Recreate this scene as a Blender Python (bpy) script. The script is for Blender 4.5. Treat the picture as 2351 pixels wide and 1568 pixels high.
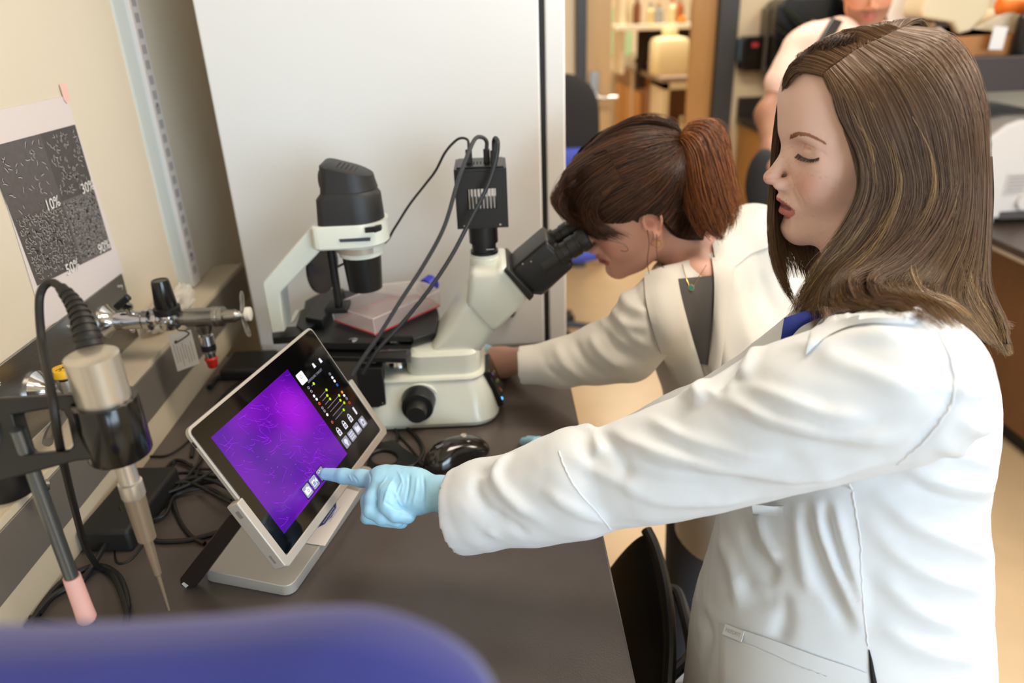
import bpy, bmesh, math, random
import numpy as np
from mathutils import Vector, Matrix
for o in list(bpy.data.objects): bpy.data.objects.remove(o)
S = bpy.context.scene
COL = S.collection
rng = random.Random(7); nr = np.random.default_rng(7)
PI = math.pi
# ------------------------------------------------------------------ camera
IW, IH, FPX = 2351, 1568, 1691.16
RC = np.array([[0.99888158, -0.03139613, -0.03535353], [0.04526041, 0.41861506, 0.90703524], [-0.01367787, -0.90762091, 0.41956787]])
# orthonormal world->camera rotation (rows: camera x, y, z)
u_, _s, v_ = np.linalg.svd(RC); RC = u_ @ v_
CP = np.array([0, 0, 1.62])
cam = bpy.data.cameras.new('camera'); camo = bpy.data.objects.new('camera', cam); COL.objects.link(camo)
M4 = Matrix.Identity(4)
for i in range(3):
    for j in range(3): M4[i][j] = RC[j][i]
    M4[i][3] = CP[i]
camo.matrix_world = M4
cam.sensor_width = 36; cam.lens = FPX * 36 / IW; cam.clip_start = .02; cam.clip_end = 60
cam.dof.use_dof = True; cam.dof.focus_distance = .93; cam.dof.aperture_fstop = 2.8
S.camera = camo
# ------------------------------------------------------------------ world, light, exposure
w = bpy.data.worlds.new('world'); S.world = w; w.use_nodes = True
w.node_tree.nodes['Background'].inputs[0].default_value = (.75, .88, 1, 1)
w.node_tree.nodes['Background'].inputs[1].default_value = 1.0
S.view_settings.view_transform = 'Standard'; S.view_settings.look = 'None'
S.view_settings.gamma = 1; S.view_settings.use_curve_mapping = False
S.view_settings.exposure = 0.22
try:
    S.cycles.use_denoising = True; S.cycles.max_bounces = 7; S.cycles.caustics_reflective = False; S.cycles.caustics_refractive = False
    S.cycles.sample_clamp_indirect = 6
except Exception: pass
def area(name, loc, target, sx, sy, power, color):
    l = bpy.data.lights.new(name, 'AREA'); l.shape = 'RECTANGLE'; l.size = sx; l.size_y = sy; l.energy = power; l.color = color
    o = bpy.data.objects.new(name, l); COL.objects.link(o); o.location = loc
    o.rotation_euler = (Vector(target) - Vector(loc)).to_track_quat('-Z', 'Y').to_euler()
    return o
COOL = (.66, .83, 1.0); WARM = (1.0, .88, .74)
area('window_daylight', (2.3, -2.75, 1.75), (.6, .8, 1.2), 2.9, 1.7, 128, COOL)
for lx, ly in ((1.0, .9), (1.0, 2.9), (2.9, .9), (2.9, 2.9)):
    area('ceiling_panel_light', (lx, ly, 2.71), (lx, ly, 0), 1.15, .55, 29, WARM)
area('annex_ceiling_light', (1.3, 6.2, 2.6), (1.3, 6.2, 0), 1.2, .8, 80, (1, .87, .70))

# ------------------------------------------------------------------ pixel <-> world helpers (calibrated from the room's vanishing lines)
def ray(px, py): return RC.T @ np.array([(px - IW / 2) / FPX, -(py - IH / 2) / FPX, -1.0])
def at(px, py, dep): return CP + ray(px, py) * dep
def onz(px, py, z): d = ray(px, py); return CP + d * (z - CP[2]) / d[2]
def onx(px, py, x): d = ray(px, py); return CP + d * (x - CP[0]) / d[0]
def ony(px, py, y): d = ray(px, py); return CP + d * (y - CP[1]) / d[1]
def projv(V):
    q = (np.asarray(V) - CP) @ RC.T
    d = -q[..., 2]
    return IW / 2 + FPX * q[..., 0] / d, IH / 2 - FPX * q[..., 1] / d, d

# ------------------------------------------------------------------ materials
MATS = {}
def srgb(h):
    h = h.lstrip('#'); r = [int(h[i:i + 2], 16) / 255 for i in (0, 2, 4)]
    return tuple((c / 12.92 if c <= .04045 else ((c + .055) / 1.055) ** 2.4) for c in r)
def mat(name, col, rough=.5, metal=0, noise=0, nscale=40, bump=0, bscale=200, emit=0, trans=0, ior=1.45, coat=0, stretch=None, alpha=1, vcol=False, sss=0, sheen=0, spec=None):
    if name in MATS: return MATS[name]
    if isinstance(col, str): col = srgb(col)
    m = bpy.data.materials.new(name); m.use_nodes = True; nt = m.node_tree; b = nt.nodes['Principled BSDF']
    b.inputs['Base Color'].default_value = (*col, 1); b.inputs['Roughness'].default_value = rough; b.inputs['Metallic'].default_value = metal
    if coat: b.inputs['Coat Weight'].default_value = coat; b.inputs['Coat Roughness'].default_value = .08
    if trans: b.inputs['Transmission Weight'].default_value = trans; b.inputs['IOR'].default_value = ior
    if alpha < 1: b.inputs['Alpha'].default_value = alpha
    if spec is not None: b.inputs['Specular IOR Level'].default_value = spec
    if sss: b.inputs['Subsurface Weight'].default_value = sss; b.inputs['Subsurface Radius'].default_value = (.012, .005, .003); b.inputs['Subsurface Scale'].default_value = 1
    if sheen: b.inputs['Sheen Weight'].default_value = sheen
    if emit: b.inputs['Emission Color'].default_value = (*col, 1); b.inputs['Emission Strength'].default_value = emit
    tc = nt.nodes.new('ShaderNodeTexCoord'); mp = nt.nodes.new('ShaderNodeMapping'); nt.links.new(tc.outputs['Object'], mp.inputs[0])
    if stretch: mp.inputs['Scale'].default_value = stretch
    src = None
    if vcol:
        a = nt.nodes.new('ShaderNodeAttribute'); a.attribute_name = 'Col'; src = a.outputs['Color']
    if noise:
        n = nt.nodes.new('ShaderNodeTexNoise'); n.inputs['Scale'].default_value = nscale; n.inputs['Detail'].default_value = 5
        nt.links.new(mp.outputs[0], n.inputs[0])
        r = nt.nodes.new('ShaderNodeMapRange'); r.inputs[3].default_value = 1 - noise; r.inputs[4].default_value = 1 + noise
        r.inputs[1].default_value = .3; r.inputs[2].default_value = .7
        nt.links.new(n.outputs[0], r.inputs[0])
        mx = nt.nodes.new('ShaderNodeVectorMath'); mx.operation = 'MULTIPLY'
        if src: nt.links.new(src, mx.inputs[0])
        else: mx.inputs[0].default_value = col
        nt.links.new(r.outputs[0], mx.inputs[1]); src = mx.outputs[0]
    if src: nt.links.new(src, b.inputs['Base Color'])
    if bump:
        n2 = nt.nodes.new('ShaderNodeTexNoise'); n2.inputs['Scale'].default_value = bscale; n2.inputs['Detail'].default_value = 4
        nt.links.new(mp.outputs[0], n2.inputs[0])
        bp = nt.nodes.new('ShaderNodeBump'); bp.inputs['Strength'].default_value = bump; bp.inputs['Distance'].default_value = .002
        nt.links.new(n2.outputs[0], bp.inputs['Height']); nt.links.new(bp.outputs[0], b.inputs['Normal'])
    MATS[name] = m
    return m

# ------------------------------------------------------------------ object helpers
def tag(o, label=None, cat=None, group=None, kind=None):
    if label: o['label'] = label
    if cat: o['category'] = cat
    if group: o['group'] = group
    if kind: o['kind'] = kind
    return o
def thing(name, label, cat, loc=(0, 0, 0), group=None):
    o = bpy.data.objects.new(name, None); COL.objects.link(o); o.location = tuple(float(c) for c in loc); o.empty_display_size = .05
    return tag(o, label, cat, group)
def wloc(p):
    v = Vector((0, 0, 0))
    while p is not None: v = v + p.location; p = p.parent
    return v
def newobj(name, verts, faces, m, parent=None, smooth=True, angle=35, bevel=0, seg=2, label=None):
    me = bpy.data.meshes.new(name)
    off = wloc(parent) if parent is not None else Vector((0, 0, 0))
    V = np.asarray(verts, dtype=np.float64) - np.array(off)
    me.from_pydata(V.tolist(), [], [list(map(int, f)) for f in faces] if not isinstance(faces, np.ndarray) else faces.tolist())
    me.materials.append(m)
    bm = bmesh.new(); bm.from_mesh(me); bmesh.ops.recalc_face_normals(bm, faces=bm.faces); bm.to_mesh(me); bm.free()
    if smooth:
        me.shade_smooth()
        try: me.set_sharp_from_angle(angle=math.radians(angle))
        except Exception: pass
    o = bpy.data.objects.new(name, me); COL.objects.link(o)
    if parent is not None: o.parent = parent
    if bevel:
        b = o.modifiers.new('bevel', 'BEVEL'); b.width = bevel; b.segments = seg; b.limit_method = 'ANGLE'; b.angle_limit = math.radians(40)
        b.harden_normals = False
    if label: o['label'] = label
    return o
def bigmesh(name, V, F, m, parent=None, cols=None, label=None):
    """fast mesh from numpy quads/tris (smooth)"""
    me = bpy.data.meshes.new(name); V = np.asarray(V, np.float64)
    off = np.array(wloc(parent)) if parent is not None else 0
    V = V - off; F = np.asarray(F, np.int32); n = F.shape[1]
    me.vertices.add(len(V)); me.vertices.foreach_set('co', V.ravel())
    me.loops.add(F.size); me.loops.foreach_set('vertex_index', F.ravel())
    me.polygons.add(len(F)); me.polygons.foreach_set('loop_start', np.arange(0, F.size, n, dtype=np.int32)); me.polygons.foreach_set('loop_total', np.full(len(F), n, np.int32))
    me.update(calc_edges=True); me.validate()
    if cols is not None:
        a = me.attributes.new('Col', 'FLOAT_COLOR', 'POINT'); c4 = np.ones((len(V), 4), np.float32); c4[:, :3] = cols; a.data.foreach_set('color', c4.ravel())
    me.shade_smooth(); me.materials.append(m)
    o = bpy.data.objects.new(name, me); COL.objects.link(o)
    if parent is not None: o.parent = parent
    if label: o['label'] = label
    return o
def basis(d):
    d = np.asarray(d, float); d = d / np.linalg.norm(d)
    a = np.array([0, 0, 1.]) if abs(d[2]) < .9 else np.array([1., 0, 0])
    x = np.cross(a, d); x /= np.linalg.norm(x); y = np.cross(d, x)
    return x, y, d
class MB:
    def __init__(s): s.v = []; s.f = []
    def add(s, V, F):
        n = len(s.v); s.v += [tuple(map(float, p)) for p in V]; s.f += [[i + n for i in f] for f in F]; return s
    def box(s, x0, x1, y0, y1, z0, z1):
        V = [(x, y, z) for z in (z0, z1) for y in (y0, y1) for x in (x0, x1)]
        return s.add(V, [(0, 2, 3, 1), (4, 5, 7, 6), (0, 1, 5, 4), (2, 6, 7, 3), (0, 4, 6, 2), (1, 3, 7, 5)])
    def obox(s, c, ax, ay, az, sx, sy, sz):
        c, ax, ay, az = map(np.asarray, (c, ax, ay, az)); V = [c + ax * sx * i + ay * sy * j + az * sz * k for k in (-.5, .5) for j in (-.5, .5) for i in (-.5, .5)]
        return s.add(V, [(0, 2, 3, 1), (4, 5, 7, 6), (0, 1, 5, 4), (2, 6, 7, 3), (0, 4, 6, 2), (1, 3, 7, 5)])
    def rev(s, p, d, prof, n=28, cap=True):
        """surface of revolution: profile [(dist along d, radius)]"""
        x, y, d = basis(d); p = np.asarray(p, float); V = []; F = []
        for h, r in prof:
            for i in range(n):
                t = 2 * PI * i / n; V.append(p + d * h + (x * math.cos(t) + y * math.sin(t)) * max(r, 1e-5))
        for k in range(len(prof) - 1):
            for i in range(n): F.append((k * n + i, k * n + (i + 1) % n, (k + 1) * n + (i + 1) % n, (k + 1) * n + i))
        if cap: F.append(tuple(range(n))[::-1]); F.append(tuple(range((len(prof) - 1) * n, len(prof) * n)))
        return s.add(V, F)
    def cyl(s, p0, p1, r0, r1=None, n=28):
        p0 = np.asarray(p0, float); p1 = np.asarray(p1, float); L = np.linalg.norm(p1 - p0)
        return s.rev(p0, p1 - p0, [(0, r0), (L, r0 if r1 is None else r1)], n)
    def prism(s, poly, ext):
        """poly: list of 3d points; ext: extrusion vector"""
        poly = [np.asarray(p, float) for p in poly]; ext = np.asarray(ext, float); n = len(poly)
        V = poly + [p + ext for p in poly]
        F = [tuple(range(n))[::-1], tuple(range(n, 2 * n))] + [(i, (i + 1) % n, n + (i + 1) % n, n + i) for i in range(n)]
        return s.add(V, F)
    def loft(s, rings, cap=True):
        n = len(rings[0]); V = [p for r in rings for p in r]; F = []
        for k in range(len(rings) - 1):
            for i in range(n): F.append((k * n + i, k * n + (i + 1) % n, (k + 1) * n + (i + 1) % n, (k + 1) * n + i))
        if cap: F.append(tuple(range(n))[::-1]); F.append(tuple(range((len(rings) - 1) * n, len(rings) * n)))
        return s.add(V, F)
    def tube(s, pts, r, n=8, res=8, closed=False, smooth=True):
        P = catmull(pts, res) if smooth else np.asarray(pts, float)
        V = []; F = []; m = len(P); rr = np.interp(np.linspace(0, 1, m), np.linspace(0, 1, len(r)), r) if hasattr(r, '__len__') else np.full(m, r)
        prev = None
        for k in range(m):
            d = P[min(k + 1, m - 1)] - P[max(k - 1, 0)]; d /= (np.linalg.norm(d) + 1e-12)
            if prev is None: x, y, _ = basis(d)
            else:
                x = prev - d * (prev @ d); x /= np.linalg.norm(x); y = np.cross(d, x)
            prev = x
            for i in range(n):
                t = 2 * PI * i / n; V.append(P[k] + (x * math.cos(t) + y * math.sin(t)) * rr[k])
        for k in range(m - 1):
            for i in range(n): F.append((k * n + i, k * n + (i + 1) % n, (k + 1) * n + (i + 1) % n, (k + 1) * n + i))
        F.append(tuple(range(n))[::-1]); F.append(tuple(range((m - 1) * n, m * n)))
        return s.add(V, F)
    def ball(s, c, r, n=16, m=10, sc=(1, 1, 1)):
        c = np.asarray(c, float); V = []; F = []
        for j in range(m + 1):
            ph = PI * j / m
            for i in range(n):
                t = 2 * PI * i / n; V.append(c + np.array([math.sin(ph) * math.cos(t) * sc[0], math.sin(ph) * math.sin(t) * sc[1], math.cos(ph) * sc[2]]) * max(r, 1e-5))
        for j in range(m):
            for i in range(n): F.append((j * n + i, j * n + (i + 1) % n, (j + 1) * n + (i + 1) % n, (j + 1) * n + i))
        return s.add(V, F)
    def build(s, name, m, parent=None, **k): return newobj(name, s.v, s.f, m, parent, **k)
def catmull(pts, res=8):
    P = np.asarray(pts, float)
    if len(P) < 3: return np.array([P[0] + (P[-1] - P[0]) * t for t in np.linspace(0, 1, res + 1)])
    Q = np.vstack([2 * P[0] - P[1], P, 2 * P[-1] - P[-2]]); out = []
    for k in range(1, len(Q) - 2):
        for t in np.linspace(0, 1, res, endpoint=False):
            out.append(.5 * ((2 * Q[k]) + (Q[k + 1] - Q[k - 1]) * t + (2 * Q[k - 1] - 5 * Q[k] + 4 * Q[k + 1] - Q[k + 2]) * t * t + (-Q[k - 1] + 3 * Q[k] - 3 * Q[k + 1] + Q[k + 2]) * t ** 3))
    out.append(P[-1]); return np.array(out)
def rrect(cx, cy, hx, hy, r, z, n=5):
    """rounded rectangle ring in XY at height z"""
    out = []
    for (sx, sy, a0) in ((1, 1, 0), (-1, 1, 90), (-1, -1, 180), (1, -1, 270)):
        for i in range(n + 1):
            a = math.radians(a0 + 90 * i / n); out.append((cx + sx * (hx - r) + r * math.cos(a), cy + sy * (hy - r) + r * math.sin(a), z))
    return out
def textmesh(name, body, size, origin, ux, uy, m, parent=None, depth=.0004, align='CENTER', bold=0):
    """flat lettering as a mesh lying in the plane (ux, uy) at origin"""
    cu = bpy.data.curves.new('t', 'FONT'); cu.body = body; cu.size = size; cu.extrude = depth; cu.align_x = align; cu.align_y = 'CENTER'; cu.resolution_u = 3; cu.offset = bold
    to = bpy.data.objects.new('t', cu); COL.objects.link(to)
    dg = bpy.context.evaluated_depsgraph_get(); me = bpy.data.meshes.new_from_object(to.evaluated_get(dg))
    V = np.array([v.co[:] for v in me.vertices]); F = [list(p.vertices) for p in me.polygons]
    bpy.data.objects.remove(to); bpy.data.curves.remove(cu)
    ux, uy = np.asarray(ux, float), np.asarray(uy, float); uz = np.cross(ux, uy)
    W = np.asarray(origin) + V[:, :1] * ux + V[:, 1:2] * uy + V[:, 2:3] * uz
    bpy.data.meshes.remove(me)
    return newobj(name, W, F, m, parent, smooth=False)

# common materials
m_wall = mat('cream_wall_paint', '#dcd0bb', .6, noise=.02, nscale=3, bump=.15, bscale=300)
m_wallfar = mat('warm_far_wall_paint', '#dccbad', .7)
m_floor = mat('tan_epoxy_floor', '#bfa785', .35, noise=.05, nscale=6)
m_bench = mat('dark_epoxy_resin_worktop', '#584f4a', .30, noise=.05, nscale=25, bump=.08, bscale=400, spec=.45)
m_blk = mat('black_plastic', '#141312', .42)
m_blkgl = mat('glossy_black_plastic', '#100f0e', .18)
m_rub = mat('black_rubber_cable', '#151412', .5)
m_blkm = mat('black_painted_metal', '#161617', .38, metal=0, bump=.1, bscale=900)
m_ivory = mat('ivory_enamel', '#dfe2d6', .32, coat=.3)
m_chrome = mat('polished_chrome', '#c8c8c8', .12, metal=1)
m_steel = mat('brushed_steel', '#9b9893', .34, metal=1, noise=.08, nscale=60, stretch=(1, 1, 12))
m_alum = mat('satin_aluminium', '#b9b6b0', .35, metal=.85)
m_white = mat('white_enamel_panel', '#e3e4e4', .38)
m_wood = mat('maple_veneer', '#b98d55', .5, noise=.10, nscale=8, stretch=(6, 6, .6))
m_gasket = mat('black_door_gasket', '#1b1b1c', .6)

# ------------------------------------------------------------------ room shell
def struct(name, mb, m, **k): return tag(mb.build(name, m, None, **k), kind='structure')
XW, XR, YB, YF, ZC = -.70, 4.3, -3.0, 4.65, 2.75
struct('floor', MB().box(XW - .1, XR + .1, YB - .1, 8.1, -.1, 0), m_floor, smooth=False)
struct('ceiling', MB().box(XW - .1, XR + .1, YB - .1, 8.1, ZC, ZC + .1), mat('ceiling_tile_white', '#d9d4c8', .9), smooth=False)
struct('wall_left', MB().box(XW - .1, XW, YB, YF + .1, 0, ZC), m_wall, smooth=False)
struct('wall_right', MB().box(XR, XR + .1, YB, 8.1, 0, ZC), m_wallfar, smooth=False)
struct('wall_front', MB().box(XW, .535, YF, YF + .1, 0, ZC).box(1.46, XR, YF, YF + .1, 0, ZC).box(.535, 1.46, YF, YF + .1, 2.15, ZC), m_wallfar, smooth=False)
struct('wall_back', MB().box(XW, .85, YB - .1, YB, 0, ZC).box(3.75, XR, YB - .1, YB, 0, ZC).box(.85, 3.75, YB - .1, YB, 0, .9).box(.85, 3.75, YB - .1, YB, 2.6, ZC), m_wall, smooth=False)
struct('window_1', MB().box(.85, .90, YB - .08, YB - .02, .9, 2.6).box(3.70, 3.75, YB - .08, YB - .02, .9, 2.6).box(2.28, 2.32, YB - .08, YB - .02, .9, 2.6).box(.85, 3.75, YB - .08, YB - .02, .9, .95).box(.85, 3.75, YB - .08, YB - .02, 2.55, 2.6), m_alum, smooth=False)
# annex seen through the door
struct('wall_annex_back', MB().box(-.2, XR, 8.0, 8.1, 0, ZC), m_wallfar, smooth=False)
struct('wall_annex_left', MB().box(-.3, -.2, YF + .1, 8.1, 0, ZC), m_wallfar, smooth=False)
struct('baseboard_front', MB().box(1.47, 1.52, YF - .012, YF, 0, .1).box(.16, .52, YF - .012, YF, 0, .1), mat('dark_baseboard', '#2c2724', .6), smooth=False)
m_frame = mat('dark_steel_door_frame', '#3a3b3f', .45)
struct('trim_1', MB().box(.51, .575, YF - .03, YF + .12, 0, 2.15).box(1.345, 1.46, YF - .03, YF + .12, 0, 2.15).box(.575, 1.345, YF - .03, YF + .12, 2.08, 2.15), m_frame, bevel=.004)
m_door = mat('light_maple_door', '#cba777', .5, noise=.05, nscale=6, stretch=(5, 5, .5))
d = struct('door_1', MB().box(.578, .725, YF + .02, YF + .065, .01, 2.07), m_door, bevel=.003)
hp = ony(1364, 205, YF + .02)
MB().box(hp[0] - .028, hp[0] + .028, YF + .008, YF + .02, hp[2] - .10, hp[2] + .10).build('lock_plate', m_steel, d, bevel=.003)
MB().rev((hp[0] + .01, YF + .008, hp[2] - .04), (0, -1, 0), [(0, .022), (.01, .022), (.012, .012), (.05, .012)]).tube([(hp[0] + .01, YF - .045, hp[2] - .04), (hp[0] + .06, YF - .05, hp[2] - .045), (hp[0] + .13, YF - .045, hp[2] - .045)], .011).build('door_handle', m_chrome, d)
struct('door_2', MB().box(1.20, 1.343, YF + .02, YF + .065, .01, 2.07), mat('maple_door_leaf', '#b88a52', .5, noise=.06, nscale=6, stretch=(5, 5, .5)), bevel=.003)
# ceiling luminaires
for lx, ly in ((1.0, .9), (1.0, 2.9), (2.9, .9), (2.9, 2.9)):
    t = thing('ceiling_light', 'recessed rectangular ceiling light panel above the lab floor', 'light', (lx, ly, ZC), group='recessed ceiling light panels')
    MB().box(lx - .62, lx + .62, ly - .32, ly - .29, ZC - .03, ZC - .001).box(lx - .62, lx + .62, ly + .29, ly + .32, ZC - .03, ZC - .001).box(lx - .62, lx - .59, ly - .29, ly + .29, ZC - .03, ZC - .001).box(lx + .59, lx + .62, ly - .29, ly + .29, ZC - .03, ZC - .001).build('frame', m_white, t)

# ------------------------------------------------------------------ left bench, backsplash, raceway
BZ = .91; BX0, BX1 = -.63, .135
bench = thing('lab_bench', 'long lab bench with dark grey epoxy resin worktop along the left wall', 'bench', (-.25, .3, 0))
MB().box(XW + .003, BX1, .44, 1.525, BZ - .03, BZ).build('worktop', m_bench, bench, bevel=.003)
MB().box(XW + .02, BX1 - .09, 1.19, 1.50, .10, BZ - .03).build('base_cabinet', m_wood, bench, bevel=.002)
MB().box(XW + .02, BX1 - .04, .46, .485, 0, BZ - .03).build('end_panel', m_wood, bench, bevel=.002)
MB().box(XW + .02, BX1 - .15, 1.20, 1.49, 0, .10).build('toe_kick', m_gasket, bench)
for y0 in (1.20,):
    dd = MB().box(BX1 - .09, BX1 - .07, y0, y0 + .29, .12, BZ - .05).build('cabinet_door', m_wood, bench, bevel=.002)
    MB().tube([(BX1 - .07, y0 + .05, .66), (BX1 - .045, y0 + .05, .67), (BX1 - .045, y0 + .05, .77), (BX1 - .07, y0 + .05, .78)], .004).build('handle', m_steel, dd)
m_splash = mat('beige_backsplash', '#c6b69c', .55)
rw = thing('wall_raceway', 'beige metal wall raceway with grey front band running above the bench', 'raceway', (XW, .3, BZ))
MB().box(XW, BX0 - .0, .44, 1.75, BZ + .0005, .9695).build('backsplash', m_splash, rw)
m_race = mat('beige_raceway_enamel', '#cdbfa8', .45)
m_band = mat('grey_raceway_cover', '#817970', .36, metal=.35)
MB().box(XW, BX0, -1.6, 1.75, .9695, 1.056).build('channel', m_race, rw, bevel=.002)
for y0, y1 in ((-1.6, .52), (.523, 1.75)):
    MB().box(BX0, BX0 + .003, y0, y1, .9695, 1.049).build('cover_band', m_band, rw, bevel=.001)
for y0, y1 in ((-1.6, .905), (.908, 1.75)):
    MB().box(BX0 - .004, BX0 + .0005, y0, y1, 1.0505, 1.0585).build('edge_strip', m_race, rw)

# standard rail on the wall
t = thing('slotted_wall_rail', 'pale slotted shelf rail running up the wall beside the refrigerator', 'rail', (XW, 1.58, 1.06))
m_rail = mat('pale_grey_rail', '#cdd5d3', .4)
MB().box(XW, XW + .004, 1.535, 1.585, 1.058, 2.3).build('cover_strip', m_rail, t)
MB().box(XW, XW + .012, 1.585, 1.625, 1.058, 2.3).build('channel', mat('off_white_rail', '#dfd8d3', .4), t, bevel=.001)
m_slot = mat('rail_slot_shadow', '#55565c', .7)
mb = MB()
z = 1.085
while z < 2.28:
    for yy in (1.5985, 1.6085): mb.box(XW + .0118, XW + .0124, yy, yy + .0034, z, z + .0175)
    z += .029
tag(mb.build('slots', m_slot, t, smooth=False), kind='stuff')
for z_ in (1.452, 1.13): MB().rev((XW + .012, 1.605, z_), (1, 0, 0), [(0, .004), (.002, .003)], 10).build('screw', mat('greenish_screw', '#5d7a72', .4, metal=.6), t)

# steel gas plates with hardware
def wallplate(label, y0, y1, z0, z1, chamfer=0):
    t = thing('steel_service_plate', label, 'panel', (XW, (y0 + y1) / 2, z0))
    MB().box(XW, XW + .004, y0, y1, z0, z1).build('plate', m_steel, t, bevel=.0012)
    for yy in (y0 + .018, y1 - .018):
        for zz in (z0 + .02, z1 - .02):
            MB().rev((XW + .004, yy, zz), (1, 0, 0), [(0, .0055), (.002, .005), (.003, .0025), (.0015, .002), (.0015, .0001)], 12).build('screw', m_chrome, t)
wallplate('right-hand brushed steel service plate behind the taps, beside the wall rail', 1.135, 1.312, 1.060, 1.188)
wallplate('brushed steel service plate behind the vacuum tap, at the left picture edge', .90, 1.131, 1.060, 1.187)

# ------------------------------------------------------------------ refrigerator / tall white cabinet
FY = 1.53
fr = thing('laboratory_refrigerator', 'tall white laboratory refrigerator standing sideways at the end of the bench', 'refrigerator', (-.2, FY, 0))
MB().box(-.548, .098, FY, FY + .80, .04, 1.98).build('cabinet_body', m_white, fr, bevel=.004)
MB().box(.098, .109, FY + .004, FY + .79, .06, 1.97).build('gasket', m_gasket, fr)
MB().box(.109, .148, FY, FY + .80, .04, 1.98).build('door', m_white, fr, bevel=.004)
MB().tube([(.148, FY + .70, 1.0), (.185, FY + .70, 1.02), (.185, FY + .70, 1.38), (.148, FY + .70, 1.40)], .009).build('handle', m_alum, fr)
MB().box(-.53, .13, FY + .02, FY + .78, 0, .04).build('plinth', m_gasket, fr)
lp = ony(1174, 714, FY)
MB().rev(lp, (0, -1, 0), [(-.001, .010), (.006, .010), (.008, .007), (.02, .007), (.022, .004)], 14).build('lock', m_blk, fr)
# ================================================================== TABLET ON ITS DOCK
TB = np.array([-.272, .7036, 1.0188]); _ya, _ti = math.radians(15.468), math.radians(61.17)
TW = np.array([math.sin(_ya), math.cos(_ya), 0]); TN = np.array([-math.cos(_ya), math.sin(_ya), 0]); TH = TN * math.cos(_ti) + np.array([0, 0, math.sin(_ti)])
TO = np.cross(TW, TH)          # outward screen normal
def scr(u, v, o=0): return TB + TW * u + TH * v + TO * o
def uv(px, py):
    d = ray(px, py); q = CP + d * ((TB - CP) @ TO) / (d @ TO) - TB; return q @ TW, q @ TH
def onp(px, py, P, N): d = ray(px, py); return CP + d * (((P - CP) @ N) / (d @ N))
m_silver = mat('silver_dock_shell', '#b3aca3', .38, metal=.25)
m_glassblk = mat('black_screen_glass', '#060606', .06, spec=.6)
tab = thing('touch_tablet', 'silver-framed touch tablet showing violet cell image, gloved finger on its screen', 'tablet', scr(.15, 0, -.012))
def rr2(u0, u1, v0, v1, r, o, n=5):
    out = []
    for (cu, cv, a0) in ((u1 - r, v1 - r, 0), (u0 + r, v1 - r, 90), (u0 + r, v0 + r, 180), (u1 - r, v0 + r, 270)):
        for i in range(n + 1):
            a = math.radians(a0 + 90 * i / n); out.append(scr(cu + r * math.cos(a), cv + r * math.sin(a), o))
    return out
MB().loft([rr2(.003, .297, .001, .194, .008, -.009), rr2(.001, .299, -.001, .196, .009, -.007), rr2(.001, .299, -.001, .196, .009, -.0018)]).build('tablet_case', m_silver, tab, bevel=.0006)
MB().loft([rr2(.0045, .2955, .003, .1925, .006, -.0018), rr2(.0045, .2955, .003, .1925, .006, -.0003)]).build('screen_glass', m_glassblk, tab, smooth=False)
def emis(name, col, st): return mat(name, col, .25, emit=st)
# microscope live image: violet, with soft glow variations (it is a lit display)
m_live = bpy.data.materials.new('violet_live_image'); m_live.use_nodes = True; nt = m_live.node_tree; pb = nt.nodes['Principled BSDF']; pb.inputs['Roughness'].default_value = .12; pb.inputs['Base Color'].default_value = (.02, .0, .03, 1)
tc = nt.nodes.new('ShaderNodeTexCoord'); nz = nt.nodes.new('ShaderNodeTexNoise'); nz.inputs['Scale'].default_value = 9; nz.inputs['Detail'].default_value = 2
nt.links.new(tc.outputs['Object'], nz.inputs[0]); cr = nt.nodes.new('ShaderNodeValToRGB'); cr.color_ramp.elements[0].position = .36; cr.color_ramp.elements[1].position = .66
cr.color_ramp.elements[0].color = (*srgb('#4a06a6'), 1); cr.color_ramp.elements[1].color = (*srgb('#8a19d2'), 1)
nt.links.new(nz.outputs[0], cr.inputs[0])
vd = nt.nodes.new('ShaderNodeVectorMath'); vd.operation = 'DISTANCE'; nt.links.new(tc.outputs['Object'], vd.inputs[0])
_c = scr(.163, .125) - np.array(wloc(tab)); vd.inputs[1].default_value = tuple(_c)
mr = nt.nodes.new('ShaderNodeMapRange'); mr.inputs[1].default_value = 0; mr.inputs[2].default_value = .055; mr.inputs[3].default_value = 1; mr.inputs[4].default_value = 0; mr.interpolation_type = 'SMOOTHSTEP'
nt.links.new(vd.outputs['Value'], mr.inputs[0]); mx = nt.nodes.new('ShaderNodeMix'); mx.data_type = 'RGBA'; nt.links.new(mr.outputs[0], mx.inputs[0]); nt.links.new(cr.outputs[0], mx.inputs[6]); mx.inputs[7].default_value = (*srgb('#b31cf0'), 1)
nt.links.new(mx.outputs[2], pb.inputs['Emission Color']); pb.inputs['Emission Strength'].default_value = .66
ld = MB(); q = [uv(*p) for p in ((492, 1010), (655, 844), (800, 1043), (650, 1225))]
U0, U1, V0, V1 = .0225, .2005, .0225, .1710
disp = MB().prism([scr(U0, V0, -.0003), scr(U1, V0, -.0003), scr(U1, V1, -.0003), scr(U0, V1, -.0003)], TO * .00025)
disp.build('live_image', m_live, tab, smooth=False)
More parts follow.
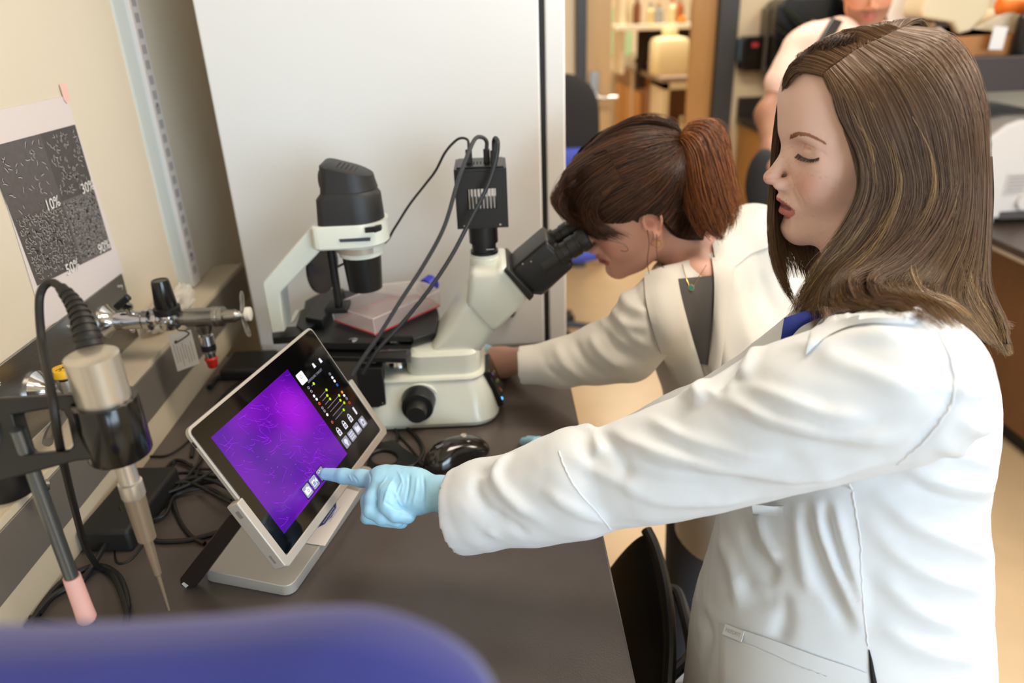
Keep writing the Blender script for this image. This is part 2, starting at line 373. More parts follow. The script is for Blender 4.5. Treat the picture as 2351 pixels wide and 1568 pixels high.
# cells: spindle-shaped outlines, one printed-flat layer
def flatline(mb, pts, wd, o):
    P = np.asarray(pts); n = len(P)
    for i in range(n - 1):
        d = P[i + 1] - P[i]; L = np.hypot(*d) + 1e-9; nn = np.array([-d[1], d[0]]) / L; w0 = wd[i] if hasattr(wd, '__len__') else wd; w1 = wd[i + 1] if hasattr(wd, '__len__') else wd
        mb.add([scr(*(P[i] + nn * w0), o), scr(*(P[i] - nn * w0), o), scr(*(P[i + 1] - nn * w1), o), scr(*(P[i + 1] + nn * w1), o)], [(0, 1, 2, 3)])
lt, dk = MB(), MB(); cr_ = random.Random(11)
for k in range(135):
    u, v = cr_.uniform(U0 + .006, U1 - .006), cr_.uniform(V0 + .006, V1 - .006); a = cr_.gauss(2.4, .55); L = cr_.uniform(.003, .011); bend = cr_.gauss(0, .14)
    ts = np.linspace(-1, 1, 8); base = [(u + L * t * math.cos(a + bend * t), v + L * t * math.sin(a + bend * t)) for t in ts]
    for s_, mb in ((1, lt), (-1, dk)):
        off = np.array([-math.sin(a), math.cos(a)]) * s_; wsp = cr_.uniform(.0004, .0010)
        P = [np.array(p) + off * wsp * (1 - t * t) for p, t in zip(base, ts)]
        P = [p for p in P if U0 < p[0] < U1 and V0 < p[1] < V1]
        if len(P) > 2: flatline(mb, P, .00008 + .00004 * cr_.random(), .0001)
for k in range(26):
    u, v = cr_.uniform(U0 + .006, U1 - .006), cr_.uniform(V0 + .006, V1 - .006)
    lt.add([scr(u + .0006 * math.cos(t), v + .0006 * math.sin(t), .0001) for t in np.linspace(0, 2 * PI, 8, endpoint=False)], [tuple(range(8))])
tag(lt.build('cell_outline', emis('cell_highlight', '#9d1ee6', .55), tab, smooth=False), kind='stuff')
tag(dk.build('cell_shadow_line', emis('cell_dark', '#3a0890', .42), tab, smooth=False), kind='stuff')
# user interface
m_tile = emis('ui_tile_grey', '#878ca6', .22); m_key = emis('ui_glyph_pale', '#cdd1e6', .30); m_lime = emis('ui_slider_lime', '#9fc024', .5); m_line = emis('ui_line_grey', '#7a7f90', .25); m_tblk = mat('ui_black', '#040404', .1)
def poly(mb, P, o=.0002): mb.add([scr(p[0], p[1], o) for p in P], [tuple(range(len(P)))])
def rect(mb, u, v, hu, hv, o=.0002): poly(mb, [(u - hu, v - hv), (u + hu, v - hv), (u + hu, v + hv), (u - hu, v + hv)], o)
def disc(mb, u, v, r, o=.0003, n=14, r2=None):
    if r2 is None: poly(mb, [(u + r * math.cos(t), v + r * math.sin(t)) for t in np.linspace(0, 2 * PI, n, endpoint=False)], o)
    else:
        T = np.linspace(0, 2 * PI, n + 1); flatline(mb, [(u + (r + r2) / 2 * math.cos(t), v + (r + r2) / 2 * math.sin(t)) for t in T], (r - r2) / 2, o)
def tile(cx, cy, glyph, s=.0085):
    u, v = uv(cx, cy); b = MB(); rect(b, u, v, s * 1.13, s * 1.13, .00005); b.build('button_border', m_tblk, tab, smooth=False)
    b = MB(); b.add(rr2(u - s, u + s, v - s, v + s, .0018, .0001), [tuple(range(24))]); t_ = b.build('app_button', m_tile, tab, smooth=False)
    g = MB(); glyph(g, u, v); g.build('glyph', m_key, t_, smooth=False)
    if glyph in (g_cam, g_vid, g_case):
        g = MB(); disc(g, u + .001, v - .0008, .0022, .0004, 14, .0013) if glyph is g_cam else rect(g, u - (.0015 if glyph is g_vid else 0), v - .001, .0026, .0026, .0004); g.build('glyph_detail', m_tile, t_, smooth=False)
def g_cam(g, u, v): rect(g, u, v - .0008, .0058, .0038, .0002); rect(g, u + .001, v + .0036, .002, .001, .0002); disc(g, u + .001, v - .0008, .0026, .0003)
def g_vid(g, u, v): rect(g, u - .0015, v - .0005, .0038, .0040, .0002); poly(g, [(u + .003, v - .001), (u + .0062, v - .0035), (u + .0062, v + .0035), (u + .003, v + .001)])
def g_gear(g, u, v):
    disc(g, u, v, .0048, .0002, 20, .0024)
    for k in range(8): a = k * PI / 4; poly(g, [(u + .0044 * math.cos(a - .2), v + .0044 * math.sin(a - .2)), (u + .0064 * math.cos(a - .12), v + .0064 * math.sin(a - .12)), (u + .0064 * math.cos(a + .12), v + .0064 * math.sin(a + .12)), (u + .0044 * math.cos(a + .2), v + .0044 * math.sin(a + .2))])
def g_bulb(g, u, v): disc(g, u, v + .001, .0042); rect(g, u, v - .0042, .0018, .0018)
def g_grid(g, u, v):
    for i in (-1, 0, 1):
        for j in (-1, 0, 1): rect(g, u + i * .004, v + j * .004, .0013, .0013)
def g_fold(g, u, v): rect(g, u, v - .001, .0055, .0036); rect(g, u - .003, v + .0036, .002, .001); 
def g_case(g, u, v): rect(g, u, v - .001, .0045, .0045); rect(g, u, v + .0044, .002, .001)
for (cx, cy, g) in ((708, 1124, g_cam), (722, 1104, g_vid), (737, 1084, g_gear), (796, 1016, g_bulb), (809, 997, g_grid), (820, 982, g_fold), (832, 967, g_case)): pass
for (zx, zy, g) in ((290, 1420, g_cam), (357, 1335, g_vid), (427, 1250, g_gear), (675, 935, g_bulb), (732, 868, g_grid), (785, 800, g_fold), (838, 735, g_case)):
    tile(640 + zx * .22968, 800 + zy * .22968, g, .0078)
zz = lambda x, y: uv(640 + x * .22968, 800 + y * .22968)
b = MB(); u, v = zz(230, 295); b.add(rr2(u - .0085, u + .0085, v - .0085, v + .0085, .0018, .0001), [tuple(range(24))]); rb = b.build('power_button', emis('ui_tile_white', '#cdd2dc', .35), tab, smooth=False)
g = MB(); disc(g, u, v + .002, .0028, .0002, 14, .0020); g.build('glyph', m_line, rb, smooth=False)
for x, y in ((350, 170), (415, 120)):
    u, v = zz(x, y); g = MB(); poly(g, [(u - .003, v - .0035), (u + .003, v - .0035), (u + .0018, v + .0035), (u - .0018, v + .0035)]); g.build('lamp_icon', m_key, tab, smooth=False)
for i, (x0, y0, x1, y1) in enumerate(((330, 375, 348, 352), (410, 490, 476, 415), (437, 525, 484, 470), (463, 562, 512, 505), (488, 600, 602, 470), (513, 635, 615, 518), (540, 675, 653, 543), (567, 710, 648, 614))):
    a, c_ = zz(x0, y0), zz(x1, y1); g = MB(); flatline(g, [a, c_], .00035, .00015); sl = g.build('slider_track', m_line, tab, smooth=False)
    g = MB(); disc(g, *c_, .0022, .0003); g.build('slider_knob', m_lime, sl, smooth=False)
for x, y, c_ in ((297, 393, '#8f95a8'), (325, 428, '#8f95a8'), (352, 475, '#e9ecff'), (378, 508, '#e9ecff'), (405, 550, '#e0592c'), (436, 595, '#8f95a8'), (457, 625, '#8f95a8'), (484, 662, '#e9ecff'), (534, 737, '#cf4a38'), (510, 255, '#8f95a8'), (535, 292, '#e9ecff'), (557, 325, '#e9ecff'), (583, 365, '#3f6fd0'), (632, 437, '#f08a2c'), (653, 470, '#e9ecff'), (678, 500, '#8f95a8'), (705, 542, '#c8443a')):
    u, v = zz(x, y); g = MB(); r2 = .0013 if c_ in ('#8f95a8', '#3f6fd0', '#cf4a38', '#c8443a', '#e0592c') else None; disc(g, u, v, .0022, .0002, 12, r2); g.build('setting_icon', emis('ui_' + c_[1:], c_, .35), tab, smooth=False)
for x, y in ((602, 830), (658, 762), (712, 695)):
    u, v = zz(x, y); g = MB(); rect(g, u, v - .002, .0042, .0042); flatline(g, [(u - .0026, v + .002), (u - .0026, v + .0045), (u, v + .0068), (u + .0026, v + .0045), (u + .0026, v + .002)], .0006, .0002); lk = g.build('padlock_icon', m_key, tab, smooth=False)
    g = MB(); disc(g, u, v - .002, .0026, .0003, 12, .0012); g.build('ring', m_tblk, lk, smooth=False)
a, c_ = zz(738, 590), zz(782, 655); g = MB(); flatline(g, [a, c_], .0020, .0002); g.build('toggle_bar', m_key, tab, smooth=False)
u, v = zz(362, 272); textmesh('caption', 'EXPOSURE TARGET', .0048, scr(u, v, .0002), TW, TH, m_line, tab, depth=.00005)
# faint side port marks
MB().prism([scr(.0008, .18, -.0035), scr(.0008, .18, -.0055), scr(.0008, .172, -.0055), scr(.0008, .172, -.0035)], TW * -.0006).build('side_port', m_blk, tab)

dock = thing('tablet_dock', 'silver dock with a wedge foot and dark hinge arm holding the touch tablet', 'stand', onz(600, 1300, BZ))
# cradle: U frame around the tablet's lower half
def cr_prism(pts, o0, o1): return MB().prism([scr(u, v, o0) for u, v in pts], TO * (o1 - o0))
cr_prism([(-.0075, .094), (.0045, .094), (.0045, .003), (.2955, .003), (.2955, .094), (.3075, .094), (.3075, -.0035), (.302, -.0085), (-.002, -.0085), (-.0075, -.0035)], -.0165, .0016).build('cradle', m_silver, dock, bevel=.0016, seg=3)
MB().prism([scr(-.0076, .084, -.004), scr(-.0076, .084, -.0095), scr(-.0076, .074, -.0095), scr(-.0076, .074, -.004)], TW * -.0003).prism([scr(-.0076, .016, -.007), scr(-.0076, .016, -.010), scr(-.0076, .004, -.010), scr(-.0076, .004, -.007)], TW * -.0003).build('rubber_plug', mat('taupe_plug', '#7d766e', .5), dock)
# wedge foot
A0 = onz(672, 1374, BZ); fN = np.array([-.955, .297, 0.]); fN /= np.linalg.norm(fN); fW = np.array([fN[1] * -1 * -1, -fN[0], 0])
fW = TW
def foot(u, n_, z): return np.array([A0[0], A0[1], 0]) + fW * u + fN * n_ + np.array([0, 0, z])
def frr(u0, u1, n0, n1, r, zf, k=5):
    out = []
    for (cu, cn, a0) in ((u1 - r, n1 - r, 0), (u0 + r, n1 - r, 90), (u0 + r, n0 + r, 180), (u1 - r, n0 + r, 270)):
        for i in range(k + 1):
            a = math.radians(a0 + 90 * i / k); uu, nn = cu + r * math.cos(a), cn + r * math.sin(a); out.append(foot(uu, nn, zf(nn)))
    return out
MB().loft([frr(.002, .278, .002, .138, .014, lambda n: BZ), frr(0, .28, 0, .140, .015, lambda n: BZ + .003), frr(0, .28, 0, .140, .015, lambda n: BZ + .0185 + n * .03)]).build('foot', m_silver, dock, bevel=.0012)
# hinge arms on both ends
m_arm = mat('dark_brown_black_arm', '#241d1a', .3)
for k, sh in enumerate((.028, .245)):
    P0 = TB + TW * .028; D = TW * (sh - .028)
    pl = [onp(*p, P0, TW) for p in ((412, 1330), (414, 1345), (428, 1352), (446, 1350), (457, 1338), (559, 1200), (560, 1188), (550, 1179), (536, 1177), (526, 1182))]
    ar = MB().prism([p + D for p in pl], TW * .016).build('hinge_arm', m_arm, dock, bevel=.0015)
    if k == 0:
        t4 = [onp(*p, P0, TW) - TW * .0006 for p in ((417, 1340), (422, 1336), (433, 1344), (427, 1349))]
        MB().prism(t4, TW * .0004).build('pale_sticker', mat('pale_sticker', '#c9c6c0', .5), ar, smooth=False)
hb = onp(545, 1165, TB + TW * .028, TW)
MB().cyl(hb - TW * .002, hb + TW * .235, .0085).build('hinge_barrel', m_chrome, dock)
MB().prism([scr(.03, .03, -.0165), scr(.27, .03, -.0165), scr(.27, .085, -.0165), scr(.03, .085, -.0165)], -TO * .012).build('hinge_plate', m_silver, dock, bevel=.002)
# leaflet lying on the dock foot
zp = BZ + .0205
def onfoot(px, py): return onp(px, py, foot(0, 0, BZ + .0195), np.cross(TW, foot(0, 1, .03) - foot(0, 0, 0)) / 1.0)
lf = thing('folded_leaflet', 'white leaflet with a dark blue printed arc lying on the dock foot under the tablet', 'leaflet', onfoot(760, 1190))
LP = [onfoot(*p) for p in ((560, 1214), (700, 1247), (746, 1254), (824, 1130), (700, 1095))]
MB().prism([p + np.array([0, 0, .0004]) for p in LP], (0, 0, .0006)).build('sheet', mat('leaflet_paper', '#e6dbd3', .7), lf, smooth=False)
arc = [onfoot(*p) for p in ((727, 1214), (745, 1205), (762, 1188), (772, 1168), (772, 1155), (769, 1152), (735, 1190), (715, 1214))]
ab = MB().prism([p + np.array([0, 0, .0011]) for p in arc], (0, 0, .0001)).build('printed_arc', mat('leaflet_navy', '#27336b', .6), lf, smooth=False)
tx = onfoot(740, 1200); dx = onfoot(768, 1160) - tx; L_ = np.linalg.norm(dx); dx /= L_; dy = np.cross((0, 0, 1), dx)
mt = mat('leaflet_print', '#b9bfd8', .6)
for k in range(3):
    s0 = onfoot(741 + k * 7, 1206 - k * 1); 
    mb = MB()
    for j in range(9): p = s0 + dx * (.004 + j * .0042) + np.array([0, 0, .0013]); mb.prism([p, p + dx * .003, p + dx * .003 + dy * .0016, p + dy * .0016], (0, 0, .0001))
    mb.build('print_line', mt, ab, smooth=False)

# ================================================================== POSTER ON WALL
po = thing('wall_printout', 'paper printout of four cell-density micrographs taped to the wall', 'poster', (XW + .002, 1.19, 1.2))
PX = XW + .0015
pp = [onx(*p, PX) for p in ((-25, 304), (150, 222), (290, 648), (215, 700), (104, 752), (45, 560))]
pp = [onx(*p, PX) for p in ((-60, 322), (0, 258), (152, 222), (287, 640), (237, 690), (104, 752))]
MB().prism([onx(*p, PX) for p in ((-48, 262), (152, 220), (286, 630), (232, 684), (172, 718), (104, 752))], (-.0008, 0, 0)).build('sheet', mat('printer_paper', '#ddd2cf', .75), po, smooth=False)
IMG = [onx(*p, PX + .0006) for p in ((-32, 340), (172, 286), (256, 573), (86, 656))]  # TL TR BR BL
ybl = (IMG[0][1] + IMG[3][1]) / 2; ytr = (IMG[1][1] + IMG[2][1]) / 2; zb_ = (IMG[2][2] + IMG[3][2]) / 2; zt_ = (IMG[0][2] + IMG[1][2]) / 2
gx = PX + .0008
def pm(s, t, o=0): # s 0..1 left->right, t 0..1 bottom->top on the micrograph
    a = IMG[3] + (IMG[2] - IMG[3]) * s; b = IMG[0] + (IMG[1] - IMG[0]) * s; p = a + (b - a) * t; return np.array([gx + o, p[1], p[2]])
for nm, s0, s1, t0, t1, c_ in (('micrograph_10', 0, .56, .50, 1, '#5a5352'), ('micrograph_30', .56, 1, .50, 1, '#4c4645'), ('micrograph_50', 0, .56, 0, .50, '#554e4c'), ('micrograph_90', .56, 1, 0, .50, '#6b6462')):
    MB().prism([pm(s0, t0), pm(s1, t0), pm(s1, t1), pm(s0, t1)], (-.0004, 0, 0)).build('micrograph', mat(nm, c_, .45, noise=.12, nscale=120), po, smooth=False)
wl, bl = MB(), MB(); pr = random.Random(5)
def pcell(s, t, L, a, wd, spr):
    ts = np.linspace(-1, 1, 5); be = pr.gauss(0, .35)
    for sg, mb in ((1, wl), (-1, bl)):
        P = []
        for k in ts:
            aa = a + be * k; P.append((s + L * k * math.cos(aa) - math.sin(aa) * spr * (1 - k * k) * sg, t + (L * k * math.sin(aa) + math.cos(aa) * spr * (1 - k * k) * sg) * .9))
        for i in range(4):
            d = np.array([P[i + 1][0] - P[i][0], P[i + 1][1] - P[i][1]]); d /= np.linalg.norm(d) + 1e-9; nn = np.array([-d[1], d[0]]) * wd
            mb.add([pm(P[i][0] + nn[0], P[i][1] + nn[1], .0003), pm(P[i][0] - nn[0], P[i][1] - nn[1], .0003), pm(P[i + 1][0] - nn[0], P[i + 1][1] - nn[1], .0003), pm(P[i + 1][0] + nn[0], P[i + 1][1] + nn[1], .0003)], [(0, 1, 2, 3)])
for n_, s0, s1, t0, t1, L in ((42, .02, .54, .52, .98, .03), (110, .57, .99, .52, .98, .026), (480, .02, .55, .02, .50, .022), (1000, .57, .99, .02, .49, .012)):
    for k in range(n_): pcell(pr.uniform(s0 + L * .5, s1 - L * .5), pr.uniform(t0 + L * .5, t1 - L * .5), L * pr.uniform(.5, 1), pr.gauss(1.9, .7), .0022, .0045)
tag(wl.build('cell_outline', mat('print_white', '#cfc9c6', .6), po, smooth=False), kind='stuff')
tag(bl.build('cell_outline_dark', mat('print_black', '#2a2625', .6), po, smooth=False), kind='stuff')
UYp = pm(0, 1) - pm(0, 0); UYp /= np.linalg.norm(UYp); UXp = pm(1, 0) - pm(0, 0); UXp /= np.linalg.norm(UXp)
for tx_, px, py in (('10%', 121, 468), ('30%', 201, 430), ('50%', 167, 613), ('90%', 239, 567)):
    p = onx(px, py, gx + .0016); textmesh('percent_label', tx_, .0245, p, (0, 1, 0), (0, 0, 1), mat('label_white', '#eeeae6', .6), po, depth=.0001)
tp = [onx(*p, PX + .001) for p in ((136, 193), (152, 192), (160, 226), (154, 238), (147, 230))]
tag(MB().prism(tp, (.0006, 0, 0)).build('tape_strip', mat('pink_tape', '#efc3b6', .6), None, smooth=False), 'small strip of pale pink tape at the printout\'s top corner', 'tape')

# ================================================================== TAPS ON THE WALL
FL = onx(238, 738, XW); fy, fz = FL[1], FL[2]
def X(px, py): return ony(px, py, fy)[0]
gt = thing('gas_tap', 'chrome gas tap with black regulator knob and clear winged handle, sticking out of the wall', 'tap', (XW, fy, fz))
ax = (1, 0, 0); P0 = np.array([XW, fy, fz])
MB().rev(P0, ax, [(.004, .030), (.007, .030), (.012, .024), (.020, .018), (.024, .0165)]).build('flange', m_chrome, gt)
MB().rev(P0, ax, [(.018, .0165), (.070, .0165), (.074, .0195), (.083, .0195), (.085, .014), (.086, .008)]).rev(P0, ax, [(.084, .0105), (.094, .0105), (.095, .0085), (.104, .0085)], 6).build('inlet_body', m_chrome, gt)
c = P0 + (.052, 0, 0)
hd = MB().rev(c, (0, -.25, 1), [(.012, .006), (.024, .006), (.026, .009), (.030, .009)]).build('valve_stem', m_chrome, gt)
MB().obox(c + (-.008, -.004, .036), (.8, 0, .6), (0, 1, 0), (-.6, 0, .8), .034, .011, .012).build('lever', m_blk, gt, bevel=.003)
c = P0 + (.115, 0, 0)
MB().rev(c, (0, 0, 1), [(-.017, .016), (-.013, .0185), (.010, .0185), (.013, .017)]).rev(c + (-.004, -.017, -.001), (0, -1, 0), [(0, .0055), (.004, .0055), (.004, .0035), (.002, .003)], 14).build('regulator_body', m_chrome, gt)
MB().rev(c, (0, 0, 1), [(.011, .0225), (.022, .0225), (.024, .019)]).build('lock_ring', m_blk, gt)
kn = MB().rev(c, (0, 0, 1), [(.023, .0185), (.030, .0185), (.068, .0150), (.072, .0138), (.0722, .0115), (.0712, .011)], 32)
kn.build('regulator_knob', m_blkgl, gt)
MB().rev(P0, ax, [(.132, .010), (.136, .013), (.144, .0135), (.146, .0165), (.190, .0165), (.193, .0185), (.200, .0185), (.202, .0175), (.206, .0185), (.212, .0175), (.214, .012), (.232, .0115), (.234, .009), (.244, .006)]).build('valve_body', m_steel, gt)
tx = P0 + (.172, 0, -.012)
MB().rev(tx, (0, 0, -1), [(0, .016), (.010, .0145), (.020, .010), (.022, .009)]).build('outlet_neck', m_steel, gt)
MB().rev(tx, (0, 0, -1), [(.021, .008), (.023, .0125), (.040, .0130), (.041, .0115)]).rev(tx, (0, 0, -1), [(.051, .012), (.056, .012), (.058, .0095), (.068, .0085), (.069, .006)]).build('quick_coupler', m_chrome, gt)
MB().rev(tx, (0, 0, -1), [(.0405, .0128), (.0515, .0128)]).build('coupler_ring', m_blk, gt)
MB().rev(tx, (0, 0, -1), [(.066, .0095), (.068, .0115), (.071, .0115), (.072, .0100), (.085, .0088), (.086, .008)]).build('red_cap', mat('red_cap', '#c22a1c', .4), gt)
m_clear = mat('clear_acrylic', '#f2ede2', .08, trans=.85)
wg = MB(); hc = P0 + (.252, 0, .002)
for s_ in (1, -1):
    prf = [(0, .004), (.010, .010), (.026, .012), (.038, .009), (.043, .003), (.043, -.003), (.036, -.006), (.02, -.005), (0, -.005)]
    wg.prism([hc + np.array([(-.010 + .006 * (a / .043)), b_ * s_ - .0, a * s_]) for a, b_ in prf], (.0035, .0, 0))
wg.build('winged_handle', m_clear, gt, bevel=.0012)
MB().rev(P0 + (.238, 0, .002), ax, [(0, .006), (.012, .006), (.0125, .0125), (.020, .0125), (.0215, .010)]).build('handle_hub', mat('white_button', '#e7e1d3', .4), gt)

vt = thing('vacuum_tap', 'vacuum tap with yellow VAC button on a chrome flange, behind the clamped probe', 'tap', (XW, .988, 1.118))
V0_ = np.array([XW, .988, 1.118])
MB().rev(V0_, ax, [(.004, .030), (.008, .030), (.013, .024), (.020, .016), (.024, .013)]).build('flange', m_chrome, vt)
MB().rev(V0_, ax, [(.022, .013), (.034, .0145)], 6).rev(V0_, ax, [(.034, .0125), (.066, .0125), (.070, .009)]).rev(V0_ + (.052, 0, 0), (0, 0, 1), [(-.014, .013), (.010, .0135), (.018, .0125), (.020, .010), (.024, .010)]).build('valve_body', m_steel, vt)
bb = MB().rev(V0_ + (.052, 0, 0), (0, 0, 1), [(.024, .0165), (.0335, .0165), (.035, .0155)]).build('yellow_button', mat('yellow_button', '#edbb1e', .45), vt)
textmesh('vac_lettering', 'VAC', .0105, V0_ + (.052, 0, .0354), (-.25, -.97, 0), (.97, -.25, 0), mat('ink_dark', '#3a3320', .6), bb, depth=.0001)
n0 = V0_ + (.052, 0, -.012)
MB().tube([n0, n0 + (0, -.02, -.012), n0 + (.01, -.08, -.012), n0 + (.02, -.11, -.012)], .007).build('outlet', m_steel, vt)
hbp = onx(20, 1120, -.615)
hb_ = thing('hose_barb', 'ribbed grey hose barb of a tap at the left picture edge', 'fitting', onx(-20, 1130, XW + .02))
hs = onx(-30, 1130, -.655); he = onx(116, 1113, -.595)
pf = [(0, .009)]
Lb = np.linalg.norm(he - hs)
for k in range(7): pf += [(Lb * (.3 + k * .1), .0058), (Lb * (.3 + k * .1) + .002, .0085), (Lb * (.39 + k * .1), .0058)]
MB().rev(hs, he - hs, pf).build('barb', m_steel, hb_)
MB().cyl((XW + .003, hs[1], hs[2]), hs + np.array([.004, 0, 0]), .013, .010).build('flange', m_chrome, hb_)
# hang tag
ht = thing('hang_tag', 'small printed paper tag hanging by a black string from the gas tap', 'tag', ony(430, 760, fy - .01))
TP = [ony(*p, fy - .012) for p in ((384, 768), (438, 757), (458, 835), (408, 853))]
MB().prism(TP, (0, .0006, 0)).build('card', mat('tag_card', '#d9d3cb', .7), ht, smooth=False)
e1, e2 = TP[1] - TP[0], TP[3] - TP[0]; mb = MB()
for k in range(7):
    for j in range(1):
        a0 = TP[0] + e1 * (.12 + .12 * k) + e2 * (.28 + .05 * (k % 3)); a1 = a0 + e2 * (.5 - .06 * (k % 2)); w_ = e1 / np.linalg.norm(e1) * .0009
        mb.add([a0 + (0, -.0003, 0), a0 + w_ + (0, -.0003, 0), a1 + w_ + (0, -.0003, 0), a1 + (0, -.0003, 0)], [(0, 1, 2, 3)])
tag(mb.build('fine_print', mat('tag_print', '#8b857d', .7), ht, smooth=False), kind='stuff')
MB().tube([ony(*p, fy - .018) for p in ((402, 745), (408, 757), (425, 760), (434, 766), (424, 775), (408, 785), (403, 788), (402, 784), (406, 783))], .0011, 6).build('string', m_rub, ht)

# crumpled plastic bag of fittings on the raceway ledge
bagc = np.array([-.665, 1.40, 1.058])
bg = thing('plastic_bag', 'crumpled clear plastic bag of small metal fittings on the raceway ledge', 'bag', bagc)
mbb = MB(); mbb.ball((0, 0, 0), 1, 40, 26); V = np.array(mbb.v)
def fbm(V, s, seed=0, oct=4):
    out = np.zeros(len(V)); r_ = np.random.default_rng(seed)
    for o_ in range(oct):
        for k in range(5):
            d = r_.normal(size=3); d /= np.linalg.norm(d); out += np.sin(V @ d * s * 2 ** o_ * 2 * PI + r_.uniform(0, 6.28)) / (5 * 1.6 ** o_)
    return out
rr_ = 1 + .20 * np.abs(fbm(V, .9, 3)) + .12 * fbm(V, 2.2, 4)
V = V * rr_[:, None] * np.array([.030, .088, .026]); V[:, 2] = np.maximum(V[:, 2] + .022, .0005)
V[:, 2] += np.clip((V[:, 1] - .05) * .35, 0, 1); V = V + bagc
newobj('bag_film', V, mbb.f, mat('clear_crinkled_film', '#efe9df', .12, alpha=.6, spec=.9, bump=.6, bscale=90), bg, angle=25)
r_ = random.Random(3)
for k in range(14):
    c = bagc + (r_.uniform(-.014, .014), r_.uniform(-.055, .035), r_.uniform(.012, .028))
    MB().rev(c, (r_.uniform(-1, 1), r_.uniform(-1, 1), r_.uniform(-1, 1)), [(0, .006), (.003, .006), (.003, .003), (0, .003)], 6, cap=False).rev(c, (r_.uniform(-1, 1), r_.uniform(-1, 1), .3), [(0, .0025), (.014, .0025)], 8).build('fitting', m_steel, bg)

# ================================================================== CLAMPED PROBE (foreground left)
PD = .70
q0, q1 = at(198, 780, PD), at(264, 1058, PD); prz = np.array([0, 0, -1.])
pc = at(247, 940, PD)          # probe axis passes here, vertical
def paxis(z): return np.array([pc[0], pc[1], z])
pz = lambda px, py: ony(px, py, pc[1])[2]
zt1, zt2, zc1, zc2 = pz(213, 812), pz(228, 905), pz(240, 925), pz(268, 1040)
pb_ = thing('ultrasonic_probe', 'silver handheld probe with stepped metal tip held upright in a black clamp', 'probe', paxis(ony(375, 1400, pc[1])[2]))
m_dull = mat('dull_probe_metal', '#c9c2b6', .32, metal=.75)
MB().rev(paxis(zt1), (0, 0, -1), [(0, .020), (.002, .0235), (.05, .0235), (zt1 - zc2 + .002, .0235)]).build('housing', m_dull, pb_)
lab = MB()
for a0, a1, z0, z1 in ((-.15, .95, .048, .075), (1.9, 2.6, .048, .078)):
    n_ = 10; V = []
    for i in range(n_ + 1):
        a = -PI / 2 + a0 - .2 + (a1 - a0) * i / n_ + .2
        for zz_ in (z0, z1): V.append(paxis(zt1 - zz_) + np.array([math.cos(a), math.sin(a), 0]) * .0238)
    lab.add(V, [(2 * i, 2 * i + 2, 2 * i + 3, 2 * i + 1) for i in range(n_)])
lab.build('paper_label', mat('probe_label', '#e8e6e6', .6), pb_)
zn = zc2
zq = [pz(a, b) for a, b in ((265, 1062), (281, 1105), (290, 1148), (318, 1240), (330, 1250), (345, 1325), (375, 1402))]
MB().rev(paxis(zn), (0, 0, -1), [(0, .0095), (zn - zq[1], .0095), (zn - zq[1] + .001, .0115), (zn - zq[2] - .006, .0115), (zn - zq[2] - .004, .0105)]).build('front_sleeve', m_dull, pb_)
m_horn = mat('brownish_horn_metal', '#8e7f6c', .4, metal=.6)
MB().rev(paxis(zq[2] + .008), (0, 0, -1), [(0, .0105), (zq[2] - zq[3] + .006, .0092), (zq[2] - zq[3] + .008, .0050), (zq[2] - zq[5] + .004, .0038), (zq[2] - zq[5] + .006, .0022), (zq[2] - zq[6] + .008, .0012)]).build('stepped_tip', m_horn, pb_)
# cable with ribbed strain relief
sr = [at(*p) for p in ((205, 795, PD), (196, 760, PD), (183, 722, PD + .005), (165, 690, PD + .01), (140, 660, PD + .015))]
mb = MB(); C_ = catmull(sr, 8); 
mb.tube(sr, [.0125, .0105, .0085, .0070, .0055], 14)
for k in range(4, len(C_) - 2, 3):
    d = C_[k + 1] - C_[k]; mb.rev(C_[k], d, [(-.0012, .0135 - .00023 * k), (.0018, .0135 - .00023 * k)], 16)
mb.build('strain_relief', m_rub, pb_)
cb = [sr[-1], at(118, 648, PD + .02), at(98, 662, PD + .02), at(90, 700, PD + .02), at(97, 790, PD + .01), at(118, 900, PD - .03), at(133, 1000, PD - .02), at(152, 1090, PD + .05), at(172, 1170, PD + .12), at(195, 1250, PD + .22), onz(225, 1300, BZ + .012), onz(262, 1325, BZ + .006), onz(288, 1390, BZ + .006), onz(290, 1440, BZ + .006), onz(270, 1500, BZ + .006)]
MB().tube(cb, .0040, 8, 8).build('cable', m_rub, pb_)
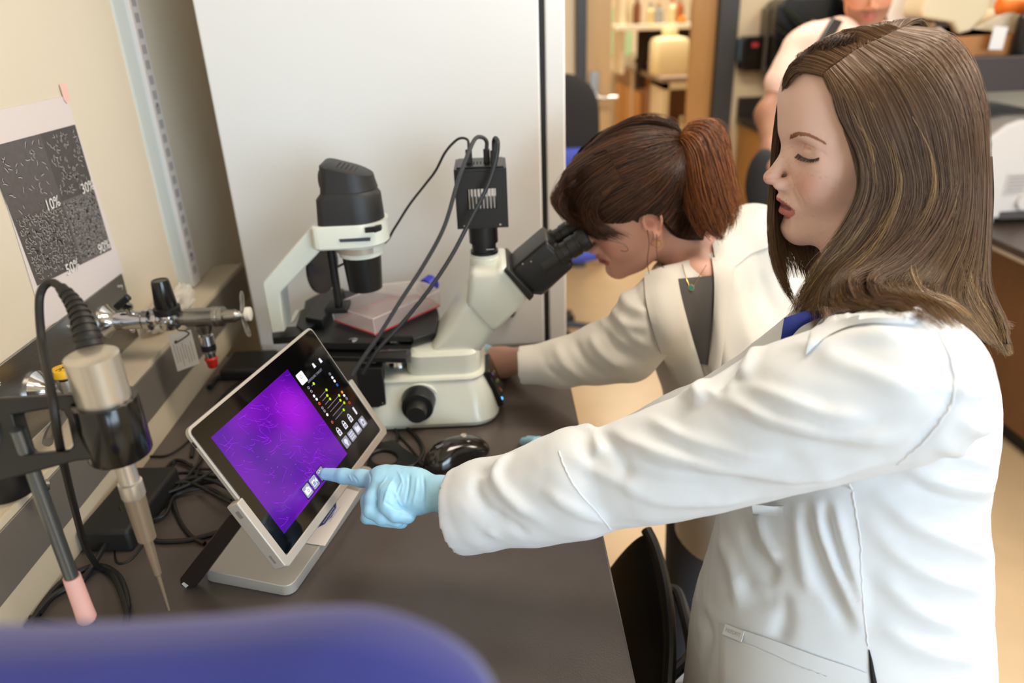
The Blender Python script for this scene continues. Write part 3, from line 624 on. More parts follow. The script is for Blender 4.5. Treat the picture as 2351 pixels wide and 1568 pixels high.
# clamp: ring and window frame
cl = thing('probe_clamp', 'black clamp with open square frame and ring gripping the silver probe', 'clamp', paxis(zc2))
MB().rev(paxis(zc1 + .004), (0, 0, -1), [(0, .0236), (0, .0285), (.001, .0292), (zc1 - zc2 + .003, .0292), (zc1 - zc2 + .005, .028), (zc1 - zc2 + .005, .0236)], 36, cap=False).rev(paxis(zc2 + .001), (0, 0, -1), [(0, .029), (.002, .027), (.003, .0096)], 36).build('ring', m_blkgl, cl)
PF = .70
fo = [at(*p, PF) for p in ((-60, 945), (0, 912), (165, 905), (205, 905), (232, 1050), (185, 1055), (20, 1100), (-60, 1110))]
ho = [at(*p, PF) for p in ((42, 950), (120, 937), (158, 940), (168, 960), (181, 1020), (170, 1032), (75, 1040), (66, 1030))]
def framemesh(outer, hole, depth, name, m, par):
    from mathutils.geometry import delaunay_2d_cdt
    c0 = np.mean(outer, axis=0); n_ = np.cross(outer[2] - outer[0], outer[4] - outer[0]); n_ /= np.linalg.norm(n_); x_ = outer[2] - outer[1]; x_ /= np.linalg.norm(x_); y_ = np.cross(n_, x_)
    P = [Vector(((p - c0) @ x_, (p - c0) @ y_)) for p in list(outer) + list(hole)]; no = len(outer); nh = len(hole)
    E_ = [(i, (i + 1) % no) for i in range(no)] + [(no + i, no + (i + 1) % nh) for i in range(nh)]
    r = delaunay_2d_cdt(P, E_, [], 0, 1e-6)
    vs, fs = r[0], r[2]
    def inh(c):
        k = False; H = P[no:]
        for i in range(nh):
            a, b = H[i], H[(i + 1) % nh]
            if (a.y > c.y) != (b.y > c.y) and c.x < (b.x - a.x) * (c.y - a.y) / (b.y - a.y) + a.x: k = not k
        return k
    def ino(c):
        k = False; H = P[:no]
        for i in range(no):
            a, b = H[i], H[(i + 1) % no]
            if (a.y > c.y) != (b.y > c.y) and c.x < (b.x - a.x) * (c.y - a.y) / (b.y - a.y) + a.x: k = not k
        return k
    F = []
    for f in fs:
        c = sum((vs[i] for i in f), Vector((0, 0))) / len(f)
        if ino(c) and not inh(c): F.append(tuple(f))
    V = [c0 + x_ * v.x + y_ * v.y - n_ * depth / 2 for v in vs] + [c0 + x_ * v.x + y_ * v.y + n_ * depth / 2 for v in vs]; n = len(vs)
    FF = F + [tuple(i + n for i in f[::-1]) for f in F]
    for a, b in E_: FF.append((a, b, b + n, a + n))
    return newobj(name, V, FF, m, par, bevel=.002)
framemesh(fo, ho, .02, 'frame', m_blkm, cl)
bx = at(5, 1050, .72)
MB().rev(at(-40, 960, .70), (0, 0, -1), [(0, .026), (.012, .030), (.07, .030), (.085, .022)]).build('boss_head', m_blkm, cl)
rodp = at(100, 1150, .72); rtop = at(-10, 760, .72)[2]
st = thing('clamp_stand', 'grey metal clamp stand rod with a wrap of pink tape near its foot', 'stand', (rodp[0], rodp[1], BZ))
MB().cyl((rodp[0], rodp[1], BZ + .012), (rodp[0], rodp[1], ony(50, 985, rodp[1])[2]), .0068).build('rod', mat('gunmetal_rod', '#6f7577', .3, metal=.85), st)
MB().rev((rodp[0], rodp[1], ony(158, 1425, rodp[1])[2]), (0, 0, 1), [(0, .0080), (.003, .0096), (.02, .0090), (ony(130, 1325, rodp[1])[2] - ony(158, 1425, rodp[1])[2], .0084)]).build('pink_tape_wrap', mat('pink_tape_wrap', '#e2aea4', .6), st)
MB().box(rodp[0] - .05, rodp[0] + .05, rodp[1] - .12, rodp[1] + .03, BZ, BZ + .012).build('base', m_blkm, st, bevel=.004)

# ================================================================== CABLES, POWER SUPPLY, MOUSE
pw = thing('power_adapter', 'large black power adapter lying against the backsplash', 'power adapter', (-.60, .93, BZ))
bq = [onz(*p, BZ) for p in ((178, 1272), (262, 1292), (338, 1205), (262, 1132))]
bA = np.array([-.628, .868, BZ]); bu = np.array([.06, 1, 0]); bu /= np.linalg.norm(bu); bv = np.array([bu[1], -bu[0], 0])
MB().loft([[bA + bu * a + bv * b + (0, 0, z_) for a, b in ((0, 0), (.165, 0), (.165, .078), (0, .078))] for z_ in (0, .038)]).build('case', mat('matte_black_case', '#191715', .6), pw, bevel=.006, seg=3)
q = bA + bv * .04
MB().tube([q + (0, .004, .016), q + (0, -.03, .012), onz(190, 1330, BZ + .006), onz(120, 1370, BZ + .006), onz(60, 1440, BZ + .006)], .0038).build('mains_lead', m_rub, pw)
def bench_cable(name, label, pts, r, z=.0, group=None, cat='cable'):
    P = [np.array(onz(p[0], p[1], BZ + r + (p[2] if len(p) > 2 else 0))) for p in pts]
    o = MB().tube(P, r, 8, 8).build(name, m_rub, None); return tag(o, label, cat, group)
bench_cable('coiled_cable', 'thick black cable curving over the bench towards the dock arm', [(470, 1248), (440, 1232), (412, 1195), (398, 1150), (410, 1125), (450, 1110), (520, 1100), (560, 1080)], .0034)
bench_cable('straight_cable', 'black cable running from the power adapter to the dock arm', [(335, 1235), (370, 1243), (430, 1240), (480, 1228), (520, 1215)], .0036)
bench_cable('loop_cable', 'thin black cable leaving the pile and running along the backsplash behind the tablet', [(325, 1110), (312, 1085), (318, 1060), (345, 1048), (385, 1045), (430, 1015), (475, 960), (520, 900), (600, 840), (650, 800)], .0022)
tang = [[(325, 1110), (370, 1095), (420, 1085), (470, 1090), (520, 1100)], [(322, 1112), (360, 1100), (395, 1060), (420, 1058), (450, 1075), (500, 1080), (545, 1110)],
        [(330, 1115), (380, 1118), (440, 1098), (490, 1105), (530, 1125)], [(320, 1140), (360, 1138), (420, 1118), (470, 1092), (520, 1060)],
        [(325, 1190), (360, 1175), (390, 1145), (395, 1100), (396, 1070), (410, 1058), (440, 1068)], [(340, 1195), (380, 1180), (400, 1140), (440, 1125), (480, 1122), (530, 1150)],
        [(330, 1150), (400, 1125), (450, 1070), (480, 1030), (520, 980)], [(350, 1120), (390, 1110), (440, 1110), (500, 1140), (540, 1160)], [(440, 1050), (450, 1000), (470, 1000), (455, 1080), (430, 1115)]]
for k, c in enumerate(tang):
    bench_cable('tangled_cable', 'black cable in the tangled pile behind the tablet on the bench', [(x, y, .004 * (k % 4) + .002 * (i % 2)) for i, (x, y) in enumerate(c)], .0024 + .0004 * (k % 3), group='tangled black cables behind the tablet')
bench_cable('loose_cable', 'pair of black cable loops lying in front of the power adapter', [(60, 1470), (90, 1400), (150, 1330), (220, 1300), (270, 1320), (292, 1380), (288, 1430), (280, 1500)], .0042)
bench_cable('thin_wire', 'thin black wire looping beside the power adapter', [(275, 1160, .04), (283, 1190, .03), (265, 1240, .0), (268, 1290), (300, 1285), (330, 1250)], .0014)
bench_cable('usb_plug_lead', 'short black plug lead in front of the power adapter', [(215, 1300), (195, 1320), (170, 1345), (130, 1360), (90, 1410)], .0034)
bench_cable('corner_cable', 'black cable crossing the bottom left corner of the bench', [(-30, 1405), (40, 1412), (110, 1430), (180, 1445)], .0036)
bench_cable('rear_power_lead', 'black lead in the dark corner below the red-capped coupler', [(480, 890), (500, 868), (540, 862), (570, 850), (620, 838), (680, 800)], .006)
MB_ = MB().box(-.60, -.50, 1.40, 1.50, BZ, BZ + .025).build('wall_adapter', m_blk, None, bevel=.006)
tag(MB_, 'small black adapter in the dark corner between bench, wall and refrigerator', 'power adapter')
# mouse
mc = onz(1050, 1052, BZ); mdv = onz(1128, 1012, BZ) - onz(978, 1075, BZ); mL = .122; mdv /= np.linalg.norm(mdv); msv = np.array([mdv[1], -mdv[0], 0])
ms = thing('computer_mouse', 'glossy black computer mouse on the bench beside the outstretched sleeve', 'mouse', (mc[0], mc[1], BZ))
b0 = MB().ball((0, 0, 0), 1, 40, 24); V = np.array(b0.v); Z_ = V[:, 2]
lx_ = V[:, 0]; hh = .036 * (1 - .25 * lx_) * np.where(Z_ > 0, 1, .05)
Wd = .033 * (1 - .12 * np.cos(lx_ * 3)); sq = np.sign(V[:, 1]) * np.abs(V[:, 1]) ** .8
cc = np.array([mc[0], mc[1], BZ + .0035])
Vw = cc + np.outer(V[:, 0] * mL / 2, mdv) + np.outer(sq * Wd, msv) + np.outer(Z_ * hh, (0, 0, 1)); Vw[:, 2] = np.maximum(Vw[:, 2], BZ)
newobj('shell', Vw, b0.f, mat('mouse_gloss', '#16120f', .14, coat=.5), ms, angle=60)
tpc = cc + mdv * .018 + msv * -.004
MB().rev(tpc + (0, 0, .0318), (0, 0, 1), [(0, .0052), (.0026, .0052), (.003, .0045), (.0028, .003), (.0018, .0028)], 18).build('button_ring', mat('pale_ring', '#c9bfb2', .4, metal=.4), ms)
MB().obox(cc - mdv * .03 + (0, 0, .0342), mdv, msv, (0, 0, 1), .02, .006, .004).build('scroll_wheel', mat('mouse_grey', '#5a5654', .3), ms, bevel=.0015)
# black coil holder with oval opening beside the dock
rg = thing('cable_reel_plate', 'flat black plate with oval opening lying on the bench between tablet and mouse', 'plate', onz(890, 1055, BZ))
oc = onz(888, 1053, BZ)
outer = [onz(*p, BZ + .004) for p in ((842, 1075), (850, 1045), (870, 1020), (905, 1012), (925, 1030), (966, 1058), (950, 1072), (900, 1082), (860, 1085))]
hole = [onz(883 + 31 * math.cos(a), 1053 + 18 * math.sin(a), BZ + .004) for a in np.linspace(0, 2 * PI, 18, endpoint=False)]
framemesh(outer, hole, .008, 'plate', m_blk, rg)
bench_cable('camera_lead_coil', 'black lead looping from behind the tablet around the flat plate to the mouse', [(862, 945), (885, 955), (925, 975), (958, 1005), (972, 1035), (962, 1060), (975, 1070)], .0036)
bench_cable('thin_lead', 'thin black lead crossing the bench between microscope base and mouse', [(870, 960), (900, 985), (935, 1020), (960, 1050), (985, 1075)], .002)
bench_cable('short_lead_loop', 'black lead looping behind the tablet dock corner', [(866, 950), (895, 970), (912, 995), (908, 1015), (885, 1020), (860, 1012)], .003)
# ================================================================== INVERTED MICROSCOPE
SY = 1.26
def sp(px, py, y=SY): return ony(px, py, y)
mi = thing('inverted_microscope', 'ivory inverted microscope with black lamp housing, stage, eyepieces and top camera', 'microscope', (-.12, SY, BZ))
def pr(pts, y0, y1, ymid=None):
    ym = SY if ymid is None else ymid
    P = [ony(*p, ym) for p in pts]; P = [np.array([p[0], y0, p[2]]) for p in P]
    return MB().prism(P, (0, y1 - y0, 0))
# base: stacked rounded sections
def ring(x0, x1, y0, y1, r, z): return rrect((x0 + x1) / 2, (y0 + y1) / 2, (x1 - x0) / 2, (y1 - y0) / 2, r, z, 6)
bs = MB().loft([ring(-.262, -.014, 1.168, 1.372, .045, BZ + .004), ring(-.264, -.011, 1.165, 1.375, .046, BZ + .012), ring(-.262, -.013, 1.167, 1.373, .046, BZ + .022), ring(-.258, -.022, 1.180, 1.360, .040, BZ + .055), ring(-.252, -.038, 1.190, 1.350, .034, .997), ring(-.252, -.034, 1.187, 1.353, .034, 1.000), ring(-.252, -.036, 1.189, 1.351, .034, 1.004), ring(-.250, -.041, 1.194, 1.346, .032, 1.006)])
base = bs.build('base', m_ivory, mi, angle=30)
MB().loft([ring(-.258, -.018, 1.172, 1.368, .042, BZ), ring(-.258, -.018, 1.172, 1.368, .042, BZ + .005)]).build('base_pad', m_rub, mi)
MB().loft([ring(-.178, -.041, 1.196, 1.342, .03, 1.005), ring(-.176, -.040, 1.197, 1.340, .03, 1.043), ring(-.166, -.042, 1.202, 1.335, .03, 1.050)]).build('upper_body', m_ivory, mi, angle=30)
# dark objective bay at left of the base
MB().box(-.262, -.216, 1.178, 1.20, .955, 1.035).build('objective_bay', mat('bay_black', '#0a0a0b', .5), mi, bevel=.001)
MB().rev((-.222, 1.178, .963), (0, -1, 0), [(0, .002), (.001, .0015)], 10).build('screw', m_chrome, mi)
# neck
nk = [sp(*p) for p in ((985, 792), (1000, 768), (1030, 722), (1064, 672), (1082, 655), (1150, 715), (1141, 735), (1112, 776), (1098, 795))]
ctr = np.mean(nk, axis=0)
def fat(pts, y0, y1, r, k=4):
    """prism in XZ with rounded front/back edges"""
    c = np.mean(pts, axis=0); rings = []
    for i in range(k + 1):
        a = PI / 2 * i / k; ins = r * (1 - math.sin(a)); yy = y0 + r * (1 - math.cos(a)); rings.append((ins, yy))
    rings += [(i_, y1 - (y_ - y0)) for i_, y_ in rings[::-1]]
    out = []
    for ins, yy in rings:
        R_ = []
        for p in pts:
            v = np.array([p[0] - c[0], 0, p[2] - c[2]]); L = np.linalg.norm(v); v = v * (L - ins) / L; R_.append((c[0] + v[0], yy, c[2] + v[2]))
        out.append(R_)
    return MB().loft(out)
fat(nk, 1.208, 1.330, .022).build('neck', m_ivory, mi, bevel=.006, seg=3, angle=50)
hd_ = [sp(*p) for p in ((1078, 622), (1083, 604), (1095, 599), (1136, 598), (1150, 588), (1160, 592), (1214, 650), (1208, 668), (1142, 734), (1130, 738), (1118, 730), (1078, 690), (1071, 680))]
fat(hd_, 1.205, 1.325, .014).build('head', m_ivory, mi, bevel=.005, seg=3, angle=50)
ps = sp(1118, 600)
MB().rev((sp(1112, 600)[0], SY, 1.195), (0, 0, 1), [(0, .026), (.012, .026), (.014, .0245), (.020, .0245)]).build('phototube_collar', m_ivory, mi)
cx_ = sp(1111, 560)[0]
MB().rev((cx_, SY, 1.208), (0, 0, 1), [(0, .0225), (.006, .0225), (.007, .0245), (.012, .0245), (.0125, .0215), (.026, .0215), (.027, .0255), (.058, .0255), (.060, .023), (.068, .023)]).build('photo_lens', m_blkm, mi)
for k in range(20):
    a = 2 * PI * k / 20; MB().box(-.0012, .0012, -.0005, .0005, 0, .026).build
MB().box(cx_ + .004, cx_ + .018, SY - .0256, SY - .0250, 1.2275, 1.2285).build('white_mark', mat('white_ink', '#d8d8d8', .5), mi)
# camera on top
cam_ = mi
X0, X1, Z0, Z1 = sp(1052, 500)[0], sp(1166, 500)[0], 1.272, 1.372
cy0, cy1 = SY - .045, SY + .045
bxm = []
body = MB()
W_ = X1 - X0; wx0, wx1, wz0, wz1 = X0 + .020, X1 - .019, 1.305, 1.339
body.box(X0, wx0, cy0, cy1, Z0, Z1).box(wx1, X1, cy0, cy1, Z0, Z1).box(wx0, wx1, cy0, cy1, Z0, wz0).box(wx0, wx1, cy0, cy1, wz1, Z1)
cb_ = body.build('digital_camera', m_blkm, mi, angle=30)
MB().box(X0 + .004, X1 - .004, cy0 - .0015, cy0, Z0 + .004, wz0 - .0005).box(X0 + .004, wx0 - .0005, cy0 - .0015, cy0, wz0 - .0005, wz1 + .0005).box(wx1 + .0005, X1 - .004, cy0 - .0015, cy0, wz0 - .0005, wz1 + .0005).box(X0 + .004, X1 - .004, cy0 - .0015, cy0, wz1 + .0005, Z1 - .004).build('front_plate', m_blkm, cb_)
n_f = 8
for k in range(n_f):
    xx = wx0 + (wx1 - wx0) * (k + .5) / n_f
    MB().box(xx - .0009, xx + .0009, cy0 + .003, cy1 - .003, wz0, wz1).build('cooling_fin', m_alum, cb_)
MB().box(X0 + .004, X1 - .004, cy0 + .006, cy1 - .006, Z1, Z1 + .0025).build('top_plate', m_blkm, cb_, bevel=.0012)
for k in range(8):
    xx = X0 + .020 + k * .0058
    MB().box(xx, xx + .0022, SY - .018, SY + .004, Z1 + .0024, Z1 + .0028).build('vent_slot', mat('slot_black', '#020202', .9), cb_)
for dx in (.012, W_ - .014): MB().rev((X0 + dx, cy0 - .0015, Z0 + .006), (0, -1, 0), [(0, .0022), (.0012, .0018)], 10).build('screw', m_chrome, cb_)
plg = [(1077, 345), (1118, 345), (1135, 345)]
pls = []
for k, (a, b) in enumerate(((1076, SY - .01), (1117, SY - .012), (1133, SY - .028))):
    x_ = ony(a, 350, b)[0]; MB().box(x_ - .0055, x_ + .0055, b - .004, b + .004, Z1 + .002, Z1 + .026).build('plug', m_blk, cb_, bevel=.0015); pls.append((x_, b))
def cab(name, label, pts, r, ys, m=m_rub):
    P = [ony(p[0], p[1], y) for p, y in zip(pts, ys)]
    return tag(MB().tube(P, r, 8, 10).build(name, m, None), label, 'cable')
m_braid = mat('grey_braided_cable', '#3b3d40', .55, bump=.8, bscale=1200)
m_cab2 = mat('dark_grey_cable', '#1e1f20', .45)
cab('braided_cable', 'grey braided cable arching from the camera top down to behind the tablet', [(1117, 345), (1117, 325), (1106, 315), (1090, 320), (1072, 360), (1050, 420), (1020, 520), (975, 605), (920, 690), (870, 770), (835, 820), (808, 862)], .0034, [SY - .012, SY - .012, SY - .018, SY - .03, SY - .055, SY - .075, SY - .09, SY - .10, SY - .12, SY - .14, SY - .15, SY - .16], m_braid)
cab('camera_cable', 'black cable arching from the camera top across its vented face to the tablet', [(1134, 348), (1134, 325), (1138, 317), (1143, 330), (1138, 370), (1118, 430), (1075, 515), (1035, 590), (985, 665), (925, 740), (870, 800), (832, 858)], .0036, [SY - .028, SY - .03, SY - .038, SY - .055, SY - .062, SY - .07, SY - .085, SY - .10, SY - .115, SY - .13, SY - .145, SY - .155], m_cab2)
cab('lamp_power_cable', 'thin black cable from the camera down behind the lamp collar', [(1076, 342), (1074, 322), (1060, 317), (1045, 324), (1022, 350), (1000, 392), (975, 425), (940, 470), (905, 525), (880, 560), (800, 600), (770, 615)], .0022, [SY - .01, SY - .005, SY, SY, SY, SY + .005, SY + .01, SY + .01, SY + .02, SY + .045, SY + .05, SY + .05])
# binocular head
bh = [sp(*p) for p in ((1166, 612), (1180, 596), (1246, 540), (1252, 536), (1312, 590), (1309, 600), (1250, 655), (1240, 661), (1218, 659))]
fat(bh, 1.215, 1.315, .012).build('binocular_body', m_blkm, mi, bevel=.003, seg=2, angle=50)
fl0 = sp(1188, 632); 
MB().prism([sp(*p) + (0, -.061, 0) for p in ((1155, 596), (1166, 592), (1222, 652), (1212, 664))], (0, .122, 0)).build('mount_ring', m_blk, mi, bevel=.002)
dE = sp(1352, 538) - sp(1262, 596); dE /= np.linalg.norm(dE)
for yy in (SY - .029, SY + .033):
    p0 = sp(1266, 585) if yy < SY else sp(1259, 577); p0 = np.array([p0[0], yy, p0[2]])
    eb = MB().rev(p0, dE, [(-.02, .020), (.012, .020), (.013, .0215), (.022, .0215), (.023, .0185), (.034, .0175), (.035, .0195), (.050, .0200), (.051, .0185), (.056, .0185)], 32).build('eyepiece_tube', m_blkm, mi)
    MB().rev(p0, dE, [(.055, .0190), (.058, .0205), (.066, .0205), (.072, .0190), (.0725, .0150), (.066, .0135)], 32).build('rubber_eyecup', m_rub, eb)
    for k in range(24):
        a = 2 * PI * k / 24
    MB().rev(p0, dE, [(.0135, .0222), (.0215, .0222)], 24).build('knurled_ring', m_blk, eb, angle=10)
for px, py in ((1200, 606), (1219, 600)): MB().rev(ony(px, py, 1.2155), (0, -1, 0), [(0, .0018), (.001, .0015)], 10).build('screw', m_chrome, mi)
# lamp column arm (ivory)
arm = [sp(*p) for p in ((742, 507), (742, 565), (733, 576), (652, 660), (656, 702), (662, 748), (632, 752), (612, 642), (614, 634), (724, 508))]
MB().prism([(p[0], 1.232, p[2]) for p in arm], (0, .056, 0)).build('lamp_arm', m_ivory, mi, bevel=.003)
# collar: D-shaped, extruded in z
def dring(x0, x1, hy, z, r1=.012, n=14):
    out = [(x0 + r1, SY - hy, z), ]
    xc = x1 - hy
    for i in range(n + 1):
        a = -PI / 2 + PI * i / n; out.append((xc + hy * math.cos(a), SY + hy * math.sin(a), z))
    out += [(x0 + r1, SY + hy, z)]
    for i in range(4): a = PI / 2 + PI / 2 * i / 3; out.append((x0 + r1 + r1 * math.cos(a), SY + hy - r1 + r1 * math.sin(a), z))
    for i in range(4): a = PI + PI / 2 * i / 3; out.append((x0 + r1 + r1 * math.cos(a), SY - hy + r1 + r1 * math.sin(a), z))
    return out
zb, zc_ = 1.246, 1.287
MB().loft([dring(-.311, -.192, .049, zb), dring(-.314, -.189, .051, zb + .003), dring(-.314, -.189, .051, zc_ - .003), dring(-.312, -.188, .050, zc_)]).build('lamp_collar', m_ivory, mi, angle=30)
lampm = mat('lamp_housing_black', '#1d1c1c', .5, bump=.15, bscale=700)
MB().loft([dring(-.303, -.194, .046, zc_ - .001), dring(-.300, -.196, .045, 1.330), dring(-.291, -.203, .043, 1.3405), dring(-.289, -.205, .042, 1.342), dring(-.289, -.210, .041, 1.352)]).build('lamp_housing', lampm, mi, angle=30)
# sloping roof
def droof(x0, x1, hy, dz0, dz1):
    R_ = dring(x0, x1, hy, 0); return [(x, y, dz0 + (dz1 - dz0) * (x - x0) / (x1 - x0)) for x, y, z in R_]
lh = MB().loft([dring(-.292, -.200, .0435, 1.340), droof(-.289, -.203, .042, 1.362, 1.352), droof(-.288, -.205, .041, 1.385, 1.362), droof(-.284, -.209, .037, 1.3865, 1.3645)]).build('housing_roof', lampm, mi, angle=30)
for k in range(5):
    MB().box(-.262 + k * .007, -.2605 + k * .007, SY - .022, SY + .020, 1.3795 - k * .0022, 1.3805 - k * .0022).build('vent_slot', mat('slot_black', '#020202', .9), lh)
for x_, y_ in ((-.278, SY - .024), (-.274, SY + .024), (-.222, SY - .008)): MB().rev((x_, y_, 1.385 - (x_ + .284) * .29), (0, 0, 1), [(-.002, .0022), (.0006, .0022)], 10).build('screw', mat('slot_black', '#020202', .9), lh)
MB().prism([sp(*p) for p in ((733, 512), (733, 482), (757, 462), (762, 512))], (0, .03, 0)).build('housing_step', lampm, mi, bevel=.002)
MB().rev(sp(752, 412, SY + .02) + (-.002, 0, 0), (-1, 0, 0), [(0, .0185), (.009, .0185), (.011, .016)]).build('lamp_knob', m_blk, mi)
fx = SY - .0515
sl = [(836, 521), (878, 513), (878, 527), (837, 533)]
MB().prism([ony(*p, SY - .050) for p in ((838, 522), (862, 519), (862, 532), (839, 534))], (0, -.004, 0)).prism([ony(*p, SY - .044) for p in ((860, 518), (876, 514), (878, 524), (862, 530))], (0, -.014, 0)).build('slider_lever', m_blk, mi, bevel=.001)
MB().prism([ony(*p, SY - .0513) for p in ((778, 549), (851, 545), (850, 553), (781, 556))], (0, -.0006, 0)).build('filter_slot', mat('slot_bluegrey', '#3d4650', .4), mi)
cc_ = ony(832, 600, SY)[0]
MB().rev((cc_, SY, zb + .001), (0, 0, -1), [(0, .0425), (.012, .0425), (.016, .0405), (.0165, .0395), (.024, .0385), (.026, .034)], 40).build('condenser_ring', m_ivory, mi)
wl_ = MB(); n_ = 14
V = []
for i in range(n_ + 1):
    a = math.radians(-165 + 115 * i / n_)
    for z_ in (zb - .0035, zb - .0135): V.append((cc_ + .0431 * math.cos(a), SY + .0431 * math.sin(a), z_))
wl_.add(V, [(2 * i, 2 * i + 2, 2 * i + 3, 2 * i + 1) for i in range(n_)]).build('metal_scale', mat('tan_scale_plate', '#b9ada0', .35, metal=.4), mi)
MB().rev((cc_, SY, zb - .022), (0, 0, -1), [(0, .0345), (.045, .0315), (.066, .0300), (.067, .027), (.062, .026)], 40).build('condenser', mat('condenser_black', '#141415', .35), mi)
# post, oval disc, foot
pp0 = ony(758, 560, SY + .03); pp1 = ony(770, 655, SY + .03)
MB().cyl((pp0[0], SY + .03, zb), (pp0[0], SY + .03, 1.115), .0075).build('post', m_blk, mi)
MB().box(pp0[0] - .024, pp0[0] + .018, SY + .01, SY + .055, 1.105, 1.116).build('post_foot', m_blk, mi, bevel=.002)
MB().rev(ony(740, 610, SY + .06), (1, -.35, 0), [(-.002, .052), (.003, .052)], 36).build('filter_disc', mat('smoked_disc', '#26231f', .2), mi)
# stage
zS = 1.07
stg = [onz(*p, zS) for p in ((700, 690), (752, 663), (880, 672), (1001, 694), (1008, 722), (1000, 762), (948, 778), (945, 772), (735, 775), (690, 760))]
MB().prism(stg, (0, 0, -.012)).build('stage', m_blkm, mi, bevel=.002)
inner = [onz(*p, zS + .001) for p in ((735, 765), (780, 668), (880, 674), (870, 770))]
lowp = [onz(*p, 1.052) for p in ((748, 775), (944, 775), (932, 822), (728, 818))]
MB().prism(lowp, (0, 0, -.010)).build('stage_extension', m_blkm, mi, bevel=.0015)
MB().prism([onz(*p, zS + .002) for p in ((700, 770), (862, 775), (862, 787), (705, 786))], (0, 0, -.014)).build('stage_front_rail', m_blkm, mi, bevel=.001)
MB().rev(onz(811, 782, 1.0725), (0, 0, 1), [(0, .0085), (.002, .0085), (.0025, .0065)], 20).build('thumb_screw', m_chrome, mi)
br = [onz(*p, 1.088) for p in ((700, 728), (752, 662), (790, 662), (740, 735))]
MB().prism(br, (0, 0, -.020)).build('slide_carriage', m_blkm, mi, bevel=.0015)
MB().prism([onz(*p, 1.075) for p in ((624, 752), (690, 748), (705, 728), (715, 770), (625, 775))][:], (0, 0, -.014)).build('arm_bracket', m_blk, mi, bevel=.001)
MB().prism([onz(*p, 1.079) for p in ((690, 712), (712, 700), (735, 735), (700, 762), (680, 745))], (0, 0, -.016)).build('bracket_block', m_blk, mi, bevel=.001)
MB().prism([onz(*p, 1.072) for p in ((663, 745), (675, 742), (689, 716), (680, 716))], (0, 0, .004)).build('arm_foot', m_ivory, mi)
MB().cyl((-.20, SY, 1.004), (-.20, SY, 1.06), .03, .02).box(-.23, -.165, 1.205, 1.315, 1.03, 1.056).build('nosepiece', m_chrome, mi)
MB().tube([onz(745, 815, 1.04), onz(765, 800, 1.045)], .006).build('stage_control_tip', m_steel, mi)
# focus knob
kc = ony(961, 921, 1.178)
MB().rev((kc[0], 1.184, kc[2]), (0, -1, 0), [(0, .030), (.004, .0315), (.010, .0300), (.030, .0290), (.033, .0275), (.0335, .020)], 44).build('coarse_focus_knob', m_blkm, mi)
MB().rev((kc[0], 1.151, kc[2]), (0, -1, 0), [(0, .0185), (.002, .0185), (.022, .0170), (.024, .0155)], 36).build('fine_focus_knob', m_rub, mi)
MB().rev((kc[0] + .004, 1.188, kc[2] - .002), (0, -1, 0), [(0, .034), (.004, .034), (.005, .033)], 40).build('knob_ring', m_ivory, mi)
# control panel on the right face
cpn = [(-.037, 1.212, .998), (-.037, 1.290, .998), (-.013, 1.290, .928), (-.013, 1.205, .928)]
nrm = np.array([.07, 0, .024]); nrm /= np.linalg.norm(nrm)
cp_ = MB().prism(cpn, nrm * .012).build('control_panel', m_blkgl, mi, bevel=.002)
for t_, v_, c_ in ((.25, .3, '#7e5fc0'), (.35, .6, '#6f9a3a'), (.5, .35, '#3d8a5a'), (.6, .6, '#9fae2e'), (.72, .35, '#c23a2e'), (.85, .5, '#8a8a70')):
    p = np.array(cpn[0]) + (np.array(cpn[3]) - cpn[0]) * t_ + np.array([0, .078, 0]) * v_ + nrm * .0122
    MB().rev(p, nrm, [(0, .0035), (.0006, .003)], 12).build('indicator_mark', mat('ind' + c_[1:], c_, .4), cp_)
p = np.array(cpn[0]) + (np.array(cpn[3]) - cpn[0]) * .88 + np.array([0, .012, 0]) + nrm * .0122
MB().rev(p, nrm, [(0, .003), (.001, .0025)], 12).build('blue_led', emis('blue_led', '#3fa0ff', 3), cp_)

# culture flask on the stage
fk = thing('culture_flask', 'clear plastic cell culture flask with pink medium and blue cap on the microscope stage', 'flask', onz(862, 771, zS + .001))
fb = [onz(*p, zS + .004) for p in ((768, 738), (862, 771), (985, 697))]
A_, B_, C_3 = fb
e1 = A_ - B_; w1 = np.linalg.norm(e1); e1 /= w1; e2 = np.array([e1[1], -e1[0], 0]); e2 = e2 if e2 @ (C_3 - B_) > 0 else -e2
L2 = (C_3 - B_) @ e2
def ff(a, b, z): return B_ + e1 * a + e2 * b + np.array([0, 0, z])
outl = [(0, 0), (w1, 0), (w1, L2 * .78), (w1 * .66, L2 * 1.08), (w1 * .36, L2 * 1.08), (0, L2)]
m_ps = mat('clear_polystyrene', '#f6ecec', .06, trans=.45, alpha=.45, ior=1.2)
def ins(s): c = np.mean(outl, axis=0); return [(c[0] + (a - c[0]) * s, c[1] + (b - c[1]) * s) for a, b in outl]
hF = .034
MB().loft([[ff(a, b, 0) for a, b in ins(1)], [ff(a, b, hF) for a, b in ins(1.02)]]).build('flask_body', m_ps, fk, bevel=.0015)
m_edge = mat('frosted_flask_edge', '#efe3e3', .3, alpha=.75)
rimp = [ff(a, b, hF) for a, b in ins(1.02)]; MB().tube(rimp + [rimp[0]], .0011, 6, smooth=False).build('top_rim', m_edge, fk)
cor = [ff(*outl[k], 0) for k in range(6)]
for k in (0, 1, 5): MB().tube([ff(*ins(1.0)[k], .002), ff(*ins(1.02)[k], hF)], .0010, 6, smooth=False).build('corner_edge', m_edge, fk)
m_med = mat('pink_medium', '#e2545c', .1, alpha=.55)
MB().loft([[ff(a, b, .0008) for a, b in ins(.985)], [ff(a, b, .0042) for a, b in ins(.985)]]).build('medium', mat('pale_pink_medium', '#f3d0cb', .1, alpha=.30), fk, smooth=False)
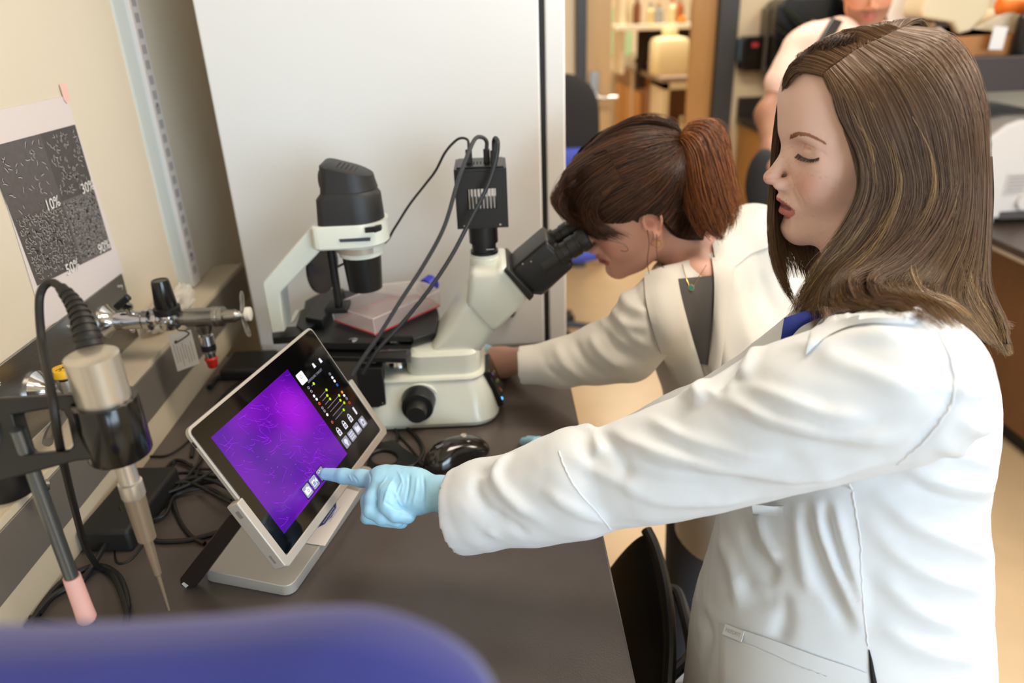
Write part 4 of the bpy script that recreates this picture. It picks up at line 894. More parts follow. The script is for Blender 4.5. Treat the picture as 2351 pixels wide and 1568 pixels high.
rr0 = [ff(a, b, .0026) for a, b in ins(1.0)]; MB().tube(rr0 + [rr0[0]], .0015, 6, smooth=False).build('medium_edge', mat('red_medium_edge', '#d8383f', .25, alpha=.9), fk)
nc = ff(w1 * .51, L2 * 1.06, hF * .55); dn = (e2 + np.array([0, 0, .25])); dn /= np.linalg.norm(dn)
MB().rev(nc, dn, [(0, .015), (.018, .0125)], 24).build('neck', m_ps, fk)
MB().rev(nc + dn * .014, dn, [(0, .0165), (.001, .0175), (.020, .0172), (.022, .0155)], 30).build('blue_cap', mat('blue_cap', '#2b35b8', .4), fk)
# ================================================================== BACKGROUND: ANNEX BEHIND THE DOOR
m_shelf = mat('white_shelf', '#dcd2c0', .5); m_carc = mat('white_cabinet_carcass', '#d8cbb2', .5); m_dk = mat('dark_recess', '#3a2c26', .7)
m_top = mat('worn_grey_worktop', '#8d7c6c', .5)
AY = 5.6
def bk(px, py, y=AY): return ony(px, py, y)
ab_ = thing('annex_bench', 'storage bench with maple doors and open white cubby seen through the doorway', 'bench', (1.3, 6.3, 0))
AZ = ony(1520, 178, 5.9)[2]; e1_ = ony(1520, 178, 5.9); e0 = onz(1395, 134, AZ); e0 = e1_ + (e0 - e1_) * min(1, 1.9 / abs(e0[1] - e1_[1])); AZ0 = AZ
# worktop: edge runs from far-left to the near corner, then right
k0 = np.array([e1_[0], e1_[1], 0]); kl = np.array([e0[0], e0[1], 0]) 
kr = k0 + (k0 - kl)[[1, 0, 2]] * 0 + np.array([1.2, 0, 0])
pl = [kl + (0, 0, AZ - .04), k0 + (0, 0, AZ - .04), kr + (0, 0, AZ - .04), kr + (0, 1.2, AZ - .04), kl + (.2, .4, AZ - .04)]
MB().prism(pl, (0, 0, .04)).build('worktop', m_top, ab_, bevel=.004)
dv = (kl - k0); dL = np.linalg.norm(dv); dv /= dL; dn_ = np.array([dv[1], -dv[0], 0]); dn_ = dn_ if dn_[1] > 0 else -dn_
def pan(a0, a1, z0, z1, name, m, o=0): return MB().prism([k0 + dv * a0 + dn_ * (.03 + o) + (0, 0, z0), k0 + dv * a1 + dn_ * (.03 + o) + (0, 0, z0), k0 + dv * a1 + dn_ * (.03 + o) + (0, 0, z1), k0 + dv * a0 + dn_ * (.03 + o) + (0, 0, z1)], dn_ * .02).build(name, m, ab_, bevel=.002)
pan(0, dL, 0, AZ - .04, 'end_panel', mat('brown_cabinet_side', '#8a5a2c', .5), .02)
n_d = 3
for k in range(n_d): pan(dL * (.42 + .2 * k), dL * (.58 + .2 * k), .1, .85, 'cabinet_door', mat('amber_maple_door', '#c08a42', .5))
pan(dL * .585, dL * .615, 0, AZ - .05, 'stile', m_shelf, -.002)
MB().box(k0[0] + .02, k0[0] + .06, k0[1] + .0, k0[1] + .5, 0, AZ - .04).box(k0[0] + .02, k0[0] + 1.1, k0[1], k0[1] + .5, AZ - .09, AZ - .04).box(k0[0] + .02, k0[0] + 1.1, k0[1], k0[1] + .5, .56, .60).box(k0[0] + .02, k0[0] + 1.1, k0[1], k0[1] + .5, 0, .1).build('cubby_frame', m_carc, ab_)
MB().box(k0[0] + .02, k0[0] + 1.1, k0[1] + .50, k0[1] + .51, 0, AZ - .04).build('cubby_back', mat('brown_cabinet_side', '#8a5a2c', .5), ab_)
jug = thing('white_carboy', 'translucent cream square carboy with a screw cap on the annex bench', 'carboy', (0, 0, 0))
jb = onz(1546, 172, AZ); jx0, jx1 = ony(1503, 150, jb[1])[0], ony(1584, 150, jb[1])[0]; jw = (jx1 - jx0) / 2; jc = (jx0 + jx1) / 2; jt = ony(1546, 88, jb[1])[2]
jug.location = (jc, jb[1] + jw, AZ)
m_jug = mat('cream_polyethylene', '#e6d6ac', .5)
MB().loft([rrect(jc, jb[1] + jw, jw * .96, jw * .96, .04, AZ), rrect(jc, jb[1] + jw, jw, jw, .05, AZ + .02), rrect(jc, jb[1] + jw, jw, jw, .05, jt - .04), rrect(jc, jb[1] + jw, jw * .9, jw * .9, .05, jt - .005), rrect(jc, jb[1] + jw, jw * .45, jw * .45, .05, jt + .01)]).build('body', m_jug, jug, angle=40)
MB().rev((jc, jb[1] + jw, jt + .005), (0, 0, 1), [(0, .055), (.02, .055), (.025, .062), (.06, .06)], 24).build('screw_cap', m_jug, jug)
# stuff on the bench: bottles and boxes
def bottle(name, label, cat, c, r, h, col, capc, group=None):
    t = thing(name, label, cat, c, group); c = np.array(c)
    MB().rev(c, (0, 0, 1), [(0, r * .95), (.005, r), (h * .62, r), (h * .75, r * .45), (h * .85, r * .4)], 18).build('body', mat('col' + col[1:], col, .35), t)
    MB().rev(c + (0, 0, h * .84), (0, 0, 1), [(0, r * .5), (h * .16, r * .48)], 16).build('cap', mat('col' + capc[1:], capc, .4), t); return t
def top(px, py): p = onz(px, py, AZ); return (p[0], min(p[1], 7.3), AZ)
bottle('glass_jar', 'amber-topped squat jar near the left end of the annex bench', 'jar', top(1449, 118), .12, .30, '#c3a77d', '#7a5b39')
bottle('reagent_bottle', 'pale bottle standing left of the cream carboy', 'bottle', top(1497, 152), .04, .14, '#e7c9a5', '#efe1c6')
for i, (px, py, c_, w_, l_) in enumerate(((1428, 128, '#d9c9ab', .12, 'cream tip box at the left end of the annex bench'), (1452, 140, '#b8472f', .07, 'small red box on the annex bench'), (1466, 138, '#a79db8', .09, 'lilac box on the annex bench'), (1494, 160, '#4a42a8', .05, 'small blue-violet box beside the cream carboy'), (1475, 145, '#b8b6a8', .07, 'grey box between the lilac box and the carboy'))):
    p = top(px, py); t = thing('supply_box', l_, 'box', p)
    MB().box(p[0] - w_ / 2, p[0] + w_ / 2, p[1], p[1] + w_, AZ, AZ + w_ * .75).build('box_body', mat('col' + c_[1:], c_, .5), t, bevel=.004)
    MB().box(p[0] - w_ / 2 - .002, p[0] + w_ / 2 + .002, p[1] - .002, p[1] + w_ + .002, AZ + w_ * .75, AZ + w_ * .9).build('lid', m_shelf, t, bevel=.004)
# shelf above
sy = k0[1] + .35
s0, s1_ = ony(1418, 45, sy + .5), ony(1598, 68, sy)
shf = thing('wall_shelf', 'cream shelf crowded with glassware above the annex bench', 'shelf', (1.6, sy + .4, 1.45))
zsh = ony(1560, 60, sy)[2]
MB().box(s0[0] - .1, s0[0] + 2.0, sy, sy + .40, zsh - .02, zsh + .02).box(s0[0] - .1, s0[0] + 2.0, sy, sy + .40, zsh + .55, zsh + .59).build('board', m_shelf, shf, bevel=.003)
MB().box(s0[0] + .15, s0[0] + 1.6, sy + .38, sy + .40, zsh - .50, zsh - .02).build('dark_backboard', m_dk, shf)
for k in (0.05, 1.9): MB().box(s0[0] + k - .1, s0[0] + k - .06, sy + .05, sy + .4, AZ, zsh + .59).build('upright', m_carc, shf)
cs = ['#b9a98a', '#8b5a3a', '#cdbb8a', '#a8b0b4', '#d8c9a0', '#c26f3d', '#9a8a72', '#7c8c88', '#cdb38a', '#b8643c', '#d2cdbd', '#8a7a5a']
br_ = random.Random(8)
ORD = ['first', 'second', 'third', 'fourth', 'fifth', 'sixth', 'seventh', 'eighth', 'ninth', 'tenth', 'eleventh', 'twelfth', 'thirteenth']
CN = ['khaki', 'brown', 'straw-coloured', 'grey-blue', 'cream', 'rust-orange', 'taupe', 'grey-green', 'sand-coloured', 'terracotta', 'off-white', 'olive-brown']
for k in range(13):
    xx = s0[0] + .02 + k * .086; c_ = cs[k % 12]
    bottle('reagent_bottle', CN[k % 12] + ' bottle, ' + ORD[k] + ' from the left in the row on the annex shelf', 'bottle', (xx, sy + .08 + .12 * (k % 2), zsh + .02), .030 + .008 * br_.random(), .12 + .14 * br_.random(), c_, cs[(k + 5) % 12], 'bottles crowded on the annex shelf')
p = ony(1566, 56, sy + .03); bottle('orange_cap_bottle', 'short bottle with orange cap at the front edge of the annex shelf', 'bottle', (p[0], sy + .04, zsh + .02), .03, .06, '#d98a3a', '#e8862a')
t = thing('green_wall_notice', 'blurred pale green sheet on the annex wall left of the shelf', 'notice', ony(1415, 70, 7.9)); p = ony(1412, 75, 7.97); 
MB().box(p[0] - .18, p[0] + .18, 7.985, 7.998, p[2] - .22, p[2] + .22).build('sheet', mat('pale_green', '#a7c79a', .6), t)
for i in range(4):
    p = (k0[0] + .18 + i * .07, k0[1] + .06, .60); bottle('cubby_bottle', 'pale bottle, ' + ORD[i] + ' from the left in the open cubby of the annex bench', 'bottle', p, .03, .15 + .02 * (i % 2), '#cfc2a4', '#e8e0cc', 'pale bottles in the open cubby')

# ================================================================== MAIN ROOM, FAR WALL: DISPENSERS, COUNTER, CHAIR
def ww(px, py): return ony(px, py, YF - .1)
dsp = thing('towel_dispenser', 'large glossy black paper towel dispenser on the far wall', 'dispenser', (1.85, YF, 1.2))
a, b_ = ww(1768, 4), ww(1905, 170)
MB().loft([rrect((a[0] + b_[0]) / 2, 0, (b_[0] - a[0]) / 2, .21, .07, 0)]).build if False else None
def wallbox(x0, x1, z0, z1, d, r, name, m, par, y0=None, bev=.01):
    y0 = YF if y0 is None else y0
    P = [(x, 0, z) for x, z, _ in [(q[0], q[1], 0) for q in rrect((x0 + x1) / 2, (z0 + z1) / 2, (x1 - x0) / 2, (z1 - z0) / 2, r, 0, 6)]]
    return MB().prism([(x, y0, z) for x, _, z in P], (0, -d, 0)).build(name, m, par, bevel=bev, seg=3)
wallbox(a[0], b_[0], b_[2], a[2] + .02, .22, .08, 'cover', mat('smoked_black_plastic', '#0e0d0d', .2), dsp)
wallbox(a[0] - .012, a[0] + .03, b_[2] + .02, a[2] - .03, .12, .015, 'side_trim', mat('grey_translucent_side', '#5b524b', .3), dsp)
wallbox(a[0] + .05, b_[0] - .05, b_[2] - .025, b_[2] + .01, .17, .01, 'paper_outlet', m_blk, dsp)
c = ww(1847, 50); MB().rev((c[0], YF - .22, c[2]), (0, -1, 0), [(0, .014), (.003, .012)], 16).build('emblem', mat('emblem_grey', '#5a5c60', .4), dsp)
sd = thing('soap_dispenser', 'small black soap dispenser with clear side on the far wall', 'dispenser', (1.56, YF, 1.2))
a, b_ = ww(1708, 84), ww(1752, 162)
sb = wallbox(a[0], b_[0], b_[2], a[2], .10, .02, 'housing', m_blkgl, sd)
wallbox(a[0] - .01, a[0] + .035, b_[2] + .05, a[2] - .01, .07, .01, 'clear_reservoir', mat('bluish_clear', '#4d6275', .2), sd)
wallbox(a[0] + .05, a[0] + .09, a[2] - .06, a[2] - .035, .104, .004, 'red_indicator', mat('red_mark', '#b0322a', .4), sd, bev=.001)
ct = thing('far_counter', 'counter with black worktop and maple cabinets below the far wall dispensers', 'counter', (2.4, 4.2, 0))
cx0 = 1.50
cf = onz(1690, 262, .93)[1]
CFY = 4.0
MB().box(cx0, 3.4, CFY, YF - .004, .89, .93).box(cx0, 3.4, YF - .03, YF - .004, .93, 1.04).build('worktop', mat('black_worktop', '#2b2624', .35), ct, bevel=.004)
MB().box(cx0 + .02, 3.4, CFY + .03, YF - .004, 0, .89).build('cabinet_body', mat('honey_maple', '#b98a4c', .5, noise=.06, nscale=6), ct)
for k in range(4):
    dd = MB().box(cx0 + .03 + k * .46, cx0 + .47 + k * .46, CFY + .01, CFY + .03, .12, .86).build('cabinet_door', mat('honey_maple', '#b98a4c', .5), ct, bevel=.003)
    MB().tube([(cx0 + .42 + k * .46, CFY + .01, .62), (cx0 + .42 + k * .46, CFY - .02, .63), (cx0 + .42 + k * .46, CFY - .02, .73), (cx0 + .42 + k * .46, CFY + .01, .74)], .005).build('handle', m_steel, dd)
# dark chair back with blue seat seen between refrigerator and door frame
bkp = thing('swivel_chair', 'dark office chair with blue seat in the gap between refrigerator and door frame', 'chair', (.40, 3.6, 0))
mb = MB(); mb.ball((0, 0, 0), 1, 24, 16); V = np.array(mb.v); V = np.sign(V) * np.abs(V) ** .7
p = ony(1300, 290, 3.6); cx3 = p[0] - .06; cz3 = ony(1300, 300, 3.6)[2]
newobj('backrest', V * (.22, .04, .26) + np.array([cx3, 3.6, cz3]), mb.f, mat('dark_mesh_back', '#1d1a1b', .8), bkp)
newobj('seat', V * (.26, .24, .05) + np.array([cx3, 3.42, .55]), mb.f, mat('blue_seat', '#3f4fae', .8), bkp)
newobj('blue_pad', V * (.16, .05, .08) + np.array([cx3 + .07, 3.55, ony(1310, 350, 3.55)[2] - .06]), mb.f, mat('blue_seat', '#3f4fae', .8), bkp)
MB().cyl((cx3, 3.45, .12), (cx3, 3.45, .52), .03).box(cx3 - .02, cx3 + .02, 3.6, 3.64, .5, .95).build('post', m_blk, bkp)
for k in range(5):
    a_ = 2 * PI * k / 5; MB().tube([(cx3, 3.45, .12), (cx3 + .26 * math.cos(a_), 3.45 + .26 * math.sin(a_), .07)], .018).ball((cx3 + .27 * math.cos(a_), 3.45 + .27 * math.sin(a_), .03), .03, 12, 8).build('leg', m_blk, bkp)

# ================================================================== RIGHT SIDE: EQUIPMENT BENCH
RY = 2.7
def rp(px, py, y=RY): return ony(px, py, y)
rb_ = thing('equipment_bench', 'dark-topped bench with brown cabinet at the right picture edge', 'bench', (2.5, 3.0, 0))
A1 = np.array([1.70, 2.95]); 
zt = .76
eL, eR = onz(2230, 524, zt), onz(2351, 578, zt)
dr = eR - eL; dr[2] = 0; dr /= np.linalg.norm(dr); nb = np.array([-dr[1], dr[0], 0])
P_ = [eL - dr * .35, eL + dr * 1.2, eL + dr * 1.2 + nb * .85, eL - dr * .35 + nb * .85]
MB().prism([p - (0, 0, .035) for p in P_], (0, 0, .035)).build('worktop', mat('dark_brown_worktop', '#3d332e', .35), rb_, bevel=.003)
MB().prism([p - (0, 0, .040) - nb * .004 for p in P_], (0, 0, .012)).build('edge_band', mat('pale_edge_band', '#a79a8c', .5), rb_)
Q_ = [P_[0] + dr * .10 + nb * .07, P_[1] + nb * .07, P_[2], P_[3] + dr * .10]
MB().prism([(p[0], p[1], .08) for p in Q_], (0, 0, zt - .12)).build('cabinet_body', mat('brown_oak_cabinet', '#6f4d30', .5, noise=.08, nscale=5, stretch=(6, 6, .6)), rb_, bevel=.003)
MB().prism([(p[0], p[1], 0) for p in [Q_[0] + nb * .04, Q_[1] + nb * .04, Q_[2], Q_[3]]], (0, 0, .08)).build('toe_kick', m_gasket, rb_)
# white machine
mc0 = eL + dr * .12 + nb * .16; mcx = eL + nb * .12
mach = thing('benchtop_centrifuge', 'large rounded white benchtop machine with printed label at the right picture edge', 'machine', (mcx[0], mcx[1], zt))
My = 2.75
def mz(px, py): return ony(px, py, My)
pf_ = [mz(*p) for p in ((2130, 478), (2130, 330), (2170, 300), (2270, 290), (2300, 262), (2351, 248), (2480, 240), (2560, 300), (2580, 500), (2265, 488))]
zb_m = zt + .02
PF_ = [(mz(2180, 400)[0], zb_m), (mz(2180, 400)[0], 1.0), (mz(2262, 300)[0], 1.06), (mz(2285, 280)[0], 1.10), (mz(2320, 255)[0], 1.14), (mz(2351, 245)[0], 1.155), (mz(2480, 245)[0], 1.155), (mz(2530, 300)[0], 1.05), (mz(2530, 300)[0], zb_m)]
m_mach = mat('machine_white', '#d9d6d4', .4)
mb_ = MB().prism([(x, My, z) for x, z in PF_], (0, .5, 0)).build('housing', m_mach, mach, bevel=.012, seg=3)
for k in (2200, 2250, 2420): MB().rev((mz(k + 40, 480)[0], My + .05, zt), (0, 0, 1), [(0, .025), (.025, .025)]).build('foot', m_mach, mach)
lx = mz(2315, 440); MB().box(mz(2305, 430)[0], mz(2360, 430)[0], My - .002, My, mz(2305, 450)[2], mz(2305, 400)[2]).build('label_plate', mat('label_lightgrey', '#c3bfbd', .5), mach)
tl = MB()
for k in range(5): z_ = mz(2310, 408 + k * 8)[2]; tl.box(mz(2312, 430)[0], mz(2350, 430)[0], My - .003, My - .002, z_, z_ + .004)
tag(tl.build('label_print', mat('label_grey_print', '#8f8b8a', .6), mach), kind='stuff')
MB().box(mz(2290, 260)[0], mz(2292, 260)[0], My - .001, My + .3, 1.06, 1.08).box(mz(2300, 468)[0], mz(2400, 468)[0], My - .004, My, zb_m, zb_m + .03).build('dark_seam', mat('dark_seam', '#4a4747', .6), mach)
MB().rev((mz(2345, 468)[0], My, mz(2345, 462)[2]), (0, -1, 0), [(0, .03), (.02, .028)]).build('round_knob', m_mach, mach)
# cream shelf unit above and dark reagent shelf
us = thing('reagent_shelf', 'dark overhead shelf above the white machine', 'shelf', (2.1, 2.75, 1.26))
MB().box(rp(2020, 150)[0], 3.6, 2.72, 3.56, 1.262, 1.38).build('board', mat('dark_shelf_board', '#322a2b', .45), us, bevel=.003)
MB().box(rp(2110, 250)[0], 3.6, 3.53, 3.56, .76, 1.26).build('back_panel', mat('cream_panel', '#dcc8a8', .6), us)
for x_ in (rp(2125, 200)[0], 3.5): MB().box(x_, x_ + .03, 3.40, 3.52, zt, 1.262).build('upright', m_carc, us)
ud = thing('white_drawer_unit', 'cream drawer unit between shelf and white machine', 'drawers', (2.3, 2.95, .76))
MB().box(mz(2215, 230)[0] + .1, 3.4, 3.27, 3.5, .76, 1.24).build('carcass', m_carc, ud)
# items on the dark shelf
zS2 = 1.38
ins_ = thing('beige_instrument', 'beige angled benchtop instrument on the dark overhead shelf', 'instrument', (2.0, 2.9, zS2))
G = lambda px, py: ony(px, py, 2.85)
pI = [G(*p) for p in ((2100, 40), (2100, 18), (2140, -60), (2260, -60), (2250, 30), (2210, 70), (2182, 78), (2170, 52))]
MB().prism([(p[0], 2.80, p[2]) for p in pI], (0, .3, 0)).build('upper_housing', mat('beige_abs', '#cfc2a2', .45), ins_, bevel=.01, seg=3)
pI = [G(*p) for p in ((2135, 52), (2168, 52), (2182, 78), (2215, 70), (2320, 20), (2351, 60), (2351, 84), (2150, 80))]
MB().prism([(p[0], 2.83, p[2]) for p in pI], (0, .25, 0)).build('lower_housing', mat('beige_abs_light', '#c8baa0', .45), ins_, bevel=.006)
MB().box(G(2140, 60)[0], G(2165, 60)[0], 2.825, 2.835, G(2140, 62)[2], G(2140, 44)[2]).build('dark_opening', m_dk, ins_)
MB().box(G(2150, 84)[0], 2.4, 2.80, 3.1, zS2, G(2150, 84)[2]).build('foot_block', mat('amber_wood_block', '#a8703a', .5), ins_)
cdd = thing('white_card', 'white card leaning on the dark overhead shelf', 'card', G(2290, 120))
cq = [ony(*p, 2.76) for p in ((2270, 114), (2301, 114), (2315, 62), (2284, 60))]
MB().prism([np.array(p) for p in cq], (0, .004, 0)).build('sheet', mat('card_white', '#dcdcdc', .5), cdd)
bottle('black_bottle', 'black bottle standing beside the white card', 'bottle', (ony(2345, 120, 2.775)[0], 2.775, zS2), .036, .20, '#15161a', '#101014')
orr = thing('orange_tube', 'bright orange cylinder lying across the top of the beige instrument', 'cylinder', G(2340, 15))
MB().cyl(ony(2292, 12, 2.85), ony(2460, 12, 2.85), .031).build('cylinder', mat('bright_orange', '#e8741c', .5), orr, bevel=.01)
# plant and foil bags behind the man
plt = thing('potted_plant', 'dark green leafy plant on the far counter behind the man in pink', 'plant', (ony(2010, 40, 4.25)[0], 4.25, .93))
px_ = ony(2010, 60, 4.25)[0]
MB().rev((px_, 4.25, .93), (0, 0, 1), [(0, .09), (.18, .12), (.18, .10)], 20).build('pot', m_carc, plt)
lr = random.Random(4)
for k in range(60):
    a_ = lr.uniform(0, 6.28); el = lr.uniform(.5, 1.4); L = lr.uniform(.35, .78); b0_ = np.array([px_, 4.25, .93 + .16]); d_ = np.array([math.cos(a_) * math.cos(el), math.sin(a_) * math.cos(el) * .5, math.sin(el)])
    s_ = np.cross(d_, (0, 0, 1)); s_ /= np.linalg.norm(s_); t0 = b0_ + d_ * L * .5; t1 = b0_ + d_ * L
    MB().add([b0_, t0 + s_ * .05, t1, t0 - s_ * .05, t0 + (0, 0, .01)], [(0, 1, 4), (1, 2, 4), (2, 3, 4), (3, 0, 4)]).build('leaf', mat('leaf_green', '#3f5222', .5), plt)
fb_ = thing('foil_sheet_stack', 'pale crinkled plastic sheeting beside the man\'s face', 'sheeting', (ony(2075, 60, 2.95)[0], 2.95, zS2))
x0_ = ony(2045, 40, 2.95)[0]
for k in range(5):
    MB().prism([(x0_ + k * .022, 2.9, zS2), (x0_ + k * .022 + .02, 2.9, zS2), (x0_ + k * .022 - .02, 2.94, zS2 + .24), (x0_ + k * .022 - .045, 2.94, zS2 + .23)], (0, .006, 0)).build('sheet', mat('pale_plastic', '#c9beb0', .3), fb_)

# ================================================================== LAB CHAIR AT BENCH (black) AND BLUE CHAIR (foreground)
ch = thing('lab_chair', 'black lab chair with grey loop armrest tucked beside the bench under the near sleeve', 'chair', (.42, .82, 0))
tb_pts = [(1482, 1212, .80), (1500, 1250, .79), (1520, 1320, .775), (1532, 1400, .755), (1536, 1480, .735), (1532, 1568, .715)]
edge = [np.array(onz(*p)) for p in tb_pts]
far_e = [np.array([.150, 1.03, .80]), np.array([.150, .97, .80]), np.array([.150, .91, .79]), np.array([.15, .84, .77]), np.array([.15, .77, .75]), np.array([.15, .69, .73])]
# curved shell: backrest sweeping from the worktop edge to its outer rim
rows = []
for t_ in np.linspace(0, 1, 9):
    rows.append([far_e[i] * (1 - t_) + edge[i] * t_ + np.array([0, 0, -.02 * math.sin(PI * t_) - .16 * (1 - t_) ** 2]) for i in range(6)])
top_ = MB(); 
Vr = [p for r_ in rows for p in r_] + [p - np.array([.004, 0, .03]) for r_ in rows for p in r_]
nR, nC = 9, 6; F = []
for i in range(nR - 1):
    for j in range(nC - 1):
        a = i * nC + j; F.append((a, a + 1, a + nC + 1, a + nC)); b = a + nR * nC; F.append((b, b + nC, b + nC + 1, b + 1))
bd = [(0, j) for j in range(nC - 1)] + [(i, nC - 1) for i in range(nR - 1)] + [(nR - 1, j) for j in range(nC - 1, 0, -1)] + [(i, 0) for i in range(nR - 1, 0, -1)]
for k in range(len(bd)):
    a = bd[k][0] * nC + bd[k][1]; nx = bd[(k + 1) % len(bd)]; b = nx[0] * nC + nx[1]; F.append((a, b, b + nR * nC, a + nR * nC))
o = newobj('backrest', Vr, F, mat('chair_black_shell', '#141517', .42), ch, angle=60)
sm = o.modifiers.new('s', 'SUBSURF'); sm.levels = 2; sm.render_levels = 2
MB().tube([e + np.array([.002, 0, -.005]) for e in edge], .010, 10).build('outer_rim', m_blk, ch)
arm_p = [onz(1534, 1352, .70), onz(1556, 1362, .70), onz(1574, 1420, .70), onz(1588, 1490, .69), onz(1580, 1512, .69), onz(1540, 1552, .69), onz(1528, 1560, .69)]
MB().tube(arm_p, .0095, 10, 8).build('armrest', mat('grey_black_armrest', '#3f4043', .4), ch)
MB().tube([arm_p[0], onz(1528, 1400, .69), onz(1524, 1480, .68), arm_p[-1]], .009, 10).build('armrest_support', m_blk, ch)
newobj('seat', V * (.22, .22, .035) + np.array([-.03, .86, .50]), mb.f, mat('chair_black_shell', '#141517', .42), ch) if len(V) == len(mb.v) else None
MB().cyl((-.03, .86, .10), (-.03, .86, .48), .028).tube([(-.03, .86, .49), (.16, .86, .50), (.235, .86, .58), (.235, .86, .70)], .016).build('post', m_blk, ch)
for k in range(5):
    a_ = 2 * PI * k / 5 + .3; MB().tube([(-.03, .86, .11), (-.03 + .27 * math.cos(a_), .86 + .27 * math.sin(a_), .07)], .018).ball((-.03 + .28 * math.cos(a_), .86 + .28 * math.sin(a_), .03), .03, 12, 8).build('leg', m_blk, ch)
# blue object in the extreme foreground
BD = .27
bf = thing('blue_chair', 'blurred deep blue rounded chair backrest in the extreme foreground at bottom left', 'chair', (-.10, .05, 0))
outl_ = [at(*p, BD) for p in ((-520, 1520), (-300, 1460), (0, 1456), (250, 1448), (500, 1432), (700, 1414), (840, 1412), (960, 1440), (1050, 1488), (1112, 1550), (1140, 1630), (1110, 1800), (1000, 1990), (600, 2060), (0, 2060), (-400, 1950), (-540, 1700))]
C3 = catmull(outl_ + [outl_[0]], 5)[:-1]; cn = C3.mean(axis=0); nB = np.array([0, -1, 0.]); 
nB = np.cross(outl_[4] - outl_[0], outl_[12] - outl_[4]); nB /= np.linalg.norm(nB)
rings = []
for s_, o_ in ((.55, -.022), (.85, -.020), (.95, -.014), (1.0, -.004), (1.0, .006), (.95, .014), (.85, .018), (.55, .020)): rings.append([cn + (p - cn) * s_ + nB * o_ for p in C3])
MB().loft(rings).build('backrest', mat('blue_upholstery', '#252a78', .75, noise=.05, nscale=30, sheen=.3), bf, angle=80)
MB().tube([cn + nB * .0, cn + (0, -.06, -.12), (-.15, .0, .80), (-.15, .05, .66)], .018, 10).build('back_post', m_blk, bf)
mb2 = MB().ball((0, 0, 0), 1, 24, 16); V2 = np.array(mb2.v); V2 = np.sign(V2) * np.abs(V2) ** .6
newobj('seat', V2 * (.22, .20, .04) + np.array([.36, -.02, .62]) * (0, 1, 1) + np.array([-.12 + .50, 0, 0]), mb2.f, mat('blue_upholstery', '#252a78', .75), bf) if False else None
newobj('seat', V2 * (.20, .20, .04) + np.array([-.12, -.22, .64]), mb2.f, mat('blue_upholstery', '#252a78', .75), bf)
MB().cyl((-.12, -.22, .10), (-.12, -.22, .62), .028).tube([(-.12, -.22, .61), (-.14, -.05, .62), (-.15, .02, .66)], .016).build('gas_lift', m_blk, bf)
for k in range(5):
    a_ = 2 * PI * k / 5 + .2; MB().tube([(-.12, -.22, .11), (-.12 + .27 * math.cos(a_), -.22 + .27 * math.sin(a_), .07)], .018).ball((-.12 + .28 * math.cos(a_), -.22 + .28 * math.sin(a_), .03), .03, 12, 8).build('leg', m_blk, bf)
